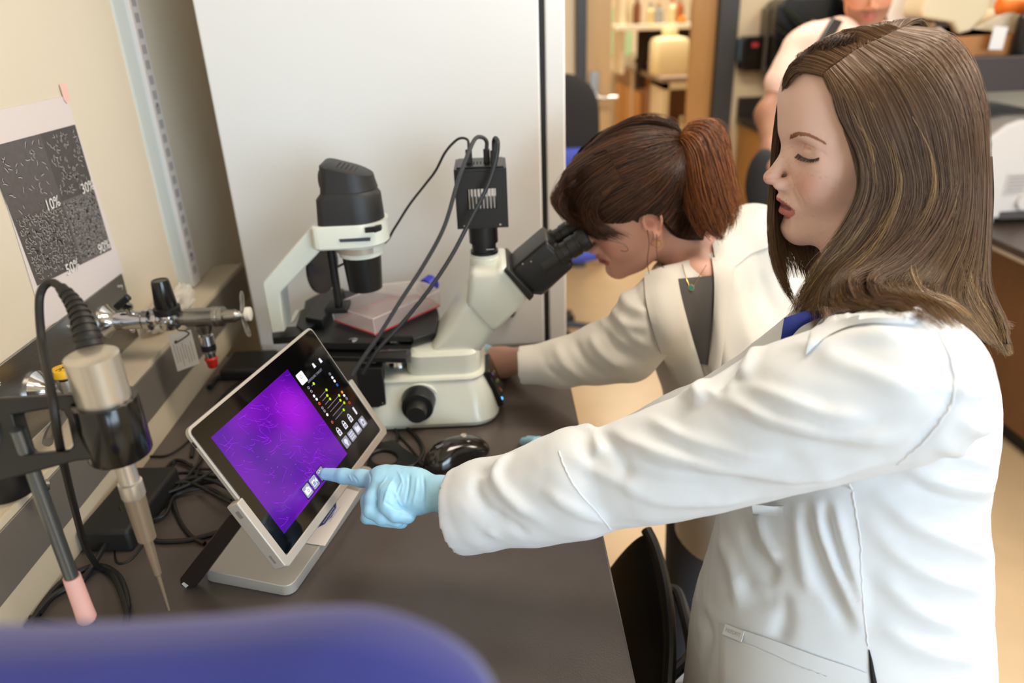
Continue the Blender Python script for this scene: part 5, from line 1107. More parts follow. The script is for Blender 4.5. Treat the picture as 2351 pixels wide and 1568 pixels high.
# ================================================================== SCULPTING TOOLKIT (signed distance volumes -> one continuous skin)
class Vol:
    def __init__(s, lo, hi, res):
        s.lo = np.array(lo, float); s.res = res; s.n = np.ceil((np.array(hi) - s.lo) / res).astype(int) + 1
        s.D = np.full(s.n, .05, np.float32)
    def block(s, lo, hi, mg):
        a = np.clip(np.floor((np.array(lo) - mg - s.lo) / s.res).astype(int), 0, s.n); b = np.clip(np.ceil((np.array(hi) + mg - s.lo) / s.res).astype(int) + 1, 0, s.n)
        if (b <= a).any(): return None
        X = [(s.lo[i] + np.arange(a[i], b[i]) * s.res).astype(np.float32) for i in range(3)]
        return (slice(a[0], b[0]), slice(a[1], b[1]), slice(a[2], b[2])), X[0][:, None, None], X[1][None, :, None], X[2][None, None, :]
    def put(s, sl, d, k, sub=False):
        A = s.D[sl]
        if sub:
            d = -d
            if k <= 0: s.D[sl] = np.maximum(A, d); return
            h = np.clip(.5 - .5 * (A - d) / k, 0, 1); s.D[sl] = A * (1 - h) + d * h + k * h * (1 - h); return
        if k <= 0: s.D[sl] = np.minimum(A, d); return
        h = np.clip(.5 + .5 * (A - d) / k, 0, 1); s.D[sl] = A * (1 - h) + d * h - k * h * (1 - h)
    def ell(s, c, r, k=.01, R=None, sub=False):
        c = np.array(c, float); r = np.array(r, float); m = r.max() if R is not None else r
        B = s.block(c - m, c + m, k + .012)
        if B is None: return s
        sl, X, Y, Z = B; x, y, z = X - c[0], Y - c[1], Z - c[2]
        if R is not None:
            R = np.asarray(R, float).T; x, y, z = R[0, 0] * x + R[0, 1] * y + R[0, 2] * z, R[1, 0] * x + R[1, 1] * y + R[1, 2] * z, R[2, 0] * x + R[2, 1] * y + R[2, 2] * z
        k0 = np.sqrt((x / r[0]) ** 2 + (y / r[1]) ** 2 + (z / r[2]) ** 2); k1 = np.sqrt((x / r[0] ** 2) ** 2 + (y / r[1] ** 2) ** 2 + (z / r[2] ** 2) ** 2)
        s.put(sl, (k0 * (k0 - 1) / (k1 + 1e-9)).astype(np.float32), k, sub); return s
    def cone(s, a, b, ra, rb, k=.01, sub=False):
        a = np.array(a, float); b = np.array(b, float); R = max(ra, rb)
        B = s.block(np.minimum(a, b) - R, np.maximum(a, b) + R, k + .012)
        if B is None: return s
        sl, X, Y, Z = B; ba = b - a; l2 = ba @ ba + 1e-12
        t = np.clip(((X - a[0]) * ba[0] + (Y - a[1]) * ba[1] + (Z - a[2]) * ba[2]) / l2, 0, 1)
        d = np.sqrt((X - a[0] - ba[0] * t) ** 2 + (Y - a[1] - ba[1] * t) ** 2 + (Z - a[2] - ba[2] * t) ** 2) - (ra + (rb - ra) * t)
        s.put(sl, d.astype(np.float32), k, sub); return s
    def chain(s, P, R, k=.01, sub=False, kin=None):
        """tapered chain; smooth inside"""
        P = np.asarray(P, float); R = np.asarray(R, float)
        lo = (P - R[:, None]).min(0); hi = (P + R[:, None]).max(0); B = s.block(lo, hi, k + .012)
        if B is None: return s
        sl, X, Y, Z = B; D = None
        for i in range(len(P) - 1):
            a, b = P[i], P[i + 1]; ba = b - a; l2 = ba @ ba + 1e-12
            t = np.clip(((X - a[0]) * ba[0] + (Y - a[1]) * ba[1] + (Z - a[2]) * ba[2]) / l2, 0, 1)
            d = np.sqrt((X - a[0] - ba[0] * t) ** 2 + (Y - a[1] - ba[1] * t) ** 2 + (Z - a[2] - ba[2] * t) ** 2) - (R[i] + (R[i + 1] - R[i]) * t)
            if D is None: D = d
            elif kin: h = np.clip(.5 + .5 * (D - d) / kin, 0, 1); D = D * (1 - h) + d * h - kin * h * (1 - h)
            else: D = np.minimum(D, d)
        s.put(sl, D.astype(np.float32), k, sub); return s
    def loftz(s, secs, U, k=.02, sub=False, pw=2.2):
        """stack of horizontal ellipse sections (z, cx, cy, a, b); U = unit direction of a"""
        secs = sorted(secs, key=lambda q: q[0]); Zs = np.array([q[0] for q in secs]); M = max(max(q[3], q[4]) for q in secs)
        cx = np.array([q[1] for q in secs]); cy = np.array([q[2] for q in secs])
        B = s.block((cx.min() - M, cy.min() - M, Zs[0]), (cx.max() + M, cy.max() + M, Zs[-1]), k + .012)
        if B is None: return s
        sl, X, Y, Z = B; zz = Z.ravel()
        def cub(v):
            # smooth interpolation
            zi = np.linspace(Zs[0], Zs[-1], 80); vi = np.interp(zi, Zs, v); ker = np.array([1, 4, 6, 4, 1]) / 16.; 
            for _ in range(6): vp = np.pad(vi, 2, mode='edge'); vi = sum(ker[j] * vp[j:j + 80] for j in range(5))
            return np.interp(zz, zi, vi)[None, None, :].astype(np.float32)
        x = X - cub(cx); y = Y - cub(cy); u = x * U[0] + y * U[1]; v = -x * U[1] + y * U[0]; a = cub([q[3] for q in secs]); b = cub([q[4] for q in secs])
        q = (np.abs(u / a) ** pw + np.abs(v / b) ** pw + 1e-9) ** (1 / pw); d = (q - 1) * np.minimum(a, b) * .9
        d = np.maximum(d, np.maximum(Zs[0] - Z, Z - Zs[-1])); s.put(sl, d.astype(np.float32), k, sub); return s
    def clip(s, p, n):
        """keep the half space (x-p).n<0"""
        p = np.asarray(p, float); n = np.asarray(n, float); n = n / np.linalg.norm(n); sl, X, Y, Z = s.block(s.lo, s.lo + s.n * s.res, 0)
        s.D = np.maximum(s.D, ((X - p[0]) * n[0] + (Y - p[1]) * n[1] + (Z - p[2]) * n[2]).astype(np.float32)); return s
    def mesh(s):
        D = s.D; D[0], D[-1], D[:, 0], D[:, -1], D[:, :, 0], D[:, :, -1] = (.01,) * 6
        I = D < 0; nx, ny, nz = D.shape
        cnt = np.zeros((nx - 1, ny - 1, nz - 1), np.int8)
        for a in (0, 1):
            for b in (0, 1):
                for c in (0, 1): cnt += I[a:nx - 1 + a, b:ny - 1 + b, c:nz - 1 + c]
        act = (cnt > 0) & (cnt < 8); idx = np.argwhere(act); N = len(idx); vid = np.full(act.shape, -1, np.int32); vid[act] = np.arange(N)
        acc = np.zeros((N, 3)); w = np.zeros(N)
        cs = [(a, b, c) for a in (0, 1) for b in (0, 1) for c in (0, 1)]
        val = {c: D[idx[:, 0] + c[0], idx[:, 1] + c[1], idx[:, 2] + c[2]] for c in cs}
        for c in cs:
            for ax_ in range(3):
                if c[ax_] == 0:
                    e = list(c); e[ax_] = 1; e = tuple(e); v0, v1 = val[c], val[e]; m = (v0 < 0) != (v1 < 0); t = np.where(m, v0 / (v0 - v1 + 1e-20), 0)
                    p = np.tile(np.array(c, float), (N, 1)); p[:, ax_] += t; acc += p * m[:, None]; w += m
        V = s.lo + (idx + acc / np.maximum(w, 1)[:, None]) * s.res
        F = []
        for ax_ in range(3):
            a0 = [slice(1, n - 1) for n in D.shape]; a1 = list(a0); a0[ax_] = slice(0, D.shape[ax_] - 1); a1[ax_] = slice(1, D.shape[ax_])
            cr_e = I[tuple(a0)] != I[tuple(a1)]; q = np.argwhere(cr_e); off = np.array([1, 1, 1]); off[ax_] = 0; q = q + off
            ins = I[q[:, 0], q[:, 1], q[:, 2]]; b_, c_ = (ax_ + 1) % 3, (ax_ + 2) % 3
            def g(db, dc): r = q.copy(); r[:, b_] -= db; r[:, c_] -= dc; return vid[r[:, 0], r[:, 1], r[:, 2]]
            f = np.stack([g(1, 1), g(0, 1), g(0, 0), g(1, 0)], 1); f[~ins] = f[~ins][:, ::-1]; F.append(f)
        F = np.concatenate(F); F = F[(F >= 0).all(1)]
        return V, F
def vnormals(V, F):
    a = V[F[:, 2]] - V[F[:, 0]]; b = V[F[:, 3]] - V[F[:, 1]]; n = np.cross(a, b); N = np.zeros_like(V)
    for i in range(4): 
        for c in range(3): N[:, c] += np.bincount(F[:, i], n[:, c], len(V))
    return N / (np.linalg.norm(N, axis=1, keepdims=True) + 1e-12)
def relax(V, F, it=2, lam=.5):
    for _ in range(it):
        S_ = np.zeros_like(V); c = np.zeros(len(V))
        for i, j in ((0, 1), (1, 2), (2, 3), (3, 0)):
            for a, b in ((F[:, i], F[:, j]), (F[:, j], F[:, i])):
                for k in range(3): S_[:, k] += np.bincount(a, V[b, k], len(V))
                c += np.bincount(a, minlength=len(V))
        V = V + lam * (S_ / np.maximum(c, 1)[:, None] - V)
    return V
def pix_surface(V, pts, r=7):
    """3-D points of the visible skin under a list of picture points"""
    x, y, d = projv(V); out = []
    for px, py in pts:
        m = (np.abs(x - px) < r) & (np.abs(y - py) < r)
        if not m.any():
            out.append(None); continue
        ii = np.where(m)[0]; dm = d[ii].min(); jj = ii[d[ii] < dm + .02]; w_ = 1 / (1 + (x[jj] - px) ** 2 + (y[jj] - py) ** 2); p = (V[jj] * w_[:, None]).sum(0) / w_.sum(); out.append(p)
    return out
def crease(V, N, pts, amp, w, taper=True, facing=True):
    """raise (amp>0) or sink (amp<0) a fold along a polyline given where it lies on the visible side of the garment"""
    P = catmull([(a, b, 0) for a, b in pts], 10)[:, :2]; S3 = pix_surface(V, P); ok = [(i, p) for i, p in enumerate(S3) if p is not None]
    if len(ok) < 3: return V
    Q = np.array([p for _, p in ok]); T = np.array([i for i, _ in ok]) / (len(P) - 1)
    # smooth the path
    for _ in range(3): Q[1:-1] = (Q[:-2] + 2 * Q[1:-1] + Q[2:]) / 4
    lo, hi = Q.min(0) - 3 * w, Q.max(0) + 3 * w; m = np.where(((V > lo) & (V < hi)).all(1))[0]
    if len(m) == 0: return V
    best = np.full(len(m), 1e9); tb = np.zeros(len(m))
    for i in range(len(Q) - 1):
        a, b = Q[i], Q[i + 1]; ba = b - a; l = ba @ ba + 1e-12; t = np.clip(((V[m] - a) @ ba) / l, 0, 1); d = np.linalg.norm(V[m] - a - t[:, None] * ba, axis=1)
        u = d < best; best[u] = d[u]; tb[u] = T[i] + (T[i + 1] - T[i]) * t[u]
    g = np.exp(-(best / w) ** 2)
    if taper: g = g * np.clip(np.sin(PI * np.clip(tb, .0, 1)) * 1.6, 0, 1)
    V = V.copy(); V[m] += N[m] * (amp * g)[:, None]; return V
def smoothnoise(P, s, seed=0, stretch=(1, 1, 1), octaves=3):
    r_ = np.random.default_rng(seed); out = np.zeros(len(P)); Q = P * np.array(stretch)
    for o_ in range(octaves):
        f = s * 2 ** o_
        for k in range(6):
            d = r_.normal(size=3); d /= np.linalg.norm(d); wv = r_.normal(size=3); wv /= np.linalg.norm(wv)
            out += np.sin((Q @ d) * f * 6.283 + 1.5 * np.sin((Q @ wv) * f * 4 + r_.uniform(0, 6)) + r_.uniform(0, 6.28)) / (6 * 1.7 ** o_)
    return out
def Rm(a, b, g):
    ca, sa, cb, sb, cg, sg = math.cos(a), math.sin(a), math.cos(b), math.sin(b), math.cos(g), math.sin(g)
    return np.array([[ca, -sa, 0], [sa, ca, 0], [0, 0, 1]]) @ np.array([[cb, 0, sb], [0, 1, 0], [-sb, 0, cb]]) @ np.array([[1, 0, 0], [0, cg, -sg], [0, sg, cg]])

def lidarc(s, z0, zc, off, n=7):
    out = []
    for t in np.linspace(-1, 1, n):
        y = .0325 + .0168 * t; z = z0 + .0025 + zc * t * t + (-.0015 if z0 < 0 else -.001) * t
        q = 1 - ((y - .0325) / .0170) ** 2 * .90 - ((z - .0020) / .0125) ** 2 * .75; x = .0605 + .0150 * math.sqrt(max(q, .05)) + off - .0025 * (t + 1) * .5 * (1 if t > .3 else 0)
        out.append((x, y * s, z))
    return out
def sculpt_head(v, open_mouth=True, ear=True, male=False):
    """head in local axes: x forward, y left, z up, origin between the ears at eye height"""
    v.ell((-.012, 0, .030), (.098, .074, .090), .0)
    v.ell((.000, 0, .035), (.088, .070, .084), .02)
    v.ell((.026, 0, -.032), (.056, .060, .082), .030)
    for s in (1, -1):
        v.chain([(-.008, .060 * s, -.035), (.000, .053 * s, -.066), (.030, .036 * s, -.090), (.064, .012 * s, -.104)], [.014, .016, .016, .015], .028)
        v.ell((.050, .036 * s, -.034), (.026, .024, .030), .022)     # cheek
        v.ell((.040, .050 * s, -.010), (.024, .014, .016), .020)      # cheekbone
        v.chain([(.080, .010 * s, .020), (.070, .034 * s, .025), (.052, .052 * s, .018)], [.009, .0085, .007], .016)   # brow
    v.ell((.052, 0, .048), (.037, .052, .046), .03)                   # forehead
    v.ell((.064, 0, -.066), (.026, .027, .030), .018)                 # muzzle
    for s in (1, -1): v.ell((.085, .035 * s, .0030), (.0180, .019, .0120), .014, sub=True)
    v.ell((.069, 0, -.099), (.016, .020, .016), .016)                 # chin
    # nose
    v.chain([(.080, 0, .006), (.088, 0, -.010), (.0985, 0, -.027), (.1035, 0, -.034)], [.0075, .0075, .0082, .0086], .010)
    v.ell((.1045, 0, -.0345), (.0085, .0085, .0078), .004)
    for s in (1, -1):
        v.ell((.0905, .0120 * s, -.0415), (.0125, .0068, .0078), .0075)
        v.ell((.0975, .0062 * s, -.0475), (.0050, .0028, .0030), .002, sub=True)
        v.chain([(.0835, .0235 * s, -.048), (.078, .030 * s, -.060)], [.0010, .0010], .006, sub=True)  # smile line
    v.chain([(.0955, 0, -.045), (.092, 0, -.052)], [.0035, .003], .004)
    # eyes: closed-down lids
    for s in (1, -1):
        v.ell((.0605, .0325 * s, .0020), (.0150, .0175, .0125), .005)
        v.chain(lidarc(s, .0075, -.0030, .0006), [.0006, .0009, .0011, .0012, .0011, .0009, .0006], .0022, sub=True)      # lid fold
        v.chain(lidarc(s, -.0060, .0030, .0006), [.0005, .0008, .0009, .0009, .0009, .0008, .0005], .0012, sub=True)          # lid edge
        v.chain(lidarc(s, -.0092, .0034, -.0010), [.0008, .0014, .0018, .0018, .0018, .0014, .0008], .005)
    # mouth
    cz_ = -.0705 if open_mouth else -.0680; sz = -.0690 if open_mouth else -.0682
    for s in (1, -1):
        v.chain([(.0910, 0, -.0612), (.0875, .010 * s, -.0608), (.0800, .0205 * s, -.0655), (.0725, .0275 * s, cz_)], [.0044, .0040, .0026, .0010], .0045)
    lo = -.0805 if open_mouth else -.0725
    for s in (1, -1): v.chain([(.0866, 0, lo), (.0836, .011 * s, lo + .0008), (.0725, .0262 * s, cz_ - .001)], [.0056, .0050, .0012], .0050)
    mw = .0032 if open_mouth else .0009
    for s in (1, -1): v.chain([(.0965, 0, sz), (.0905, .010 * s, sz), (.0750, .0262 * s, cz_)], [mw, mw * .9, .0005], .0015, sub=True)
    v.chain([(.0895, -.013, -.0895), (.0905, 0, -.0895), (.0895, .013, -.0895)], [.0035, .004, .0035], .012, sub=True)
    if ear:
        for s in (1, -1):
            ey = .0735 * s
            v.ell((-.010, ey, -.010), (.017, .0050, .029), .006, R=Rm(.25 * s, .18, 0))
            hel = [(-.004 + .0165 * math.cos(a) * 1.0 - .006, ey + .0075 * s, -.004 + .0225 * math.sin(a)) for a in np.linspace(-.5, 3.6, 9)]
            hel = [(-.010 - .0165 * math.cos(a), ey + (.006 + .002 * math.sin(a)) * s, -.004 + .0240 * math.sin(a)) for a in np.linspace(-1.0, 3.3, 10)]
            v.chain(hel, [.0030] * 10, .002)
            v.ell((-.006, ey + .004 * s, -.034), (.0075, .0042, .0085), .004)
            v.ell((-.004, ey + .006 * s, -.010), (.0070, .0050, .0100), .003, sub=True)
            v.ell((-.012, ey + .007 * s, .006), (.0070, .0030, .0070), .003, sub=True)
            v.ell((.006, ey + .003 * s, -.013), (.0035, .0035, .005), .003)
def face_colors(V, base, lip, blush, freckle=0, seed=1, male=False, om=False):
    c = np.tile(np.array(srgb(base)), (len(V), 1)); x, y, z = V.T
    def mixc(c, col, m): m = np.clip(m, 0, 1)[:, None]; return c * (1 - m) + np.array(srgb(col)) * m
    front = x > .045
    c = mixc(c, blush, np.exp(-(((np.abs(y) - .045) / .018) ** 2 + ((z + .032) / .020) ** 2)) * .55 * front)
    c = mixc(c, blush, np.exp(-(((x - .112) / .012) ** 2 + ((z + .036) / .009) ** 2 + (y / .014) ** 2)) * .6)
    c = mixc(c, blush, np.exp(-(((np.abs(y) - .07) / .012) ** 2 + ((x + .01) / .02) ** 2 + ((z + .01) / .03) ** 2)) * .6)
    lipline = -.0680 - (.0015 + np.abs(y) * .06 if om else 0); half = np.clip(1 - (np.abs(y) / .0265) ** 2, 0, 1)
    up = (z > lipline) & (z < lipline + .0098 * half ** .6) & (np.abs(y) < .026) & (x > .070); dn = (z <= lipline) & (z > lipline - ((.0185 if om else .0165) if not male else .0150) * half ** .6) & (np.abs(y) < .026) & (x > .070)
    c = mixc(c, lip, (up | dn) * .85)
    c = mixc(c, '#5a2a2a', (np.abs(z - lipline) < (.0026 if om else .0014)) * (np.abs(y) < .021) * (x > .070) * (x < .0915) * .8)
    c = mixc(c, '#8a6a62', np.exp(-(((np.abs(y) - .033) / .014) ** 2 + ((z + .012) / .004) ** 2)) * front * .20)
    c = mixc(c, '#c08a7c', np.exp(-(((np.abs(y) - .031) / .015) ** 2 + ((z - .008) / .006) ** 2)) * front * .12)
    if freckle:
        r_ = np.random.default_rng(seed); m = np.zeros(len(V))
        for _ in range(freckle):
            cz = r_.normal(-.025, .020); cy = r_.normal(0, .035); d2 = (z - cz) ** 2 + (y - cy) ** 2; m = np.maximum(m, np.exp(-d2 / (r_.uniform(.0006, .0010) ** 2)) * r_.uniform(.15, .45))
        c = mixc(c, '#a8694a', m * front)
    if male:
        m = ((z < -.050) & (x > .02)).astype(float) * (1 - up - dn); c = mixc(c, '#5a4034', m * .6)
        c = mixc(c, '#4a3328', np.exp(-((z + .055) / .005) ** 2) * (np.abs(y) < .028) * (x > .06) * .5)
    return c
m_skin = mat('fair_skin', '#d9aa96', .52, vcol=True, bump=.15, bscale=900, sss=.12)

# hair strands ------------------------------------------------------------
def strands(G, n, r0, seed, spread=.004, depthvar=.006, seg=18, frizz=.0012, cols=None, tcut=(0.85, 1.0), umap=None, clump=0, tstart=0, rt=.35, lockamp=.0016, ctr=None):
    """G: (guides, points, 3) surface of guide strands; returns tubes around curves running along G"""
    G = np.asarray(G, float); ng = len(G); r_ = np.random.default_rng(seed)
    D = np.array([catmull(g, 8) for g in G]); m = D.shape[1]
    # dense in guide direction (catmull across guides)
    us = r_.uniform(0, ng - 1, n) if umap is None else umap(r_.uniform(0, 1, n)) * (ng - 1)
    if clump: 
        cu = np.round(us * clump) / clump; us = cu + (us - cu) * r_.uniform(.3, 1.0, n)
    Dn = catmull(D.reshape(ng, -1), 12).reshape(-1, m, 3); K = (Dn.shape[0] - 1) / (ng - 1)
    f = np.clip(us * K, 0, Dn.shape[0] - 1.001); i0 = f.astype(int); w = (f - i0)[:, None, None]; C = Dn[i0] * (1 - w) + Dn[i0 + 1] * w
    te = r_.uniform(tcut[0], tcut[1], n); t0_ = r_.uniform(0, 1, n) ** 1.3 * tstart; ts = np.linspace(0, 1, seg + 1)[None, :] * (te - t0_)[:, None] + t0_[:, None]; fi = ts * (m - 1); j0 = np.clip(fi.astype(int), 0, m - 2); wj = (fi - j0)[..., None]
    ar = np.arange(n)[:, None]; P = C[ar, j0] * (1 - wj) + C[ar, j0 + 1] * wj
    T = np.gradient(P, axis=1); T /= np.linalg.norm(T, axis=2, keepdims=True) + 1e-9
    # outward normal from cross-guide direction
    Cn = np.roll(Dn, -1, axis=0) - Dn; Cn[-1] = Cn[-2]; A = Cn[i0][ar, j0]; A /= np.linalg.norm(A, axis=2, keepdims=True) + 1e-9
    N = np.cross(T, A); 
    view = (CP - P) if ctr is None else (P - ctr); sg = np.sign((N * view).sum(2).mean(1))[:, None, None] if ctr is None else np.sign((N * view).sum(2))[..., None]; N = N * sg; N /= np.linalg.norm(N, axis=2, keepdims=True) + 1e-9
    tt = np.linspace(0, 1, seg + 1)[None, :, None]
    lock = np.sin(us * (clump or 3) * 2.1 + 1.3 * np.sin(us * 5.1)) * lockamp; P = P + N * (lock[:, None, None] * (.3 + tt) + r_.uniform(-depthvar * .7, depthvar * .6, n)[:, None, None]) + A * (r_.normal(0, spread, n)[:, None, None]) * (.3 + .7 * tt)
    ph = r_.uniform(0, 6.28, (n, 1, 1)); P = P + (A * np.sin(tt * r_.uniform(3, 9, (n, 1, 1)) + ph) + N * np.cos(tt * r_.uniform(3, 9, (n, 1, 1)) + ph) * .6) * frizz * (.2 + tt)
    return tubes(P, r0 * r_.uniform(.6, 1.3, n), r_, rt) + (r_.uniform(0, 1, n), seg + 1)
def tubes(P, rad, r_, rt=.35):
    n, m, _ = P.shape; T = np.gradient(P, axis=1); T /= np.linalg.norm(T, axis=2, keepdims=True) + 1e-9
    ref = np.array([.40, .90, .12]); X = np.cross(T, ref); X /= np.linalg.norm(X, axis=2, keepdims=True) + 1e-9; Y = np.cross(T, X)
    tp = np.linspace(1, rt, m)[None, :, None] * rad[:, None, None]; ang = [0, 2.094, 4.189]
    V = np.stack([P + (X * math.cos(a) + Y * math.sin(a)) * tp for a in ang], 2)     # n,m,3,3
    base = (np.arange(n)[:, None, None] * m + np.arange(m - 1)[None, :, None]) * 3 + np.arange(3)[None, None, :]
    nx = (np.arange(n)[:, None, None] * m + np.arange(m - 1)[None, :, None]) * 3 + (np.arange(3)[None, None, :] + 1) % 3
    F = np.stack([base, nx, nx + 3, base + 3], -1).reshape(-1, 4)
    return V.reshape(-1, 3), F
def hairobj(name, parts, palette, m, parent, tipcol=None, rootcol=None):
    """palette: list of (colour, weight)"""
    Vs, Fs, Cs = [], [], []; o_ = 0; r_ = np.random.default_rng(5); pal = np.array([srgb(p) for p in palette])
    for V, F, rv, mm in parts:
        n = len(rv); idx = r_.integers(0, len(pal), n); base = pal[idx] * r_.uniform(.8, 1.15, n)[:, None]
        c = np.repeat(base[:, None, :], mm, 1)
        if tipcol is not None:
            t = np.linspace(0, 1, mm)[None, :, None]; wt = np.clip((t - r_.uniform(.45, .85, n)[:, None, None]) / .4, 0, 1) * (r_.uniform(.0, 1, n) ** 1.5)[:, None, None] * .85; c = c * (1 - wt) + np.array(srgb(tipcol)) * wt
            if rootcol is not None: wt = np.clip((.34 - t) / .34, 0, 1) * r_.uniform(.3, 1, n)[:, None, None]; c = c * (1 - wt) + np.array(srgb(rootcol)) * wt
        c = np.repeat(c.reshape(-1, 3), 3, 0); Vs.append(V); Fs.append(F + o_); Cs.append(c); o_ += len(V)
    return bigmesh(name, np.concatenate(Vs), np.concatenate(Fs), m, parent, cols=np.concatenate(Cs))
m_hair = mat('hair_fibre', '#5a3d2a', .38, vcol=True, spec=.5)
def sheet(G, thick, inset=0.0, dense=6, ctr=None):
    D = np.array([catmull(g, 6) for g in G]); ng, m, _ = D.shape; Dn = catmull(D.reshape(ng, -1), dense).reshape(-1, m, 3)
    T = np.gradient(Dn, axis=1); A = np.gradient(Dn, axis=0); N = np.cross(T, A); N /= np.linalg.norm(N, axis=2, keepdims=True) + 1e-9
    sg = np.sign((N * (CP - Dn)).sum()); N = N * sg
    if ctr is not None: N = Dn - np.asarray(ctr); N /= np.linalg.norm(N, axis=2, keepdims=True)
    a, b = Dn - N * inset, Dn - N * (inset + thick); K, M = Dn.shape[:2]
    V = np.concatenate([a.reshape(-1, 3), b.reshape(-1, 3)]); I_ = np.arange(K * M).reshape(K, M)
    F = np.stack([I_[:-1, :-1], I_[:-1, 1:], I_[1:, 1:], I_[1:, :-1]], -1).reshape(-1, 4); F2 = F[:, ::-1] + K * M
    bd = np.concatenate([I_[0, :], I_[1:, -1], I_[-1, -2::-1], I_[-2:0:-1, 0]]); nb = np.roll(bd, -1); F3 = np.stack([bd, nb, nb + K * M, bd + K * M], 1)
    return V, np.concatenate([F, F2, F3])
# ================================================================== WOMAN AT THE RIGHT (pointing)
R1 = Rm(2.987, .0655, -.0534); O1 = np.array([.4435, .8888, 1.4508])
L1 = lambda p: np.asarray(p, float) @ R1.T + O1          # local -> world
I1 = lambda p: (np.asarray(p, float) - O1) @ R1          # world -> local
w1 = thing('person', 'woman with long brown hair in white lab coat and blue glove pointing at the tablet', 'person', (.50, .76, 0))
v = Vol((-.125, -.10, -.30), (.125, .10, .135), .0016)
sculpt_head(v, True, False)
v.ell((.050, 0, .070), (.040, .050, .040), .03)
nk_a = np.array([-.030, 0, -.070]); nk_b = I1(at(1985, 680, .90)); nk_c = I1(at(2010, 760, .90))
v.chain([nk_a, (nk_a + nk_b) / 2 + (.006, 0, 0), nk_b], [.050, .050, .054], .025)
V, F = v.mesh()
W1V = L1(V); N = vnormals(V, F) @ R1.T
def both(W, N, pts, a_, w_):
    '''fold on the visible side and its mirror image on the far side'''
    Wn = crease(W, N, pts, a_, w_); dlt = np.linalg.norm(Wn - W, axis=1) * np.sign(a_); loc = I1(W); from_ = np.where(np.abs(dlt) > 1e-5)[0]
    if len(from_):
        from mathutils.kdtree import KDTree
        kd = KDTree(len(from_))
        for i, j in enumerate(from_): kd.insert(Vector((loc[j, 0], -loc[j, 1], loc[j, 2])), i)
        kd.balance(); tgt = np.where((loc[:, 1] < -.004) & (loc[:, 0] > .02))[0]
        for j in tgt:
            c, i, dd = kd.find(Vector(loc[j]))
            if dd < .0022: Wn[j] = W[j] + N[j] * dlt[from_[i]]
    return Wn
for pts, a_, w_ in ((((1836, 340), (1850, 334), (1870, 339), (1888, 350), (1902, 362)), -.0011, .0011), (((1838, 349), (1852, 347), (1868, 350), (1880, 358)), .0008, .0028), (((1822, 428), (1838, 452), (1847, 476)), -.0008, .0030), (((1842, 488), (1846, 500), (1846, 512)), -.0006, .0025)): W1V = both(W1V, N, pts, a_, w_)
C_1 = face_colors(V, '#e6c0b1', '#bb6462', '#d88f7e', 260, 2, om=True)
bigmesh('body', W1V, F, m_skin, w1, C_1)
# brows, lashes
def lashes(O_, parent, col, L_, side_list=(1, -1), brow=True):
    mb = MB()
    for s in side_list:
        arc = catmull(lidarc(s, -.0060, .0030, .0007), 6)
        for k in range(2, len(arc) - 1):
            t = -1 + 2 * k / (len(arc) - 1); p = arc[k]; d = np.array([.80 - .2 * t, (.35 * t + .1) * s, -.70]); d /= np.linalg.norm(d); l = .0070 * (1 - .35 * abs(t))
            for j in (-.0003, .0003): mb.tube([L_(p - d * .0008 + (0, j, 0)), L_(p + d * l * .5 + (0, j, 0)), L_(p + d * l + (.0003, j * 3, .0012))], [.00034, .00026, .0001], 3, 3)
        mb.tube([L_(p) for p in arc[2:-1]], .0006, 5, 2)
    mb.build('eyelashes', mat('lash_brown', '#3a2924', .6), parent)
# fit brow points to the skin
from mathutils.bvhtree import BVHTree
bvh1 = BVHTree.FromPolygons(W1V.tolist(), F.tolist())
def snapL(L_, bvh, off=.0004):
    def f(p):
        q = L_(p); r = bvh.find_nearest(Vector(q))
        return np.array(r[0]) + np.array(r[1]) * 0 + (q - np.array(r[0])) * .12 if r[0] is not None else q
    return f
def browset(L_, bvh, parent, col, sides=(1, -1), n=130, seed=2):
    mb = MB(); r_ = random.Random(seed)
    def on(p):
        q = Vector(L_(p)); r = bvh.find_nearest(q); c = Vector(L_((0, p[1] * .6, p[2]))); nn = (r[0] - c).normalized(); return np.array(r[0] + nn * .0006)
    for s in sides:
        for k in range(n):
            t = r_.random() ** .8; y0_ = (.018 + .038 * t) * s; z0_ = .0200 + .0045 * math.sin(t * 2.7) - .0085 * t * t + r_.uniform(-.0024, .0024) * (1 - .7 * t); x0_ = .0885 - .024 * t * t
            mb.tube([on((x0_, y0_, z0_)), on((x0_, y0_ + .003 * s, z0_ + .0008)), on((x0_, y0_ + .006 * s, z0_ + .0002))], .00030, 3, 2)
    tag(mb.build('eyebrows', mat('brow_' + col[1:], col, .7), parent), kind='stuff')
def facept(px, py):
    d = ray(px, py); L = np.linalg.norm(d); r = bvh1.ray_cast(Vector(CP), Vector(d / L)); return None if r[0] is None else I1(np.array(r[0]) + np.array(r[1]) * (.0005 if r[1].dot(Vector(d)) < 0 else -.0005))
def facehair(name, segs, rad, m):
    mb = MB()
    for sg in segs:
        P = [facept(*p[:2]) if len(p) == 2 else facept(*p[:2]) + np.array(p[2]) for p in sg if facept(*p[:2]) is not None]
        if len(P) < 2: continue
        for s_ in (1, -1): mb.tube([L1((p[0], p[1] * s_, p[2])) for p in P], rad, 3, 2)
    tag(mb.build(name, m, w1), kind='stuff')
r_ = random.Random(12); segs = []
bl = catmull([(1814, 313, 0), (1830, 308, 0), (1850, 308, 0), (1874, 317, 0), (1898, 331, 0)], 30)[:, :2]
for k in range(260):
    i = r_.randrange(len(bl) - 8); t = i / len(bl); hw = 5.6 * (1 - .75 * t); p = bl[i] + (0, r_.uniform(-hw, hw)); q = bl[i + 7] + (0, (p[1] - bl[i][1]) * .7); segs.append([tuple(p + (0, 1.2)), tuple((p + q) / 2 + (0, -1.0)), tuple(q)])
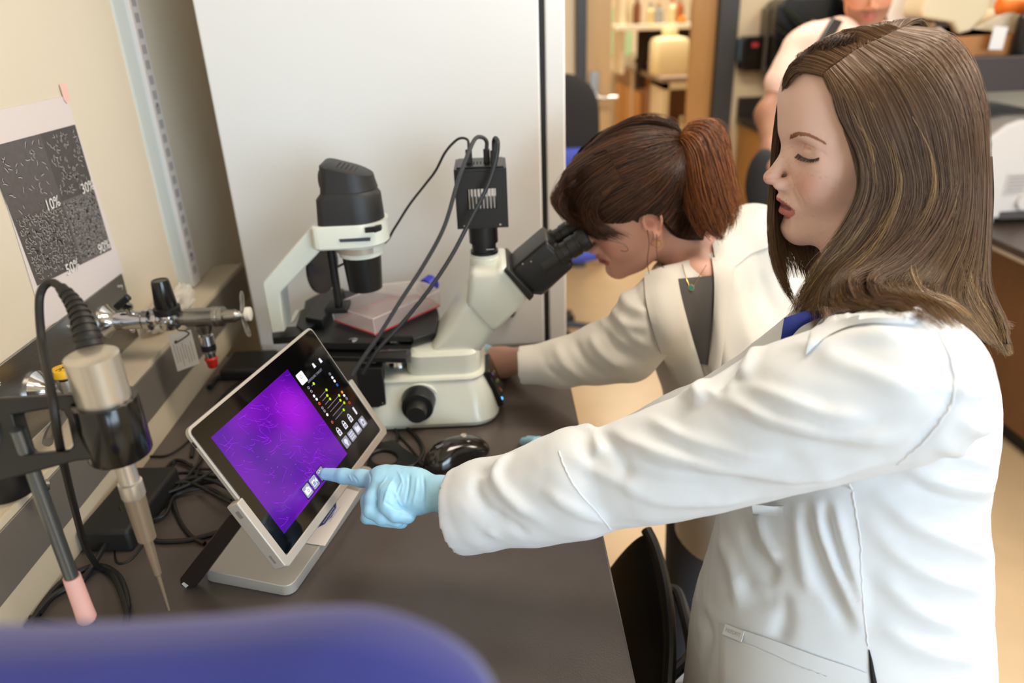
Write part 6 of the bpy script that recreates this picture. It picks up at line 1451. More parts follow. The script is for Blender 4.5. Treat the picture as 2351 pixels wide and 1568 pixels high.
facehair('eyebrows', segs, .00038, mat('brow_auburn', '#9a684c', .7))
segs = []; ll = catmull([(1832, 353, 0), (1842, 360, 0), (1855, 365, 0), (1869, 366, 0), (1882, 362, 0)], 14)[:, :2]
for k in range(2, len(ll) - 1):
    for j in range(2):
        p = ll[k] + (r_.uniform(-1, 1), r_.uniform(-1, .5)); t = k / len(ll); e = np.array([-6.5 + 9 * t + r_.uniform(-1, 1), 8.5 + r_.uniform(-2, 2)]) * (1 - .2 * t)
        segs.append([tuple(p), (*(p + e * .5), (.0010, .0006, 0)), (*(p + e), (.0022, .0012, .0004))])
facehair('eyelashes', segs, [.00034, .00028, .00012], mat('lash_brown', '#5c4a45', .7))
facehair('lash_line', [[tuple(q) for q in ll[1::3]]], .00055, mat('lash_brown', '#5c4a45', .7))
def lashes(O_, parent, col, L_, side_list=(1, -1), brow=True):
    mb = MB()
    for s in side_list:
        arc = catmull(lidarc(s, -.0060, .0030, .0007), 6)
        for k in range(2, len(arc) - 1):
            t = -1 + 2 * k / (len(arc) - 1); p = arc[k]; d = np.array([.80 - .2 * t, (.35 * t + .1) * s, -.70]); d /= np.linalg.norm(d); l = .0070 * (1 - .35 * abs(t))
            mb.tube([L_(p - d * .0008), L_(p + d * l * .5), L_(p + d * l + (.0003, 0, .0012))], [.00034, .00026, .0001], 3, 3)
    tag(mb.build('eyelashes', mat('lash_brown', '#5c4a45', .7), parent), kind='stuff')
def depth_to(bvhs, px, py, dflt=None):
    d = ray(px, py); L = np.linalg.norm(d); best = None
    for b in bvhs:
        r = b.ray_cast(Vector(CP), Vector(d / L))
        if r[0] is not None: q = r[3] / L; best = q if best is None else min(best, q)
    return best if best is not None else dflt
# ---------------- gloved pointing hand (left hand)
tip = scr(*uv(738, 1083)) + TO * .001
def hp_(px, py, d): return at(px, py, d)
vg = Vol(np.array([-.28, .70, .98]), np.array([-.05, .90, 1.12]), .0013)
tipc = at(748, 1088, .990)
vg.chain([tipc, at(790, 1093, .978), at(830, 1098, .966), at(880, 1103, .952)], [.0082, .0098, .0108, .0125], .004, kin=.006)      # index
wr = at(1005, 1132, .925)
vg.chain([at(884, 1104, .952), at(935, 1118, .940), at(985, 1128, .930), at(1030, 1138, .918)], [.0165, .0215, .0215, .0235], .012)   # back of hand
vg.chain([at(880, 1112, .945), at(905, 1140, .932), at(960, 1150, .925)], [.0165, .0190, .0180], .012)
vg.chain([at(878, 1100, .950), at(903, 1096, .947), at(960, 1108, .938)], [.0140, .0150, .0165], .012)
# middle, ring, little finger curled under
vg.chain([at(872, 1115, .940), at(857, 1145, .930), at(853, 1172, .926)], [.0125, .0112, .0105], .004, kin=.004)
vg.chain([at(853, 1172, .926), at(878, 1186, .922), at(912, 1194, .922)], [.0105, .0098, .0090], .002, kin=.003)
vg.chain([at(868, 1118, .955), at(848, 1150, .952), at(847, 1184, .950)], [.0120, .0108, .0098], .003, kin=.004)
vg.chain([at(847, 1186, .950), at(880, 1192, .946), at(922, 1199, .943)], [.0098, .0090, .0082], .002, kin=.003)
vg.chain([at(892, 1130, .922), at(890, 1160, .914), at(905, 1178, .913), at(938, 1186, .918)], [.0130, .0112, .0100, .0088], .003, kin=.004)
# thumb, from the far side of the palm closing along the curled fingers
vg.chain([at(975, 1140, .948), at(930, 1170, .952), at(880, 1186, .960), at(843, 1188, .965)], [.0150, .0125, .0105, .0088], .006, kin=.004)
V, F = vg.mesh(); N = vnormals(V, F)
n1 = smoothnoise(V, 28, 4, octaves=2); x_, y_, d_ = projv(V); bm_ = np.clip((x_ - 850) / 30, 0, 1)
V = V + N * (n1 * .0009 * (.35 + .65 * bm_))[:, None]
for pts, a_, w_ in ((((940, 1085), (938, 1120), (930, 1160)), -.0016, .0016), (((972, 1088), (974, 1130), (972, 1170)), -.0016, .0015), (((905, 1095), (890, 1125), (880, 1160)), .0010, .0018), (((925, 1100), (912, 1130), (905, 1160)), .0010, .0016),
                    (((890, 1090), (872, 1120), (862, 1150)), .0009, .0016), (((958, 1090), (955, 1130), (945, 1165)), .0010, .0018), (((810, 1092), (818, 1100), (822, 1108)), -.0008, .0010), (((800, 1090), (806, 1100), (810, 1106)), .0007, .0010), (((845, 1078), (852, 1095), (850, 1112)), -.0008, .0012), (((900, 1120), (915, 1150), (925, 1168)), .0010, .0016), (((880, 1150), (905, 1165), (935, 1166)), -.0014, .0014), (((912, 1078), (925, 1110), (918, 1140)), .0008, .0014)):
    V = crease(V, N, pts, a_ * 1.4, w_)
bigmesh('glove', V, F, mat('light_blue_nitrile', '#9fd0ea', .48, sss=.05), w1)
# second glove (right hand resting on the bench, mostly behind the near sleeve)
vr = Vol(np.array([-.06, 1.0, .90]), np.array([.20, 1.20, 1.04]), .0022)
for k, (px, py) in enumerate(((1203, 1014), (1214, 1010), (1228, 1012), (1240, 1018))):
    f0 = onz(px, py, BZ + .010); f2 = onz(1275 + k * 4, 1062 + k * 3, BZ + .045); f1 = (f0 * .6 + f2 * .4) + (0, 0, .014)
    vr.chain([f0, f1, f2], [.0078, .0088, .010], .002, kin=.004)
vr.chain([onz(1282, 1066, BZ + .045), onz(1330, 1090, BZ + .07)], [.026, .026], .012)
vr.chain([onz(1238, 1050, BZ + .012), onz(1275, 1075, BZ + .035)], [.0095, .012], .004)
V, F = vr.mesh(); bigmesh('glove', V, F, MATS['light_blue_nitrile'], w1)

# ---------------- lab coat
m_coat = mat('white_coat_cotton', '#d6dade', .72, bump=.12, bscale=1500, sheen=.15)
vc = Vol((-.14, .42, .52), (.80, 1.20, 1.42), .0042)
UF = np.array([-.978, .208])
def sec(py, xf, xb, y, b, zoff=0):
    P1, P2 = ony(xf, py, y), ony(xb, py, y); c = (P1 + P2) / 2; return ((P1[2] + P2[2]) / 2 + zoff, c[0], y, abs(P1[0] - P2[0]) / 2 * 1.0, b)
S1 = [sec(690, 1850, 2180, .85, .070), sec(735, 1800, 2225, .84, .105), sec(800, 1745, 2272, .82, .150), sec(870, 1720, 2300, .81, .172), sec(950, 1700, 2310, .80, .178), sec(1080, 1665, 2288, .77, .165), sec(1230, 1628, 2270, .74, .150), sec(1330, 1600, 2290, .72, .165), sec(1450, 1580, 2284, .71, .178), sec(1568, 1566, 2286, .70, .185)]
def silfit(S_, tgt, U, it=30, pw=2.2):
    S_ = sorted([list(q) for q in S_], key=lambda r: r[0])
    for _ in range(it):
        Zs = np.array([r[0] for r in S_]); zi = np.linspace(Zs[0], Zs[-1], 200); A = [np.interp(zi, Zs, np.array([r[j] for r in S_])) for j in (1, 2, 3, 4)]
        th = np.linspace(0, 2 * PI, 90, endpoint=False); cu = np.sign(np.cos(th)) * np.abs(np.cos(th)) ** (2 / pw); cv = np.sign(np.sin(th)) * np.abs(np.sin(th)) ** (2 / pw)
        u = A[2][:, None] * cu; v_ = A[3][:, None] * cv; P = np.stack([A[0][:, None] + u * U[0] - v_ * U[1], A[1][:, None] + u * U[1] + v_ * U[0], zi[:, None] + 0 * u], -1).reshape(-1, 3); x, y, d = projv(P)
        dl = np.zeros((len(S_), 2)); wt = np.full(len(S_), 1e-6); wt2 = np.full(len(S_), 1e-6)
        for py, xf, xb in tgt:
            m = np.where(np.abs(y - py) < 9)[0]
            if not len(m): continue
            for side, ref, WW in ((0, xf, wt), (1, xb, wt2)):
                k = m[np.argmin(x[m])] if side == 0 else m[np.argmax(x[m])]; e = (ref - x[k]) * d[k] / FPX; z = P[k, 2]; j = int(np.clip(np.searchsorted(Zs, z) - 1, 0, len(S_) - 2)); f = (z - Zs[j]) / (Zs[j + 1] - Zs[j])
                for jj, ww in ((j, 1 - f), (j + 1, f)): dl[jj, side] += e * ww; WW[jj] += ww
        dx0 = dl[:, 0] / np.maximum(wt, .3); dx1 = dl[:, 1] / np.maximum(wt2, .3)
        for i in range(len(S_)): S_[i][1] += .3 * (dx0[i] + dx1[i]); S_[i][3] = max(.05, S_[i][3] + .3 * (dx1[i] - dx0[i]))
    return S_[::-1]
TG = [(700, 1845, 2190), (740, 1795, 2235), (800, 1745, 2272), (870, 1720, 2300), (950, 1700, 2312), (1020, 1680, 2300), (1090, 1665, 2290), (1160, 1645, 2285), (1230, 1628, 2270), (1300, 1608, 2292), (1370, 1592, 2290), (1450, 1580, 2284), (1530, 1570, 2286), (1610, 1560, 2290), (1700, 1550, 2295)]
S1 = silfit([list(q) for q in S1] + [[.74, S1[-1][1], .70, .20, .19], [.55, S1[-1][1], .70, .22, .20]], TG, UF)
vc.loftz(S1, UF, 0)
sl_ = [(1085, 1168, 86, .905), (1130, 1154, 100, .893), (1215, 1140, 112, .874), (1330, 1108, 128, .850), (1400, 1098, 116, .838), (1480, 1078, 128, .822), (1620, 1035, 140, .798), (1850, 945, 178, .755), (2035, 892, 185, .727), (2100, 905, 150, .748)]
SP = [at(a, b, d) for a, b, r, d in sl_]; SR = [r * d / FPX for a, b, r, d in sl_]
vc.chain(SP, SR, .045)
vc.ell(at(2070, 805, .80), (.07, .07, .045), .06)
# far arm
fa = [(1960, 800, 110, .98), (1800, 880, 108, .98), (1660, 958, 98, 1.0), (1560, 985, 85, 1.02), (1440, 1040, 72, 1.08), (1345, 1075, 62, 1.13)]
vc.chain([at(a, b, d) for a, b, r, d in fa] + [onz(1300, 1074, BZ + .055)], [r * d / FPX for a, b, r, d in fa] + [.036], .04)
# cuff: cut flat and hollow
cd = SP[0] - SP[2]; cd /= np.linalg.norm(cd)
c0 = at(1040, 1175, .905); nC = cd + np.array([0, 0, .10]); nC /= np.linalg.norm(nC)
pC = at(1045, 1172, .905)
B = vc.block(vc.lo, np.array([.02, vc.lo[1] + 5, 3]), 0); sl, X, Y, Z = B
dcl = ((X - pC[0]) * nC[0] + (Y - pC[1]) * nC[1] + (Z - pC[2]) * nC[2]).astype(np.float32)
mfar = (Y > .98)
vc.chain([SP[0] + cd * .035, SP[0]], [SR[0], SR[0]], .03)
vc.D[sl] = np.where(mfar, vc.D[sl], np.maximum(vc.D[sl], dcl))
vc.chain([SP[0] + cd * .08, SP[1], SP[1] * .6 + SP[2] * .4], [SR[0] * .88, SR[1] * .86, SR[1] * .7], .004, sub=True)
# far cuff
# neckline hollow
nkc = at(1960, 690, .90)
vc.chain([L1((-.035, 0, -.10)), at(1985, 700, .89), at(1960, 745, .875)], [.060, .062, .040], .012, sub=True)
vc.chain([at(1905, 700, .86), at(1850, 745, .84), at(1815, 790, .84)], [.030, .020, .008], .012, sub=True)
V, F = vc.mesh(); N = vnormals(V, F)
x_, y_, d_ = projv(V)
# broad cloth drape then named folds
V = V + N * (smoothnoise(V, 3.2, 11, octaves=2) * .0030)[:, None]
folds = [  # sleeve: long diagonal drapes
    (((1380, 985), (1480, 1030), (1600, 1062), (1760, 1088), (1900, 1085), (2030, 1055)), .0075, .011), (((1400, 1030), (1500, 1078), (1640, 1100), (1800, 1105)), -.0050, .012),
    (((1640, 900), (1740, 955), (1860, 990), (2000, 1005), (2100, 985)), .0065, .011), (((1650, 935), (1750, 985), (1880, 1018), (2000, 1025)), -.0040, .010),
    (((1700, 880), (1800, 915), (1900, 950), (2010, 962)), .0045, .009), (((1480, 955), (1560, 1000), (1680, 1035), (1800, 1050)), .0050, .009),
    (((1330, 985), (1400, 1010), (1430, 1060), (1440, 1110)), -.0040, .010), (((1330, 975), (1370, 1005), (1380, 1050)), .0060, .010),
    (((1180, 1040), (1150, 1065), (1140, 1105), (1190, 1160), (1260, 1200)), .0055, .010), (((1130, 1075), (1100, 1100), (1110, 1150), (1160, 1210)), -.0040, .009),
    (((1240, 1120), (1320, 1170), (1400, 1200)), .0035, .009), (((1430, 1120), (1530, 1150), (1640, 1152), (1740, 1140)), .0040, .010), (((1300, 1040), (1380, 1090), (1480, 1130)), .0035, .010),
    (((1050, 1140), (1100, 1190), (1150, 1240)), .0035, .007), (((1075, 1110), (1140, 1180), (1220, 1235)), -.0030, .008), (((1560, 900), (1620, 905), (1690, 880)), .005, .010),
    (((1850, 800), (1930, 830), (2030, 870), (2120, 900)), .0035, .012), (((1790, 800), (1880, 790), (2000, 770), (2100, 775)), .0045, .012), (((1830, 745), (1950, 735), (2080, 735), (2110, 700)), .0050, .008),
    # armhole seam and back
    (((2150, 760), (2185, 850), (2180, 930), (2130, 1000), (2060, 1060)), -.0050, .007), (((2200, 960), (2240, 985), (2290, 990)), .0045, .009), (((2140, 1010), (2220, 1050), (2290, 1070)), .0045, .010), (((2080, 1080), (2180, 1115), (2290, 1125)), .0060, .011), (((2080, 1105), (2180, 1150), (2290, 1165)), -.0045, .010),
    (((2000, 1120), (2110, 1210), (2230, 1260), (2290, 1290)), .0050, .012), (((2150, 880), (2220, 900), (2300, 880)), .0035, .010),
    (((1980, 1180), (2080, 1290), (2200, 1340), (2290, 1360)), .0040, .012), (((2010, 1300), (2100, 1400), (2240, 1450)), .0045, .014), (((2010, 1420), (2120, 1490), (2280, 1520)), .004, .014),
    # skirt front
    (((1870, 1140), (1890, 1230), (1930, 1330), (1985, 1460)), .0075, .010), (((1850, 1150), (1868, 1240), (1905, 1350), (1960, 1460)), -.0060, .010), (((1910, 1140), (1935, 1230), (1965, 1330), (1990, 1420)), .0060, .008), (((1895, 1150), (1915, 1250), (1950, 1350)), -.0055, .007), (((1830, 1150), (1840, 1260), (1860, 1370)), .0050, .012),
    (((1700, 1180), (1720, 1250), (1760, 1300), (1790, 1330)), -.0050, .012), (((1735, 1165), (1760, 1240), (1790, 1290)), .0050, .010), (((1650, 1230), (1680, 1300), (1700, 1400)), .0045, .014), (((1690, 1330), (1740, 1370), (1790, 1380)), -.0045, .014), (((1790, 1350), (1800, 1420), (1780, 1480)), -.0050, .012), (((1600, 1400), (1630, 1450), (1610, 1530)), -.0035, .012),
    # far shoulder
    (((1700, 830), (1660, 870), (1640, 905)), -.006, .010), (((1620, 870), (1600, 900), (1610, 930)), .006, .010), (((1740, 790), (1720, 840), (1700, 870)), .006, .010)]
for pts, a_, w_ in folds: V = crease(V, N, pts, a_ * 1.25, w_ * .82)
N = vnormals(V, F); V = V + N * (smoothnoise(V, 14, 12, (1, 1, 1.6), 2) * .0009)[:, None]
coat = bigmesh('lab_coat', V, F, m_coat, w1); CV, CF = V, F; bvhC = BVHTree.FromPolygons(CV.tolist(), CF.tolist())
def onsurf(pts, off=.001, base=None, res=8):
    P = catmull([(a, b, 0) for a, b in pts], res)[:, :2]; S_ = [p for p in pix_surface(CV if base is None else base, P, 9) if p is not None]
    return [p + (CP - p) / np.linalg.norm(CP - p) * off for p in S_]
m_seam = mat('coat_seam', '#dfe1e4', .7)
for pts in (((1283, 1036), (1300, 1080), (1330, 1130), (1370, 1175), (1402, 1215)), ((1955, 1112), (1962, 1160), (1975, 1240), (1978, 1330), (1985, 1420), (1994, 1485)), ((2155, 760), (2190, 850), (2183, 925), (2130, 1005), (2060, 1066))):
    P = onsurf(pts, .0002); 
    if len(P) > 3: MB().tube(P, .0011, 6, 2).build('seam', m_seam, coat)
# pockets: patches a little proud of the cloth
def patch(name, corners, nu, nv, off, m, parent):
    A, B_, C__, D_ = [np.array(c, float) for c in corners]; g = []
    for i in range(nu + 1):
        for j in range(nv + 1):
            s_, t_ = i / nu, j / nv; g.append((A * (1 - s_) + B_ * s_) * (1 - t_) + (D_ * (1 - s_) + C__ * s_) * t_)
    S_ = pix_surface(CV, g, 9); last = None; S2 = []
    for p in S_:
        if p is None: p = last if last is not None else np.array([.3, .6, 1.])
        last = p; S2.append(p)
    G = np.array(S2).reshape(nu + 1, nv + 1, 3)
    for _ in range(3):
        G[1:-1] = (G[:-2] + 2 * G[1:-1] + G[2:]) / 4; G[:, 1:-1] = (G[:, :-2] + 2 * G[:, 1:-1] + G[:, 2:]) / 4
    vw = (CP - G) / np.linalg.norm(CP - G, axis=2, keepdims=True); top_g = G + vw * off; bot = G - vw * .003
    K, M = nu + 1, nv + 1; I_ = np.arange(K * M).reshape(K, M); Fq = np.stack([I_[:-1, :-1], I_[1:, :-1], I_[1:, 1:], I_[:-1, 1:]], -1).reshape(-1, 4)
    bd = np.concatenate([I_[0, :], I_[1:, -1], I_[-1, -2::-1], I_[-2:0:-1, 0]]); nb = np.roll(bd, -1)
    return newobj(name, np.concatenate([top_g.reshape(-1, 3), bot.reshape(-1, 3)]), [tuple(f) for f in Fq] + [tuple(f[::-1] + K * M) for f in Fq] + [(a, b, b + K * M, a + K * M) for a, b in zip(bd, nb)], m, parent, angle=50), top_g
pk, G1 = patch('hip_pocket', ((1650, 1428), (1990, 1545), (1990, 1680), (1650, 1680)), 18, 8, .0042, m_coat, coat)
pk2, G2 = patch('chest_pocket', ((1728, 1166), (1800, 1162), (1800, 1188), (1728, 1180)), 6, 4, .0014, m_coat, coat)
for pts in (((1660, 1462), (1740, 1490), (1830, 1530), (1900, 1555)),):
    P = onsurf(pts, .0052); 
    if len(P) > 3: MB().tube(P, .0006, 5, 2).build('stitching', m_seam, pk)
pO = onsurf(((1684, 1452), (1686, 1452), (1688, 1453)), .006)[0]; pX_ = onsurf(((1712, 1468), (1713, 1468), (1714, 1469)), .006)[0]; ux = pX_ - onsurf(((1664, 1447), (1665, 1447), (1666, 1447)), .006)[0]; ux /= np.linalg.norm(ux)
vw = (CP - pO) / np.linalg.norm(CP - pO); uy = np.cross(vw, ux); uy /= np.linalg.norm(uy); uz_ = np.cross(ux, uy)
lb = MB().obox(pO, ux, uy, uz_, .030, .0125, .0008).build('woven_label', m_seam, coat, bevel=.0002)
textmesh('label_lettering', 'MEDFIT', .0062, pO + uz_ * .0006, ux, uy, mat('label_thread_grey', '#b3b9c0', .7), lb, depth=.0001) if False else textmesh('label_lettering', 'HEEDFIT', .0062, pO + uz_ * .0006, ux, uy, mat('label_thread_grey', '#a9b0b8', .7), lb, depth=.0001)
# vent slit above the pocket edge (dark)
P = [p for p in pix_surface(CV, ((1996, 1492), (1999, 1520), (2003, 1545), (2006, 1568), (2008, 1590)), 9) if p is not None]
if len(P) > 2: MB().tube([p + (CP - p) * .001 for p in P], [.0006, .002, .003, .0035, .004], 6, 4).build('side_vent', mat('vent_dark', '#14151a', .9), coat)
# collar and lapel
def strip(name, A, B_, depA, depB, m, parent, th=.0035, n=14):
    a = catmull([at(p[0], p[1], d) for p, d in zip(A, depA)], 6); b = catmull([at(p[0], p[1], d) for p, d in zip(B_, depB)], 6); n = min(len(a), len(b)); K = 5
    G = np.array([[a[i] * (1 - t) + b[i] * t for t in np.linspace(0, 1, K)] for i in range(n)]); vw = (CP - G) / np.linalg.norm(CP - G, axis=2, keepdims=True); G = G + vw * (np.sin(np.linspace(0, PI, K))[None, :, None] * .006)
    I_ = np.arange(n * K).reshape(n, K); Fq = np.stack([I_[:-1, :-1], I_[1:, :-1], I_[1:, 1:], I_[:-1, 1:]], -1).reshape(-1, 4); bt = G - vw * th
    bd = np.concatenate([I_[0, :], I_[1:, -1], I_[-1, -2::-1], I_[-2:0:-1, 0]]); nb = np.roll(bd, -1)
    return newobj(name, np.concatenate([G.reshape(-1, 3), bt.reshape(-1, 3)]), [tuple(f) for f in Fq] + [tuple(f[::-1] + n * K) for f in Fq] + [(p, q, q + n * K, p + n * K) for p, q in zip(bd, nb)], m, parent, angle=60)
def surfdep(px, py, dflt, bv=None):
    d = depth_to(bv or (bvhC,), px, py); return dflt if d is None else d
def laystrip(name, A, B_, off, dflt, m, parent, th=.0035, bulge=.005, bv=None):
    a2 = catmull([(x, y, 0) for x, y in A], 5)[:, :2]; b2 = catmull([(x, y, 0) for x, y in B_], 5)[:, :2]; n = min(len(a2), len(b2)); K = 7; T_ = np.linspace(0, 1, K)
    D = np.array([[surfdep(*(a2[i] * (1 - t) + b2[i] * t), dflt, bv) for t in T_] for i in range(n)]); Dr = D.copy()
    for _ in range(5): D[1:-1] = (D[:-2] + 2 * D[1:-1] + D[2:]) / 4; D[:, 1:-1] = (D[:, :-2] + 2 * D[:, 1:-1] + D[:, 2:]) / 4
    D = np.minimum(D, Dr)
    for _ in range(2): D[1:-1] = np.minimum(D[1:-1], (D[:-2] + 2 * D[1:-1] + D[2:]) / 4)
    G = np.array([[at(*(a2[i] * (1 - t) + b2[i] * t), D[i, j] - off - bulge * math.sin(PI * t)) for j, t in enumerate(T_)] for i in range(n)])
    vw = (CP - G) / np.linalg.norm(CP - G, axis=2, keepdims=True); I_ = np.arange(n * K).reshape(n, K); Fq = np.stack([I_[:-1, :-1], I_[1:, :-1], I_[1:, 1:], I_[:-1, 1:]], -1).reshape(-1, 4); bt = G - vw * th
    bd = np.concatenate([I_[0, :], I_[1:, -1], I_[-1, -2::-1], I_[-2:0:-1, 0]]); nb = np.roll(bd, -1)
    return newobj(name, np.concatenate([G.reshape(-1, 3), bt.reshape(-1, 3)]), [tuple(f) for f in Fq] + [tuple(f[::-1] + n * K) for f in Fq] + [(p, q, q + n * K, p + n * K) for p, q in zip(bd, nb)], m, parent, angle=60)
laystrip('collar', [(2150, 668), (2080, 668), (2010, 672), (1950, 690), (1900, 720), (1860, 760)], [(2100, 745), (2060, 742), (1990, 742), (1940, 752), (1890, 778), (1850, 815)], .003, .80, m_coat, coat)
0 and laystrip('lapel', [(1860, 705), (1838, 740), (1815, 780), (1795, 825)], [(1885, 765), (1855, 800), (1825, 845), (1790, 890)], .004, .82, m_coat, coat)
# blue scrub top at the neck
strip('scrub_top', [(1800, 730), (1830, 720), (1862, 712), (1890, 715)], [(1790, 795), (1815, 775), (1840, 750), (1880, 730)], [.835, .835, .832, .832], [.84, .835, .83, .828], mat('royal_blue_cotton', '#1d2f86', .8), w1, th=.01)
# trousers and shoes (below the picture)
vt_ = Vol((.20, .45, -.01), (.80, .98, .95), .009)
cxh = S1[-3][1]
for s_, y0_ in ((1, .63), (-1, .80)):
    vt_.chain([(cxh, y0_ + .03, .76), (cxh - .01, y0_, .46), (cxh + .02, y0_, .09)], [.078, .056, .048], .04)
V, F = vt_.mesh(); bigmesh('trousers', V, F, mat('navy_scrub_trousers', '#1d2436', .8), w1)
for y0_ in (.63, .80):
    vs_ = Vol((cxh - .24, y0_ - .06, -.01), (cxh + .10, y0_ + .06, .13), .006); vs_.ell((cxh - .06, y0_, .035), (.125, .042, .035), .01).ell((cxh + .02, y0_, .06), (.045, .038, .05), .02).clip((0, 0, .004), (0, 0, -1)); V, F = vs_.mesh(); bigmesh('shoe', V, F, mat('black_shoe', '#1b1b1d', .5), w1)
# ---------------- hair of the pointing woman
cap_c, cap_r = np.array([-.014, 0, .032]), np.array([.112, .088, .104])
def capdep(px, py, infl=0):
    """depth at which a picture ray meets the hair-covered skull (nearest point if it misses)"""
    o = I1(CP); d = I1(at(px, py, 1.0)) - o; r = cap_r + infl; a = ((d / r) ** 2).sum(); b = 2 * ((o - cap_c) * d / r ** 2).sum(); c = (((o - cap_c) / r) ** 2).sum() - 1; q = b * b - 4 * a * c
    return (-b - math.sqrt(q)) / (2 * a) if q > 0 else -b / (2 * a)
def guide(pts, lay=.0085):
    out = []
    for p in pts:
        d = capdep(p[0], p[1]) if len(p) == 2 else p[2]; h = depth_to((bvh1,), p[0], p[1]); c = depth_to((bvhC,), p[0], p[1])
        if lay:
            if h is not None: d = min(d, h - lay)
            if c is not None: d = min(d, max(c - .007, d - .09))
        out.append([p[0], p[1], d])
    D = np.array([o[2] for o in out]); S_ = D.copy(); S_[1:-1] = (D[:-2] + 2 * D[1:-1] + D[2:]) / 4; D = np.minimum(D, S_)
    if len(D) > 7:
        for _ in range(3):
            S_ = D.copy(); S_[1:-1] = (D[:-2] + 2 * D[1:-1] + D[2:]) / 4; D[3:] = S_[3:]
        for i_, o in enumerate(out):
            c = depth_to((bvhC,), o[0], o[1])
            if i_ > 5 and c is not None and o[1] > 600 and D[i_] - c < .09: D[i_] = min(D[i_], c - .013)
    return [at(o[0], o[1], dd) for o, dd in zip(out, D)]
NG = [
 [(1893, 170), (1914, 215), (1930, 270), (1958, 330), (1976, 390, .806), (1972, 450, .815), (1935, 525, .825), (1890, 595, .835), (1842, 665, .845), (1808, 740, .85)],
 [(1905, 160), (1945, 215), (1972, 290), (2000, 365), (2012, 430, .812), (1990, 500, .822), (1945, 570, .83), (1900, 630, .835), (1868, 690, .84), (1862, 745, .83)],
 [(1930, 142), (1985, 200), (2025, 290), (2056, 375), (2062, 450, .812), (2035, 525, .822), (1985, 595, .83), (1940, 645, .83), (1945, 690, .81), (2000, 712, .80)],
 [(1960, 122), (2030, 185), (2080, 285), (2106, 380), (2110, 455, .812), (2082, 530, .822), (2030, 600, .83), (1985, 650, .83), (2020, 692, .81), (2085, 730, .79)],
 [(1990, 106), (2075, 165), (2135, 270), (2155, 375), (2158, 455, .815), (2135, 535, .825), (2085, 605, .83), (2045, 655, .82), (2095, 700, .80), (2150, 748, .79)],
 [(2020, 92), (2115, 145), (2180, 250), (2200, 372), (2200, 460, .825), (2180, 545, .832), (2140, 615, .838), (2110, 665, .82), (2160, 712, .80), (2205, 762, .79)],
 [(2045, 80), (2150, 122), (2215, 232), (2235, 365), (2235, 470, .84), (2222, 560, .845), (2195, 635, .845), (2190, 690, .83), (2235, 740, .82), (2270, 785, .82)],
 [(2062, 72), (2175, 105), (2240, 220), (2256, 360), (2256, 480, .86), (2250, 585, .86), (2244, 665, .86), (2262, 730, .85), (2292, 780, .85), (2312, 815, .85)],
 [(2075, 66), (2190, 92), (2252, 212), (2266, 355, .88), (2266, 480, .88), (2262, 590, .88), (2268, 670, .88), (2290, 735, .87), (2312, 785, .87), (2322, 818, .87)]]
NGp = [guide(g) for g in NG]
FG = [
 [(1891, 172), (1865, 166), (1832, 164), (1808, 190), (1790, 245, .905), (1779, 320, .93), (1774, 400, .94), (1768, 500, .94), (1774, 590, .935), (1800, 660, .93), (1838, 712, .93)],
 [(1903, 159), (1868, 146), (1832, 142), (1809, 168, .895), (1793, 230, .92), (1786, 320, .945), (1777, 400, .95), (1772, 500, .95), (1780, 590, .945), (1800, 640, .94), (1820, 690, .94)],
 [(1935, 138), (1895, 118), (1858, 118), (1830, 150, .90), (1808, 220, .93), (1795, 310, .955), (1788, 400, .96), (1785, 490, .96), (1792, 560, .96), (1800, 610, .955), (1806, 650, .955)],
 [(1975, 112), (1930, 92), (1885, 98), (1850, 130, .91), (1830, 210, .95), (1815, 300, .97), (1806, 400, .975), (1806, 500, .975), (1816, 560, .97), (1830, 600, .965), (1842, 640, .965)],
 [(2020, 90), (1980, 72), (1930, 78), (1890, 115, .93), (1870, 200, .97), (1860, 300, .985), (1850, 400, .985), (1850, 500, .98), (1850, 560, .975), (1856, 610, .97), (1862, 660, .965)],
 [(2065, 70), (2040, 60), (2000, 66, .90), (1960, 100, .95), (1950, 200, .98), (1940, 300, .99), (1930, 400, .99), (1920, 500, .985), (1910, 560, .98), (1900, 620, .97), (1890, 680, .965)]]
FGp = [guide(g[:4]) + guide(g[4:], 0) for g in FG]
# back panel hanging behind the neck
BG = [[at(2262 - 30 * k, 360, .87 + .025 * k), at(2266 - 30 * k, 450, .87 + .025 * k), at(2262 - 34 * k, 560, .865 + .025 * k), at(2266 - 36 * k, 660, .86 + .02 * k), at(2300 - 40 * k, 740, .85 + .02 * k), at(2310 - 40 * k, 790, .845 + .02 * k)] for k in range(6)]
HC = L1((-.010, 0, .020))
hairparts = []
V, F = sheet([g[:9] for g in NGp], .004, .0085); Vb = [V]; Fb = [F]; nb_ = len(V)
V, F = sheet([g[:4] for g in FGp], .003, .0060, ctr=HC); Vb.append(V); Fb.append(F + nb_); nb_ += len(V)
V, F = sheet(BG, .006, .0025); Vb.append(V); Fb.append(F + nb_)
MIR = [[L1(I1(p) * np.array([1, -1, 1])) for p in g[:7]] for g in NGp]
BRG = []
for g, m in zip(NGp, MIR):
    row = []
    for t in np.linspace(0, 1, 6):
        q = I1(g[0] * (1 - t) + m[1] * t); c_ = np.array([q[0] * .35 - .0, 0, .03]); dq = q - c_; L = np.linalg.norm(dq); Lr = np.linalg.norm(I1(g[0]) - c_) * (1 - t) + np.linalg.norm(I1(m[1]) - c_) * t; row.append(L1(c_ + dq / L * (Lr + .001)))
    BRG.append(row)
V, F = sheet(BRG, .003, .0045, ctr=HC); nbm = sum(len(a) for a in Vb); Vb.append(V); Fb.append(F + nbm)
V, F = sheet(MIR, .004, .0060, ctr=HC); nbm = sum(len(a) for a in Vb); Vb.append(V); Fb.append(F + nbm)
hv = Vol((-.14, -.11, -.10), (.10, .11, .15), .003)
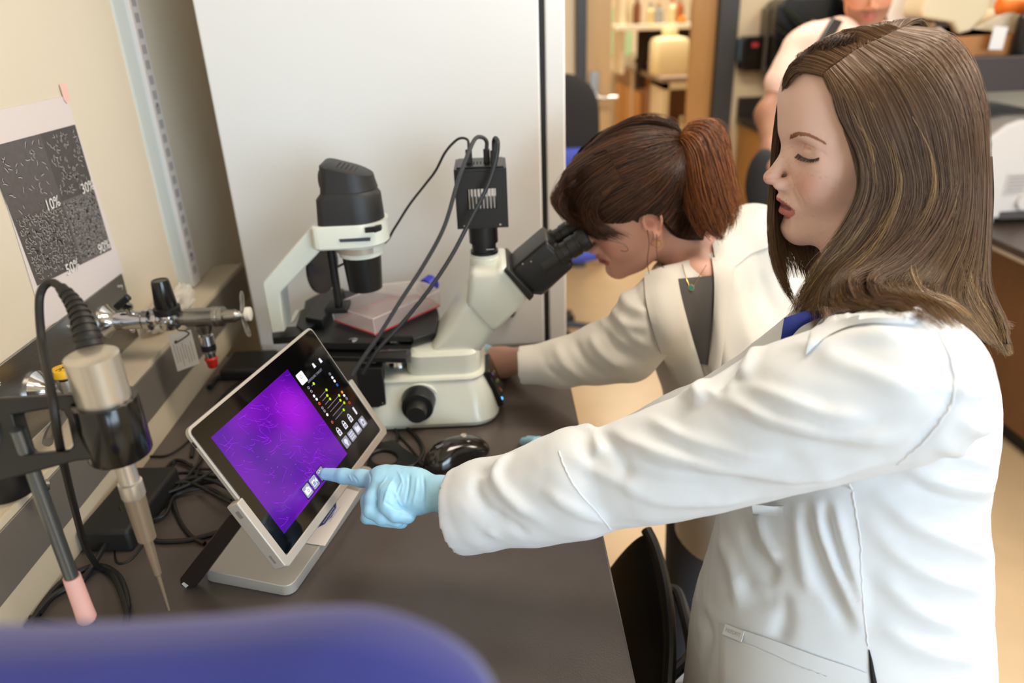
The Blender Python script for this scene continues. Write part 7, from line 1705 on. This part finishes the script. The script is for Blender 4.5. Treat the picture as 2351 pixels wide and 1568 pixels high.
hv.ell(cap_c + (-.006, 0, -.002), cap_r - (.009, .007, .007), 0)
hv.ell((.085, .055, -.010), (.085, .078, .082), .004, sub=True); hv.ell((.085, -.012, -.034), (.078, .052, .078), .004, sub=True); hv.clip((0, 0, -.075), (.3, 0, -1))
V, F = hv.mesh(); nbv = sum(len(a) for a in Vb); Vb.append(L1(V)); Fb.append(F + nbv)
Vb = np.concatenate(Vb); Fb = np.concatenate(Fb)
m_hb = mat('hair_underlayer', '#503b2d', .6, noise=.35, nscale=120)
hroot = bigmesh('hair', Vb, Fb, m_hb, w1)
parts_ = [strands(BRG, 1500, .00034, 28, spread=.002, depthvar=.003, seg=10, frizz=.0006, clump=8, ctr=HC), strands(MIR, 3000, .00036, 29, spread=.003, depthvar=.004, seg=14, frizz=.001, clump=8, ctr=HC), strands(NGp, 9500, .00032, 21, spread=.0030, depthvar=.0048, seg=22, frizz=.0009, clump=9, tcut=(.72, 1.0)),
          strands(NGp, 2000, .00025, 22, spread=.0060, depthvar=.0060, seg=22, frizz=.0025, tcut=(.6, 1.04 - .04)),
          strands(FGp, 3600, .00034, 23, spread=.0030, depthvar=.004, seg=20, frizz=.0009, clump=8, tcut=(.7, 1.0)),
          strands(BG, 1600, .00036, 24, spread=.004, depthvar=.006, seg=14, frizz=.002, clump=8)]
SV = parts_[2][0]; bvhH = None
def lockpath(P, out=.005):
    Q = catmull([(x, y, 0) for x, y in P], 3)[:, :2]; ds = []
    for x, y in Q:
        q = pix_surface(SV, [(x, y)], 8)[0]; c = depth_to((bvhC, bvh1), x, y); c = None if c is None else c - (.015 if y > 600 else 0); dd = [v_ for v_ in (None if q is None else -((q - CP) @ RC[2]), c) if v_ is not None]; ds.append(min(dd) - out if dd else np.nan)
    ds = np.array(ds); ok = ~np.isnan(ds); ds = np.interp(np.arange(len(ds)), np.where(ok)[0], ds[ok])
    for _ in range(9): ds[1:-1] = (ds[:-2] + 2 * ds[1:-1] + ds[2:]) / 4
    return [at(x, y, d) for (x, y), d in zip(Q, ds)]
LK = [([(2190, 400), (2160, 500), (2090, 595), (2010, 645), (2035, 690), (2105, 705), (2172, 752)], 26, 0), ([(2150, 440), (2110, 530), (2030, 610), (1965, 645), (1990, 690), (2060, 690), (2130, 735)], 26, 0),
      ([(2118, 560), (2098, 610), (2120, 665), (2185, 695), (2238, 735)], 12, 1), ([(2225, 470), (2212, 570), (2235, 670), (2278, 745), (2306, 818)], 22, 1), ([(2246, 560), (2250, 660), (2288, 730), (2330, 752)], 12, 0),
      ([(2060, 470), (1995, 570), (1925, 635), (1875, 690), (1828, 735)], 14, 1), ([(2015, 455), (1955, 550), (1893, 612), (1850, 672), (1812, 716)], 10, 1), ([(1985, 440), (1968, 490), (1925, 545), (1880, 600), (1850, 650)], 7, 1),
      ([(2090, 250), (2135, 350), (2140, 440), (2105, 520), (2040, 590)], 12, 1), ([(2000, 230), (2050, 340), (2062, 440), (2020, 540), (1960, 600)], 8, 1), ([(1930, 200), (1965, 270), (2000, 350), (2012, 430)], 7, 1)]
lock_d, lock_l = [], []
for i, (P, wd, lite) in enumerate(LK):
    c_ = np.array(P, float); T_ = np.gradient(c_, axis=0); T_ /= np.linalg.norm(T_, axis=1, keepdims=True); Nn = np.stack([-T_[:, 1], T_[:, 0]], 1); tp_ = np.linspace(1, .35, len(P))[:, None]
    g3 = [lockpath(c_ + Nn * wd * tp_ * k, .0012 + .003 * (1 - abs(k))) for k in (-1, -.4, .4, 1)]
    (lock_l if lite else lock_d).append(strands(g3, (24 + 5 * wd) if lite else (50 + 14 * wd), .00030, 60 + i, spread=.0045 if lite else .0022, depthvar=.003, seg=18, frizz=.0014, tcut=(.65, 1.0), lockamp=.0005, tstart=.5))
pal1 = ['#5b4334', '#4b372a', '#6a4e3a', '#3e2c22', '#705640', '#55402f', '#634836', '#7d6449']
hs = hairobj('hair_strands', parts_, pal1, m_hair, hroot, '#b08d58', '#7d5a3a'); tag(hs, kind='stuff')
tag(hairobj('loose_locks', lock_d, pal1, m_hair, hroot, '#8a6238'), kind='stuff')
tag(hairobj('highlighted_locks', lock_l, ['#8a6c4a', '#9a7a50', '#6f553c', '#a58658', '#7c6044', '#6a4e3a'], m_hair, hroot, '#b8935a'), kind='stuff')
# ================================================================== WOMAN AT THE MICROSCOPE
K2 = .975
R2 = Rm(3.2655, .4138, -.1039); O2 = np.array([.240, 1.2835, 1.2816])
L2_ = lambda p: (np.asarray(p, float) * K2) @ R2.T + O2
I2 = lambda p: ((np.asarray(p, float) - O2) @ R2) / K2
w2 = thing('person', 'woman with brown ponytail in cream lab coat bending to the microscope eyepieces', 'person', (.45, 1.35, 0))
wr2, el2, sh2 = ony(1150, 832, 1.365), at(1430, 800, 1.30), at(1530, 665, 1.26)
hnd = ony(1112, 822, 1.405)
nk0, nk1 = at(1610, 596, 1.355), at(1680, 680, 1.42)
pts_l = np.array([I2(p) for p in (wr2, el2, sh2, nk1, hnd)])
lo_ = np.minimum(pts_l.min(0) - .08, (-.12, -.10, -.14)); hi_ = np.maximum(pts_l.max(0) + .08, (.125, .10, .135))
v2 = Vol(lo_, hi_, .0026)
sculpt_head(v2, False, True)
v2.chain([(-.030, 0, -.060), (I2(nk0) + np.array([-.03, 0, -.06])) / 2 + (.004, 0, 0), I2(nk0), I2(nk1)], [.050, .047, .048, .042], .025)
v2.chain([I2(nk0), I2(at(1603, 632, 1.292))], [.046, .038], .02)
v2.chain([I2(nk1 + np.array([.02, .03, -.05])), I2(sh2 + np.array([.03, .02, -.04])), I2(el2), I2(wr2), I2(hnd)], [.03, .030, .030, .027, .026], .02, kin=.03)
V, F = v2.mesh(); cc2 = face_colors(V, '#dba996', '#b05a5c', '#d07a70', 20, 4); W2V = L2_(V)
bigmesh('body', W2V, F, m_skin, w2, cc2)
bvh2 = BVHTree.FromPolygons(W2V.tolist(), F.tolist())
lashes(O2, w2, '#4a3024', L2_, brow=False); browset(L2_, bvh2, w2, '#5a3a28', n=90, seed=6)
# glove at the far side of the microscope
vg2 = Vol(hnd - .12, hnd + (.10, .12, .10), .003)
vg2.chain([ony(1124, 828, 1.385), hnd, hnd + (-.040, .025, -.01)], [.0290, .0300, .030], .01)
for k in range(4): vg2.chain([hnd + (-.040, .025 + .012 * k, .012 - .012 * k), hnd + (-.080, .030 + .010 * k, .006 - .012 * k), hnd + (-.095, .015 + .008 * k, -.012 - .010 * k)], [.0105, .0095, .008], .004, kin=.004)
V, F = vg2.mesh(); bigmesh('glove', V, F, MATS['light_blue_nitrile'], w2)
# earring
ec = L2_((-.004, .082, -.050))
MB().tube([ec + .0065 * np.array([math.cos(a), 0, math.sin(a)]) for a in np.linspace(0, 2 * PI, 14)], .0009, 6, 2).build('earring', mat('gold', '#c9a052', .25, metal=1), w2)
m_coat2 = mat('cream_white_coat_cotton', '#cdc9c1', .75, bump=.12, bscale=1500, sheen=.15)
v3 = Vol((.02, 1.02, .55), (.78, 1.70, 1.40), .0048)
def ch(v, L, k, kin=None): v.chain([at(a, b, d) for a, b, r, d in L], [r * d / FPX for a, b, r, d in L], k, kin=kin)
ch(v3, [(1585, 660, 92, 1.33), (1630, 800, 118, 1.38), (1680, 960, 135, 1.44), (1700, 1200, 150, 1.60)], 0, .05)
ch(v3, [(1720, 580, 92, 1.46), (1770, 760, 125, 1.50), (1790, 960, 140, 1.54), (1780, 1200, 150, 1.64)], .06, .05)
ch(v3, [(1600, 640, 80, 1.36), (1730, 560, 80, 1.47)], .05)
# near sleeve
SL2 = [(1532, 684, 72, 1.275), (1490, 740, 78, 1.26), (1440, 800, 74, 1.28), (1375, 812, 66, 1.30), (1290, 832, 54, 1.315), (1190, 838, 45, 1.33)]
ch(v3, SL2, .022, .02)
w2c = at(1192, 838, 1.33); cd2 = w2c - at(1290, 832, 1.315); cd2 /= np.linalg.norm(cd2)
Bb = v3.block(v3.lo, (w2c[0] + .02, 1.8, 1.2), 0); sl, X, Y, Z = Bb
v3.D[sl] = np.maximum(v3.D[sl], ((X - w2c[0]) * cd2[0] + (Y - w2c[1]) * cd2[1] + (Z - w2c[2]) * cd2[2]).astype(np.float32))
v3.chain([w2c + cd2 * .03, w2c - cd2 * .06], [.0290, .026], .003, sub=True)
# neck opening
v3.chain([at(1540, 545, 1.31), at(1590, 585, 1.34)], [.052, .050], .012, sub=True)
V, F = v3.mesh(); N = vnormals(V, F)
V = V + N * (smoothnoise(V, 4.5, 31, octaves=2) * .0030)[:, None]
for pts, a_, w_ in ((((1500, 800), (1450, 770), (1420, 720)), .006, .009), (((1480, 830), (1420, 800), (1385, 750)), -.006, .008), (((1440, 850), (1385, 815), (1350, 765)), .006, .009), (((1400, 870), (1345, 830), (1315, 775)), -.005, .008), (((1360, 880), (1300, 840), (1270, 785)), .005, .009), (((1310, 885), (1265, 850), (1240, 800)), -.003, .007),
                    (((1420, 650), (1440, 700), (1490, 720)), .005, .009), (((1400, 700), (1430, 740), (1490, 755)), .005, .008), (((1450, 640), (1470, 690), (1500, 700)), -.004, .008), (((1372, 720), (1400, 760), (1450, 800)), .004, .008), (((1490, 660), (1498, 740), (1510, 800)), -.006, .006),
                    (((1680, 620), (1700, 720), (1730, 820)), .005, .014), (((1740, 560), (1750, 660), (1790, 740)), -.005, .014), (((1640, 700), (1660, 800), (1680, 900)), .005, .012), (((1700, 520), (1760, 560), (1800, 640)), .004, .012)): V = crease(V, N, pts, a_, w_)
coat2 = bigmesh('lab_coat', V, F, m_coat2, w2); C2V = V
bvhC2 = BVHTree.FromPolygons(V.tolist(), F.tolist()); D0 = depth_to((bvhC2,), 1600, 760)
def on2(pts, off=.003): 
    out = []; last = 1.3
    for p in pts:
        q = pix_surface(C2V, [p], 9)[0]
        if q is not None: last = -((q - CP) @ RC[2])
        out.append(at(p[0], p[1], last - off))
    return out
def strip2(name, A, B_, off, m, parent, th=.004, bulge=.004):
    a = catmull(on2([tuple(q) for q in catmull([(x, y, 0) for x, y in A], 4)[:, :2]], off), 1); b = catmull(on2([tuple(q) for q in catmull([(x, y, 0) for x, y in B_], 4)[:, :2]], off), 1); n = min(len(a), len(b)); K = 6
    for P in (a, b):
        for _ in range(4): P[1:-1] = (P[:-2] + 2 * P[1:-1] + P[2:]) / 4
    G = np.array([[a[i] * (1 - t) + b[i] * t for t in np.linspace(0, 1, K)] for i in range(n)]); vw = (CP - G) / np.linalg.norm(CP - G, axis=2, keepdims=True); G = G + vw * (np.sin(np.linspace(0, PI, K))[None, :, None] * bulge)
    I_ = np.arange(n * K).reshape(n, K); Fq = np.stack([I_[:-1, :-1], I_[1:, :-1], I_[1:, 1:], I_[:-1, 1:]], -1).reshape(-1, 4); bt = G - vw * th
    bd = np.concatenate([I_[0, :], I_[1:, -1], I_[-1, -2::-1], I_[-2:0:-1, 0]]); nb = np.roll(bd, -1)
    return newobj(name, np.concatenate([G.reshape(-1, 3), bt.reshape(-1, 3)]), [tuple(f) for f in Fq] + [tuple(f[::-1] + n * K) for f in Fq] + [(p, q, q + n * K, p + n * K) for p, q in zip(bd, nb)], m, parent, angle=60)
laystrip('grey_shirt', [(1556, 640), (1562, 680), (1578, 740), (1600, 835)], [(1640, 632), (1640, 680), (1634, 750), (1625, 838)], .004, D0, mat('charcoal_jersey', '#4a4746', .85), w2, bulge=.002, bv=(bvhC2, bvh2))
laystrip('lapel', [(1478, 625), (1485, 700), (1510, 790), (1550, 880), (1600, 960)], [(1552, 606), (1562, 670), (1585, 760), (1612, 850), (1640, 940)], .0075, D0, m_coat2, coat2, bulge=.005, bv=(bvhC2, bvh2))
laystrip('lapel', [(1634, 590), (1640, 650), (1636, 760), (1624, 850)], [(1690, 600), (1678, 680), (1664, 780), (1650, 880)], .0075, D0, m_coat2, coat2, bulge=.005, bv=(bvhC2, bvh2))
laystrip('collar', [(1636, 560), (1665, 525), (1700, 490), (1755, 475)], [(1650, 640), (1690, 610), (1730, 580), (1790, 560)], .005, D0, m_coat2, coat2, bulge=.005, bv=(bvhC2, bvh2))
# necklace
def sk2(px, py, d0):
    return at(px, py, d0)
nl = [sk2(1568, 610, 1.262), sk2(1574, 635, 1.262), sk2(1584, 662, 1.262)]; nl2 = [sk2(1588, 664, 1.262), sk2(1602, 640, 1.262), sk2(1618, 612, 1.262)]
def necklace(pts):
    S_ = []
    for x, y in pts:
        dd = [depth_to((b_,), x, y, 9) for b_ in (bvhC2, bvh2)]; S_.append(at(x, y, min(dd) - .0095))
    return S_
A_ = necklace(((1566, 607), (1574, 635), (1584, 660))); B2 = necklace(((1590, 660), (1604, 636), (1622, 608)))
m_gold = MATS['gold']
nk_ = MB().tube(A_, .0007, 6, 4).tube(B2, .0007, 6, 4).build('necklace_chain', m_gold, w2)
pc_ = (A_[-1] + B2[0]) / 2; vv = (CP - pc_) / np.linalg.norm(CP - pc_)
MB().rev(pc_, vv, [(0, .0055), (.002, .0055)], 20).build('pendant_rim', m_gold, w2); MB().rev(pc_ + vv * .002, vv, [(0, .0044), (.0012, .0036)], 20).build('teal_stone', mat('teal_stone', '#1f8f8a', .2), w2)
# jeans and shoes
jl = [at(1610, 1150, 1.62), at(1583, 1330, 1.78), onz(1562, 1490, .10)]
vj = Vol((.20, 1.15, -.01), (.80, 1.75, 1.0), .009); vj.chain(jl, [.075, .060, .052], .03); o2_ = np.array([.06, .17, 0]); vj.chain([p + o2_ for p in jl], [.075, .060, .052], .03)
V, F = vj.mesh(); bigmesh('jeans', V, F, mat('dark_denim', '#272c36', .85), w2)
for o_ in (np.zeros(3), o2_):
    f_ = jl[2] + o_; vs_ = Vol((f_[0] - .22, f_[1] - .08, -.01), (f_[0] + .12, f_[1] + .08, .14), .006); vs_.ell((f_[0] - .06, f_[1], .035), (.125, .042, .035), .01).ell((f_[0] + .01, f_[1], .07), (.045, .038, .05), .02).clip((0, 0, .004), (0, 0, -1)); V, F = vs_.mesh(); bigmesh('shoe', V, F, mat('grey_sneaker', '#a9a9ab', .6), w2)

# hair of the woman at the microscope
def capf(R_, O_, K_, cc, cr):
    def f(px, py, infl=0):
        o = ((CP - O_) @ R_) / K_; d = ((at(px, py, 1.0) - O_) @ R_) / K_ - o; r = cr + infl; a = ((d / r) ** 2).sum(); b = 2 * ((o - cc) * d / r ** 2).sum(); c = (((o - cc) / r) ** 2).sum() - 1; q = b * b - 4 * a * c
        return (-b - math.sqrt(q)) / (2 * a) if q > 0 else -b / (2 * a)
    return f
cap2c, cap2r = np.array([-.016, 0, .030]), np.array([.114, .086, .102]); cd2f = capf(R2, O2, K2, cap2c, cap2r)
def guide2(P):
    out = []
    for p in P:
        d = cd2f(p[0], p[1]); h = depth_to((bvh2,), p[0], p[1])
        if h is not None: d = min(d, h - .006)
        out.append(at(p[0], p[1], d))
    return out
HG = [[(1345, 340), (1400, 297), (1450, 275), (1500, 272), (1545, 288), (1568, 312)],
      [(1312, 372), (1375, 325), (1440, 298), (1500, 292), (1545, 302), (1569, 318)],
      [(1290, 405), (1360, 358), (1430, 328), (1495, 315), (1543, 316), (1569, 324)],
      [(1285, 440), (1355, 398), (1425, 366), (1490, 344), (1540, 332), (1568, 330)],
      [(1300, 478), (1360, 440), (1425, 408), (1488, 378), (1538, 352), (1567, 336)],
      [(1345, 505), (1390, 476), (1440, 445), (1495, 410), (1540, 372), (1567, 342)],
      [(1430, 512), (1455, 488), (1485, 465), (1520, 430), (1550, 388), (1568, 348)],
      [(1500, 492), (1515, 478), (1535, 455), (1553, 425), (1565, 390), (1570, 352)],
      [(1560, 545), (1572, 520), (1580, 480), (1582, 435), (1580, 395), (1573, 356)],
      [(1612, 552), (1618, 520), (1615, 480), (1605, 435), (1592, 395), (1577, 358)]]
HGp = [guide2(g) for g in HG]
te = cd2f(1569, 330)
BG2 = [[(1390, 345), (1330, 375), (1285, 420), (1268, 462), (1285, 492), (1305, 505)],
       [(1400, 360), (1345, 395), (1305, 440), (1292, 480), (1310, 510), (1340, 528)],
       [(1410, 380), (1360, 415), (1325, 455), (1318, 492), (1335, 525), (1370, 548)],
       [(1420, 400), (1375, 432), (1345, 468), (1345, 505), (1370, 535), (1410, 552)],
       [(1430, 420), (1390, 450), (1368, 480), (1378, 512), (1410, 530), (1450, 545)]]
BGp = []
for g in BG2:
    o_ = []
    for i, p in enumerate(g): o_.append(at(p[0], p[1], cd2f(p[0], p[1]) - .006 - .002 * i))
    BGp.append(o_)
pt = te
PG = [[(1566, 318), (1590, 288), (1630, 280), (1662, 305), (1672, 370), (1690, 440), (1702, 478)],
      [(1566, 322), (1585, 298), (1620, 300), (1645, 340), (1662, 410), (1680, 480), (1678, 530)],
      [(1566, 326), (1580, 310), (1605, 325), (1625, 380), (1645, 450), (1660, 510), (1650, 552)],
      [(1566, 330), (1575, 325), (1590, 355), (1600, 415), (1615, 475), (1635, 525), (1662, 550)],
      [(1565, 334), (1567, 345), (1572, 380), (1580, 430), (1592, 480), (1605, 520), (1620, 545)],
      [(1564, 336), (1558, 350), (1556, 385), (1565, 430), (1580, 470), (1595, 495), (1605, 510)]]
PGp = [[at(p[0], p[1], te - .012 - .035 * math.sin(PI * (k / 5.)) * min(1, i / 2.) + .004 * i) for i, p in enumerate(g)] for k, g in enumerate(PG)]
Vb, Fb, nb_ = [], [], 0
for G_, th, ins_ in ((HGp, .006, .004), ([g[:6] for g in PGp], .014, .008)):
    V, F = sheet(G_, th, ins_); Vb.append(V); Fb.append(F + nb_); nb_ += len(V)
hv = Vol((-.14, -.11, -.10), (.10, .11, .15), .003)
hv.ell(cap2c + (-.004, 0, -.002), cap2r - (.006, .006, .006), 0); hv.ell((.085, 0, -.030), (.085, .10, .070), .004, sub=True); hv.clip((0, 0, -.055), (.5, 0, -1))
hv.ell((-.010, .080, -.02), (.024, .02, .034), .006, sub=True)
V, F = hv.mesh(); Vb.append(L2_(V)); Fb.append(F + nb_)
h2 = bigmesh('hair', np.concatenate(Vb), np.concatenate(Fb), mat('dark_hair_underlayer', '#2c1d15', .6, noise=.3, nscale=120), w2)
pt_ = [strands(HGp, 3600, .00050, 41, spread=.004, depthvar=.004, seg=14, frizz=.0022, clump=7, rt=.7), strands(BGp, 1500, .00050, 43, spread=.004, depthvar=.006, seg=14, frizz=.003, clump=6, tcut=(.6, 1.0))]
hs2 = hairobj('hair_strands', pt_, ['#3a2519', '#2a1b13', '#4b2f1e', '#5a3824', '#33211a', '#6b4326'], m_hair, h2); tag(hs2, kind='stuff')
pt_ = [strands(PGp, 3200, .00055, 42, spread=.005, depthvar=.012, seg=18, frizz=.004, clump=6, tcut=(.65, 1.0))]
hs3 = hairobj('ponytail', pt_, ['#7a4422', '#5a3018', '#8f5528', '#6a3a1c', '#a3632f', '#4a2815'], m_hair, h2); tag(hs3, kind='stuff')
sc_ = at(1567, 330, te - .012); MB().tube([sc_ + .012 * np.array([math.sin(a) * .5, .0, math.cos(a)]) * 1.0 + (0, .0, 0) for a in np.linspace(0, 2 * PI, 12)], .0022, 6, 2).build('hair_tie', mat('tie_brown', '#3a2418', .8), h2)
# loose wisps by the ear
mb = MB()
for W in (((1486, 528), (1490, 560), (1486, 600), (1490, 628)), ((1508, 538), (1508, 580), (1520, 612), (1560, 622)), ((1400, 552), (1430, 560), (1442, 572), (1436, 577), (1425, 575)), ((1497, 530), (1500, 545), (1494, 560), (1500, 563))):
    mb.tube([at(x, y, cd2f(1495, 520) - .004) for x, y in W], .0006, 4, 6)
mb.build('loose_wisp', mat('dark_hair_wisp', '#3a2419', .5), h2)

# ================================================================== MAN IN THE BACKGROUND
R3 = Rm(math.atan2(-.93, -.30), .30, .05); O3 = at(1998, 36, 2.42) - R3 @ np.array([.09, 0, -.067])
L3 = lambda p: np.asarray(p, float) @ R3.T + O3
I3 = lambda p: (np.asarray(p, float) - O3) @ R3
man = thing('person', 'man in pale pink shirt with black shoulder strap standing in the background', 'person', (O3[0] + .1, O3[1] + .1, 0))
DM = 2.52
sR, sL = at(1850, 118, DM), at(2100, 150, DM + .10)
elR, wrR, haR = at(1765, 262, DM), at(1772, 350, DM - .05), at(1772, 385, DM - .08)
nkm = at(1975, 100, DM + .05)
P_ = np.array([I3(p) for p in (sR, elR, haR, nkm, sL)]); lo_ = np.minimum(P_.min(0) - .09, (-.12, -.11, -.15)); hi_ = np.maximum(P_.max(0) + .09, (.125, .11, .14))
vm = Vol(lo_, hi_, .0048); sculpt_head(vm, False, True); vm.ell((.062, 0, -.095), (.022, .026, .02), .02)
vm.chain([(-.02, 0, -.06), I3(nkm)], [.058, .060], .03); vm.chain([I3(nkm), I3(sR), I3(elR), I3(wrR), I3(haR)], [.06, .055, .042, .030, .034], .04, kin=.03)
for k in range(4): vm.chain([I3(haR), I3(haR) + (.03, -.02 + .013 * k, -.065)], [.014, .009], .008)
V, F = vm.mesh(); cm = face_colors(V, '#d89a78', '#b0605a', '#d08468', 0, 5, True); bigmesh('body', L3(V), F, m_skin, man, cm)
hm = Vol((-.13, -.10, -.08), (.11, .10, .14), .004); hm.ell((-.016, 0, .034), (.104, .080, .094), 0); hm.ell((.09, 0, -.02), (.07, .10, .085), .01, sub=True); hm.clip((0, 0, -.06), (.4, 0, -1)); V, F = hm.mesh(); bigmesh('hair', L3(V), F, mat('short_dark_hair', '#2e221b', .8), man)
vsht = Vol((.7, 2.45, .75), (1.95, 3.35, 1.62), .009)
ms_ = np.array([sR, sL]); mc_ = ms_.mean(0)
vsht.chain([sR + (.04, .02, 0), mc_ + (0, .04, .03), sL - (.04, 0, 0)], [.085, .10, .085], .05)
for t_ in (.3, .7):
    b_ = sR * (1 - t_) + sL * t_; vsht.chain([b_ - (0, 0, .03), (b_[0], b_[1] + .04, .85)], [.13, .135], .08)
vsht.chain([sR, sR * .45 + elR * .55 + np.array([0, 0, .01])], [.078, .068], .04)
ct_ = sR * .42 + elR * .58; dd_ = (elR - sR) / np.linalg.norm(elR - sR)
vsht.chain([L3((-.02, 0, -.07)), nkm, nkm - (0, -.02, .04)], [.066, .070, .05], .015, sub=True)
V, F = vsht.mesh(); N = vnormals(V, F); V = V + N * (smoothnoise(V, 3, 51) * .006)[:, None]; bigmesh('pink_shirt', V, F, mat('pale_pink_cotton', '#ecc6b8', .8), man)
MB().prism([at(1912, 40, DM - .16), at(1938, 48, DM - .16), at(1902, 112, DM - .19), at(1875, 105, DM - .19)], (0, .02, 0)).build('shoulder_strap', m_blk, man, bevel=.004)
MB().prism([at(1938, 62, DM - .11), at(1962, 58, DM - .11), at(1975, 88, DM - .14), at(1945, 108, DM - .16)], (0, .015, 0)).build('collar', MATS['pale_pink_cotton'], man, bevel=.004)
vb_ = Vol(haR - (.14, .12, .22), haR + (.14, .14, .10), .008); vb_.ell(haR + (-.02, .02, -.05), (.055, .05, .11), 0); V, F = vb_.mesh(); bigmesh('bag', V, F, mat('black_bag', '#141416', .8), man)
vp_ = Vol((mc_[0] - .3, mc_[1] - .22, -.01), (mc_[0] + .3, mc_[1] + .30, .95), .012)
for s_ in (-.09, .09): vp_.chain([(mc_[0] + s_, mc_[1] + .04, .86), (mc_[0] + s_ * 1.1, mc_[1] + .04, .45), (mc_[0] + s_ * 1.2, mc_[1] + .04, .08)], [.105, .075, .06], .04)
V, F = vp_.mesh(); bigmesh('trousers', V, F, mat('black_trousers', '#18191c', .85), man)
for s_ in (-.11, .11):
    vs_ = Vol((mc_[0] + s_ - .07, mc_[1] - .24, -.01), (mc_[0] + s_ + .07, mc_[1] + .14, .13), .007); vs_.ell((mc_[0] + s_, mc_[1] - .05, .035), (.05, .145, .035), .01).ell((mc_[0] + s_, mc_[1] + .04, .06), (.045, .05, .055), .02).clip((0, 0, .004), (0, 0, -1)); V, F = vs_.mesh(); bigmesh('shoe', V, F, mat('black_shoe', '#1b1b1d', .5), man)
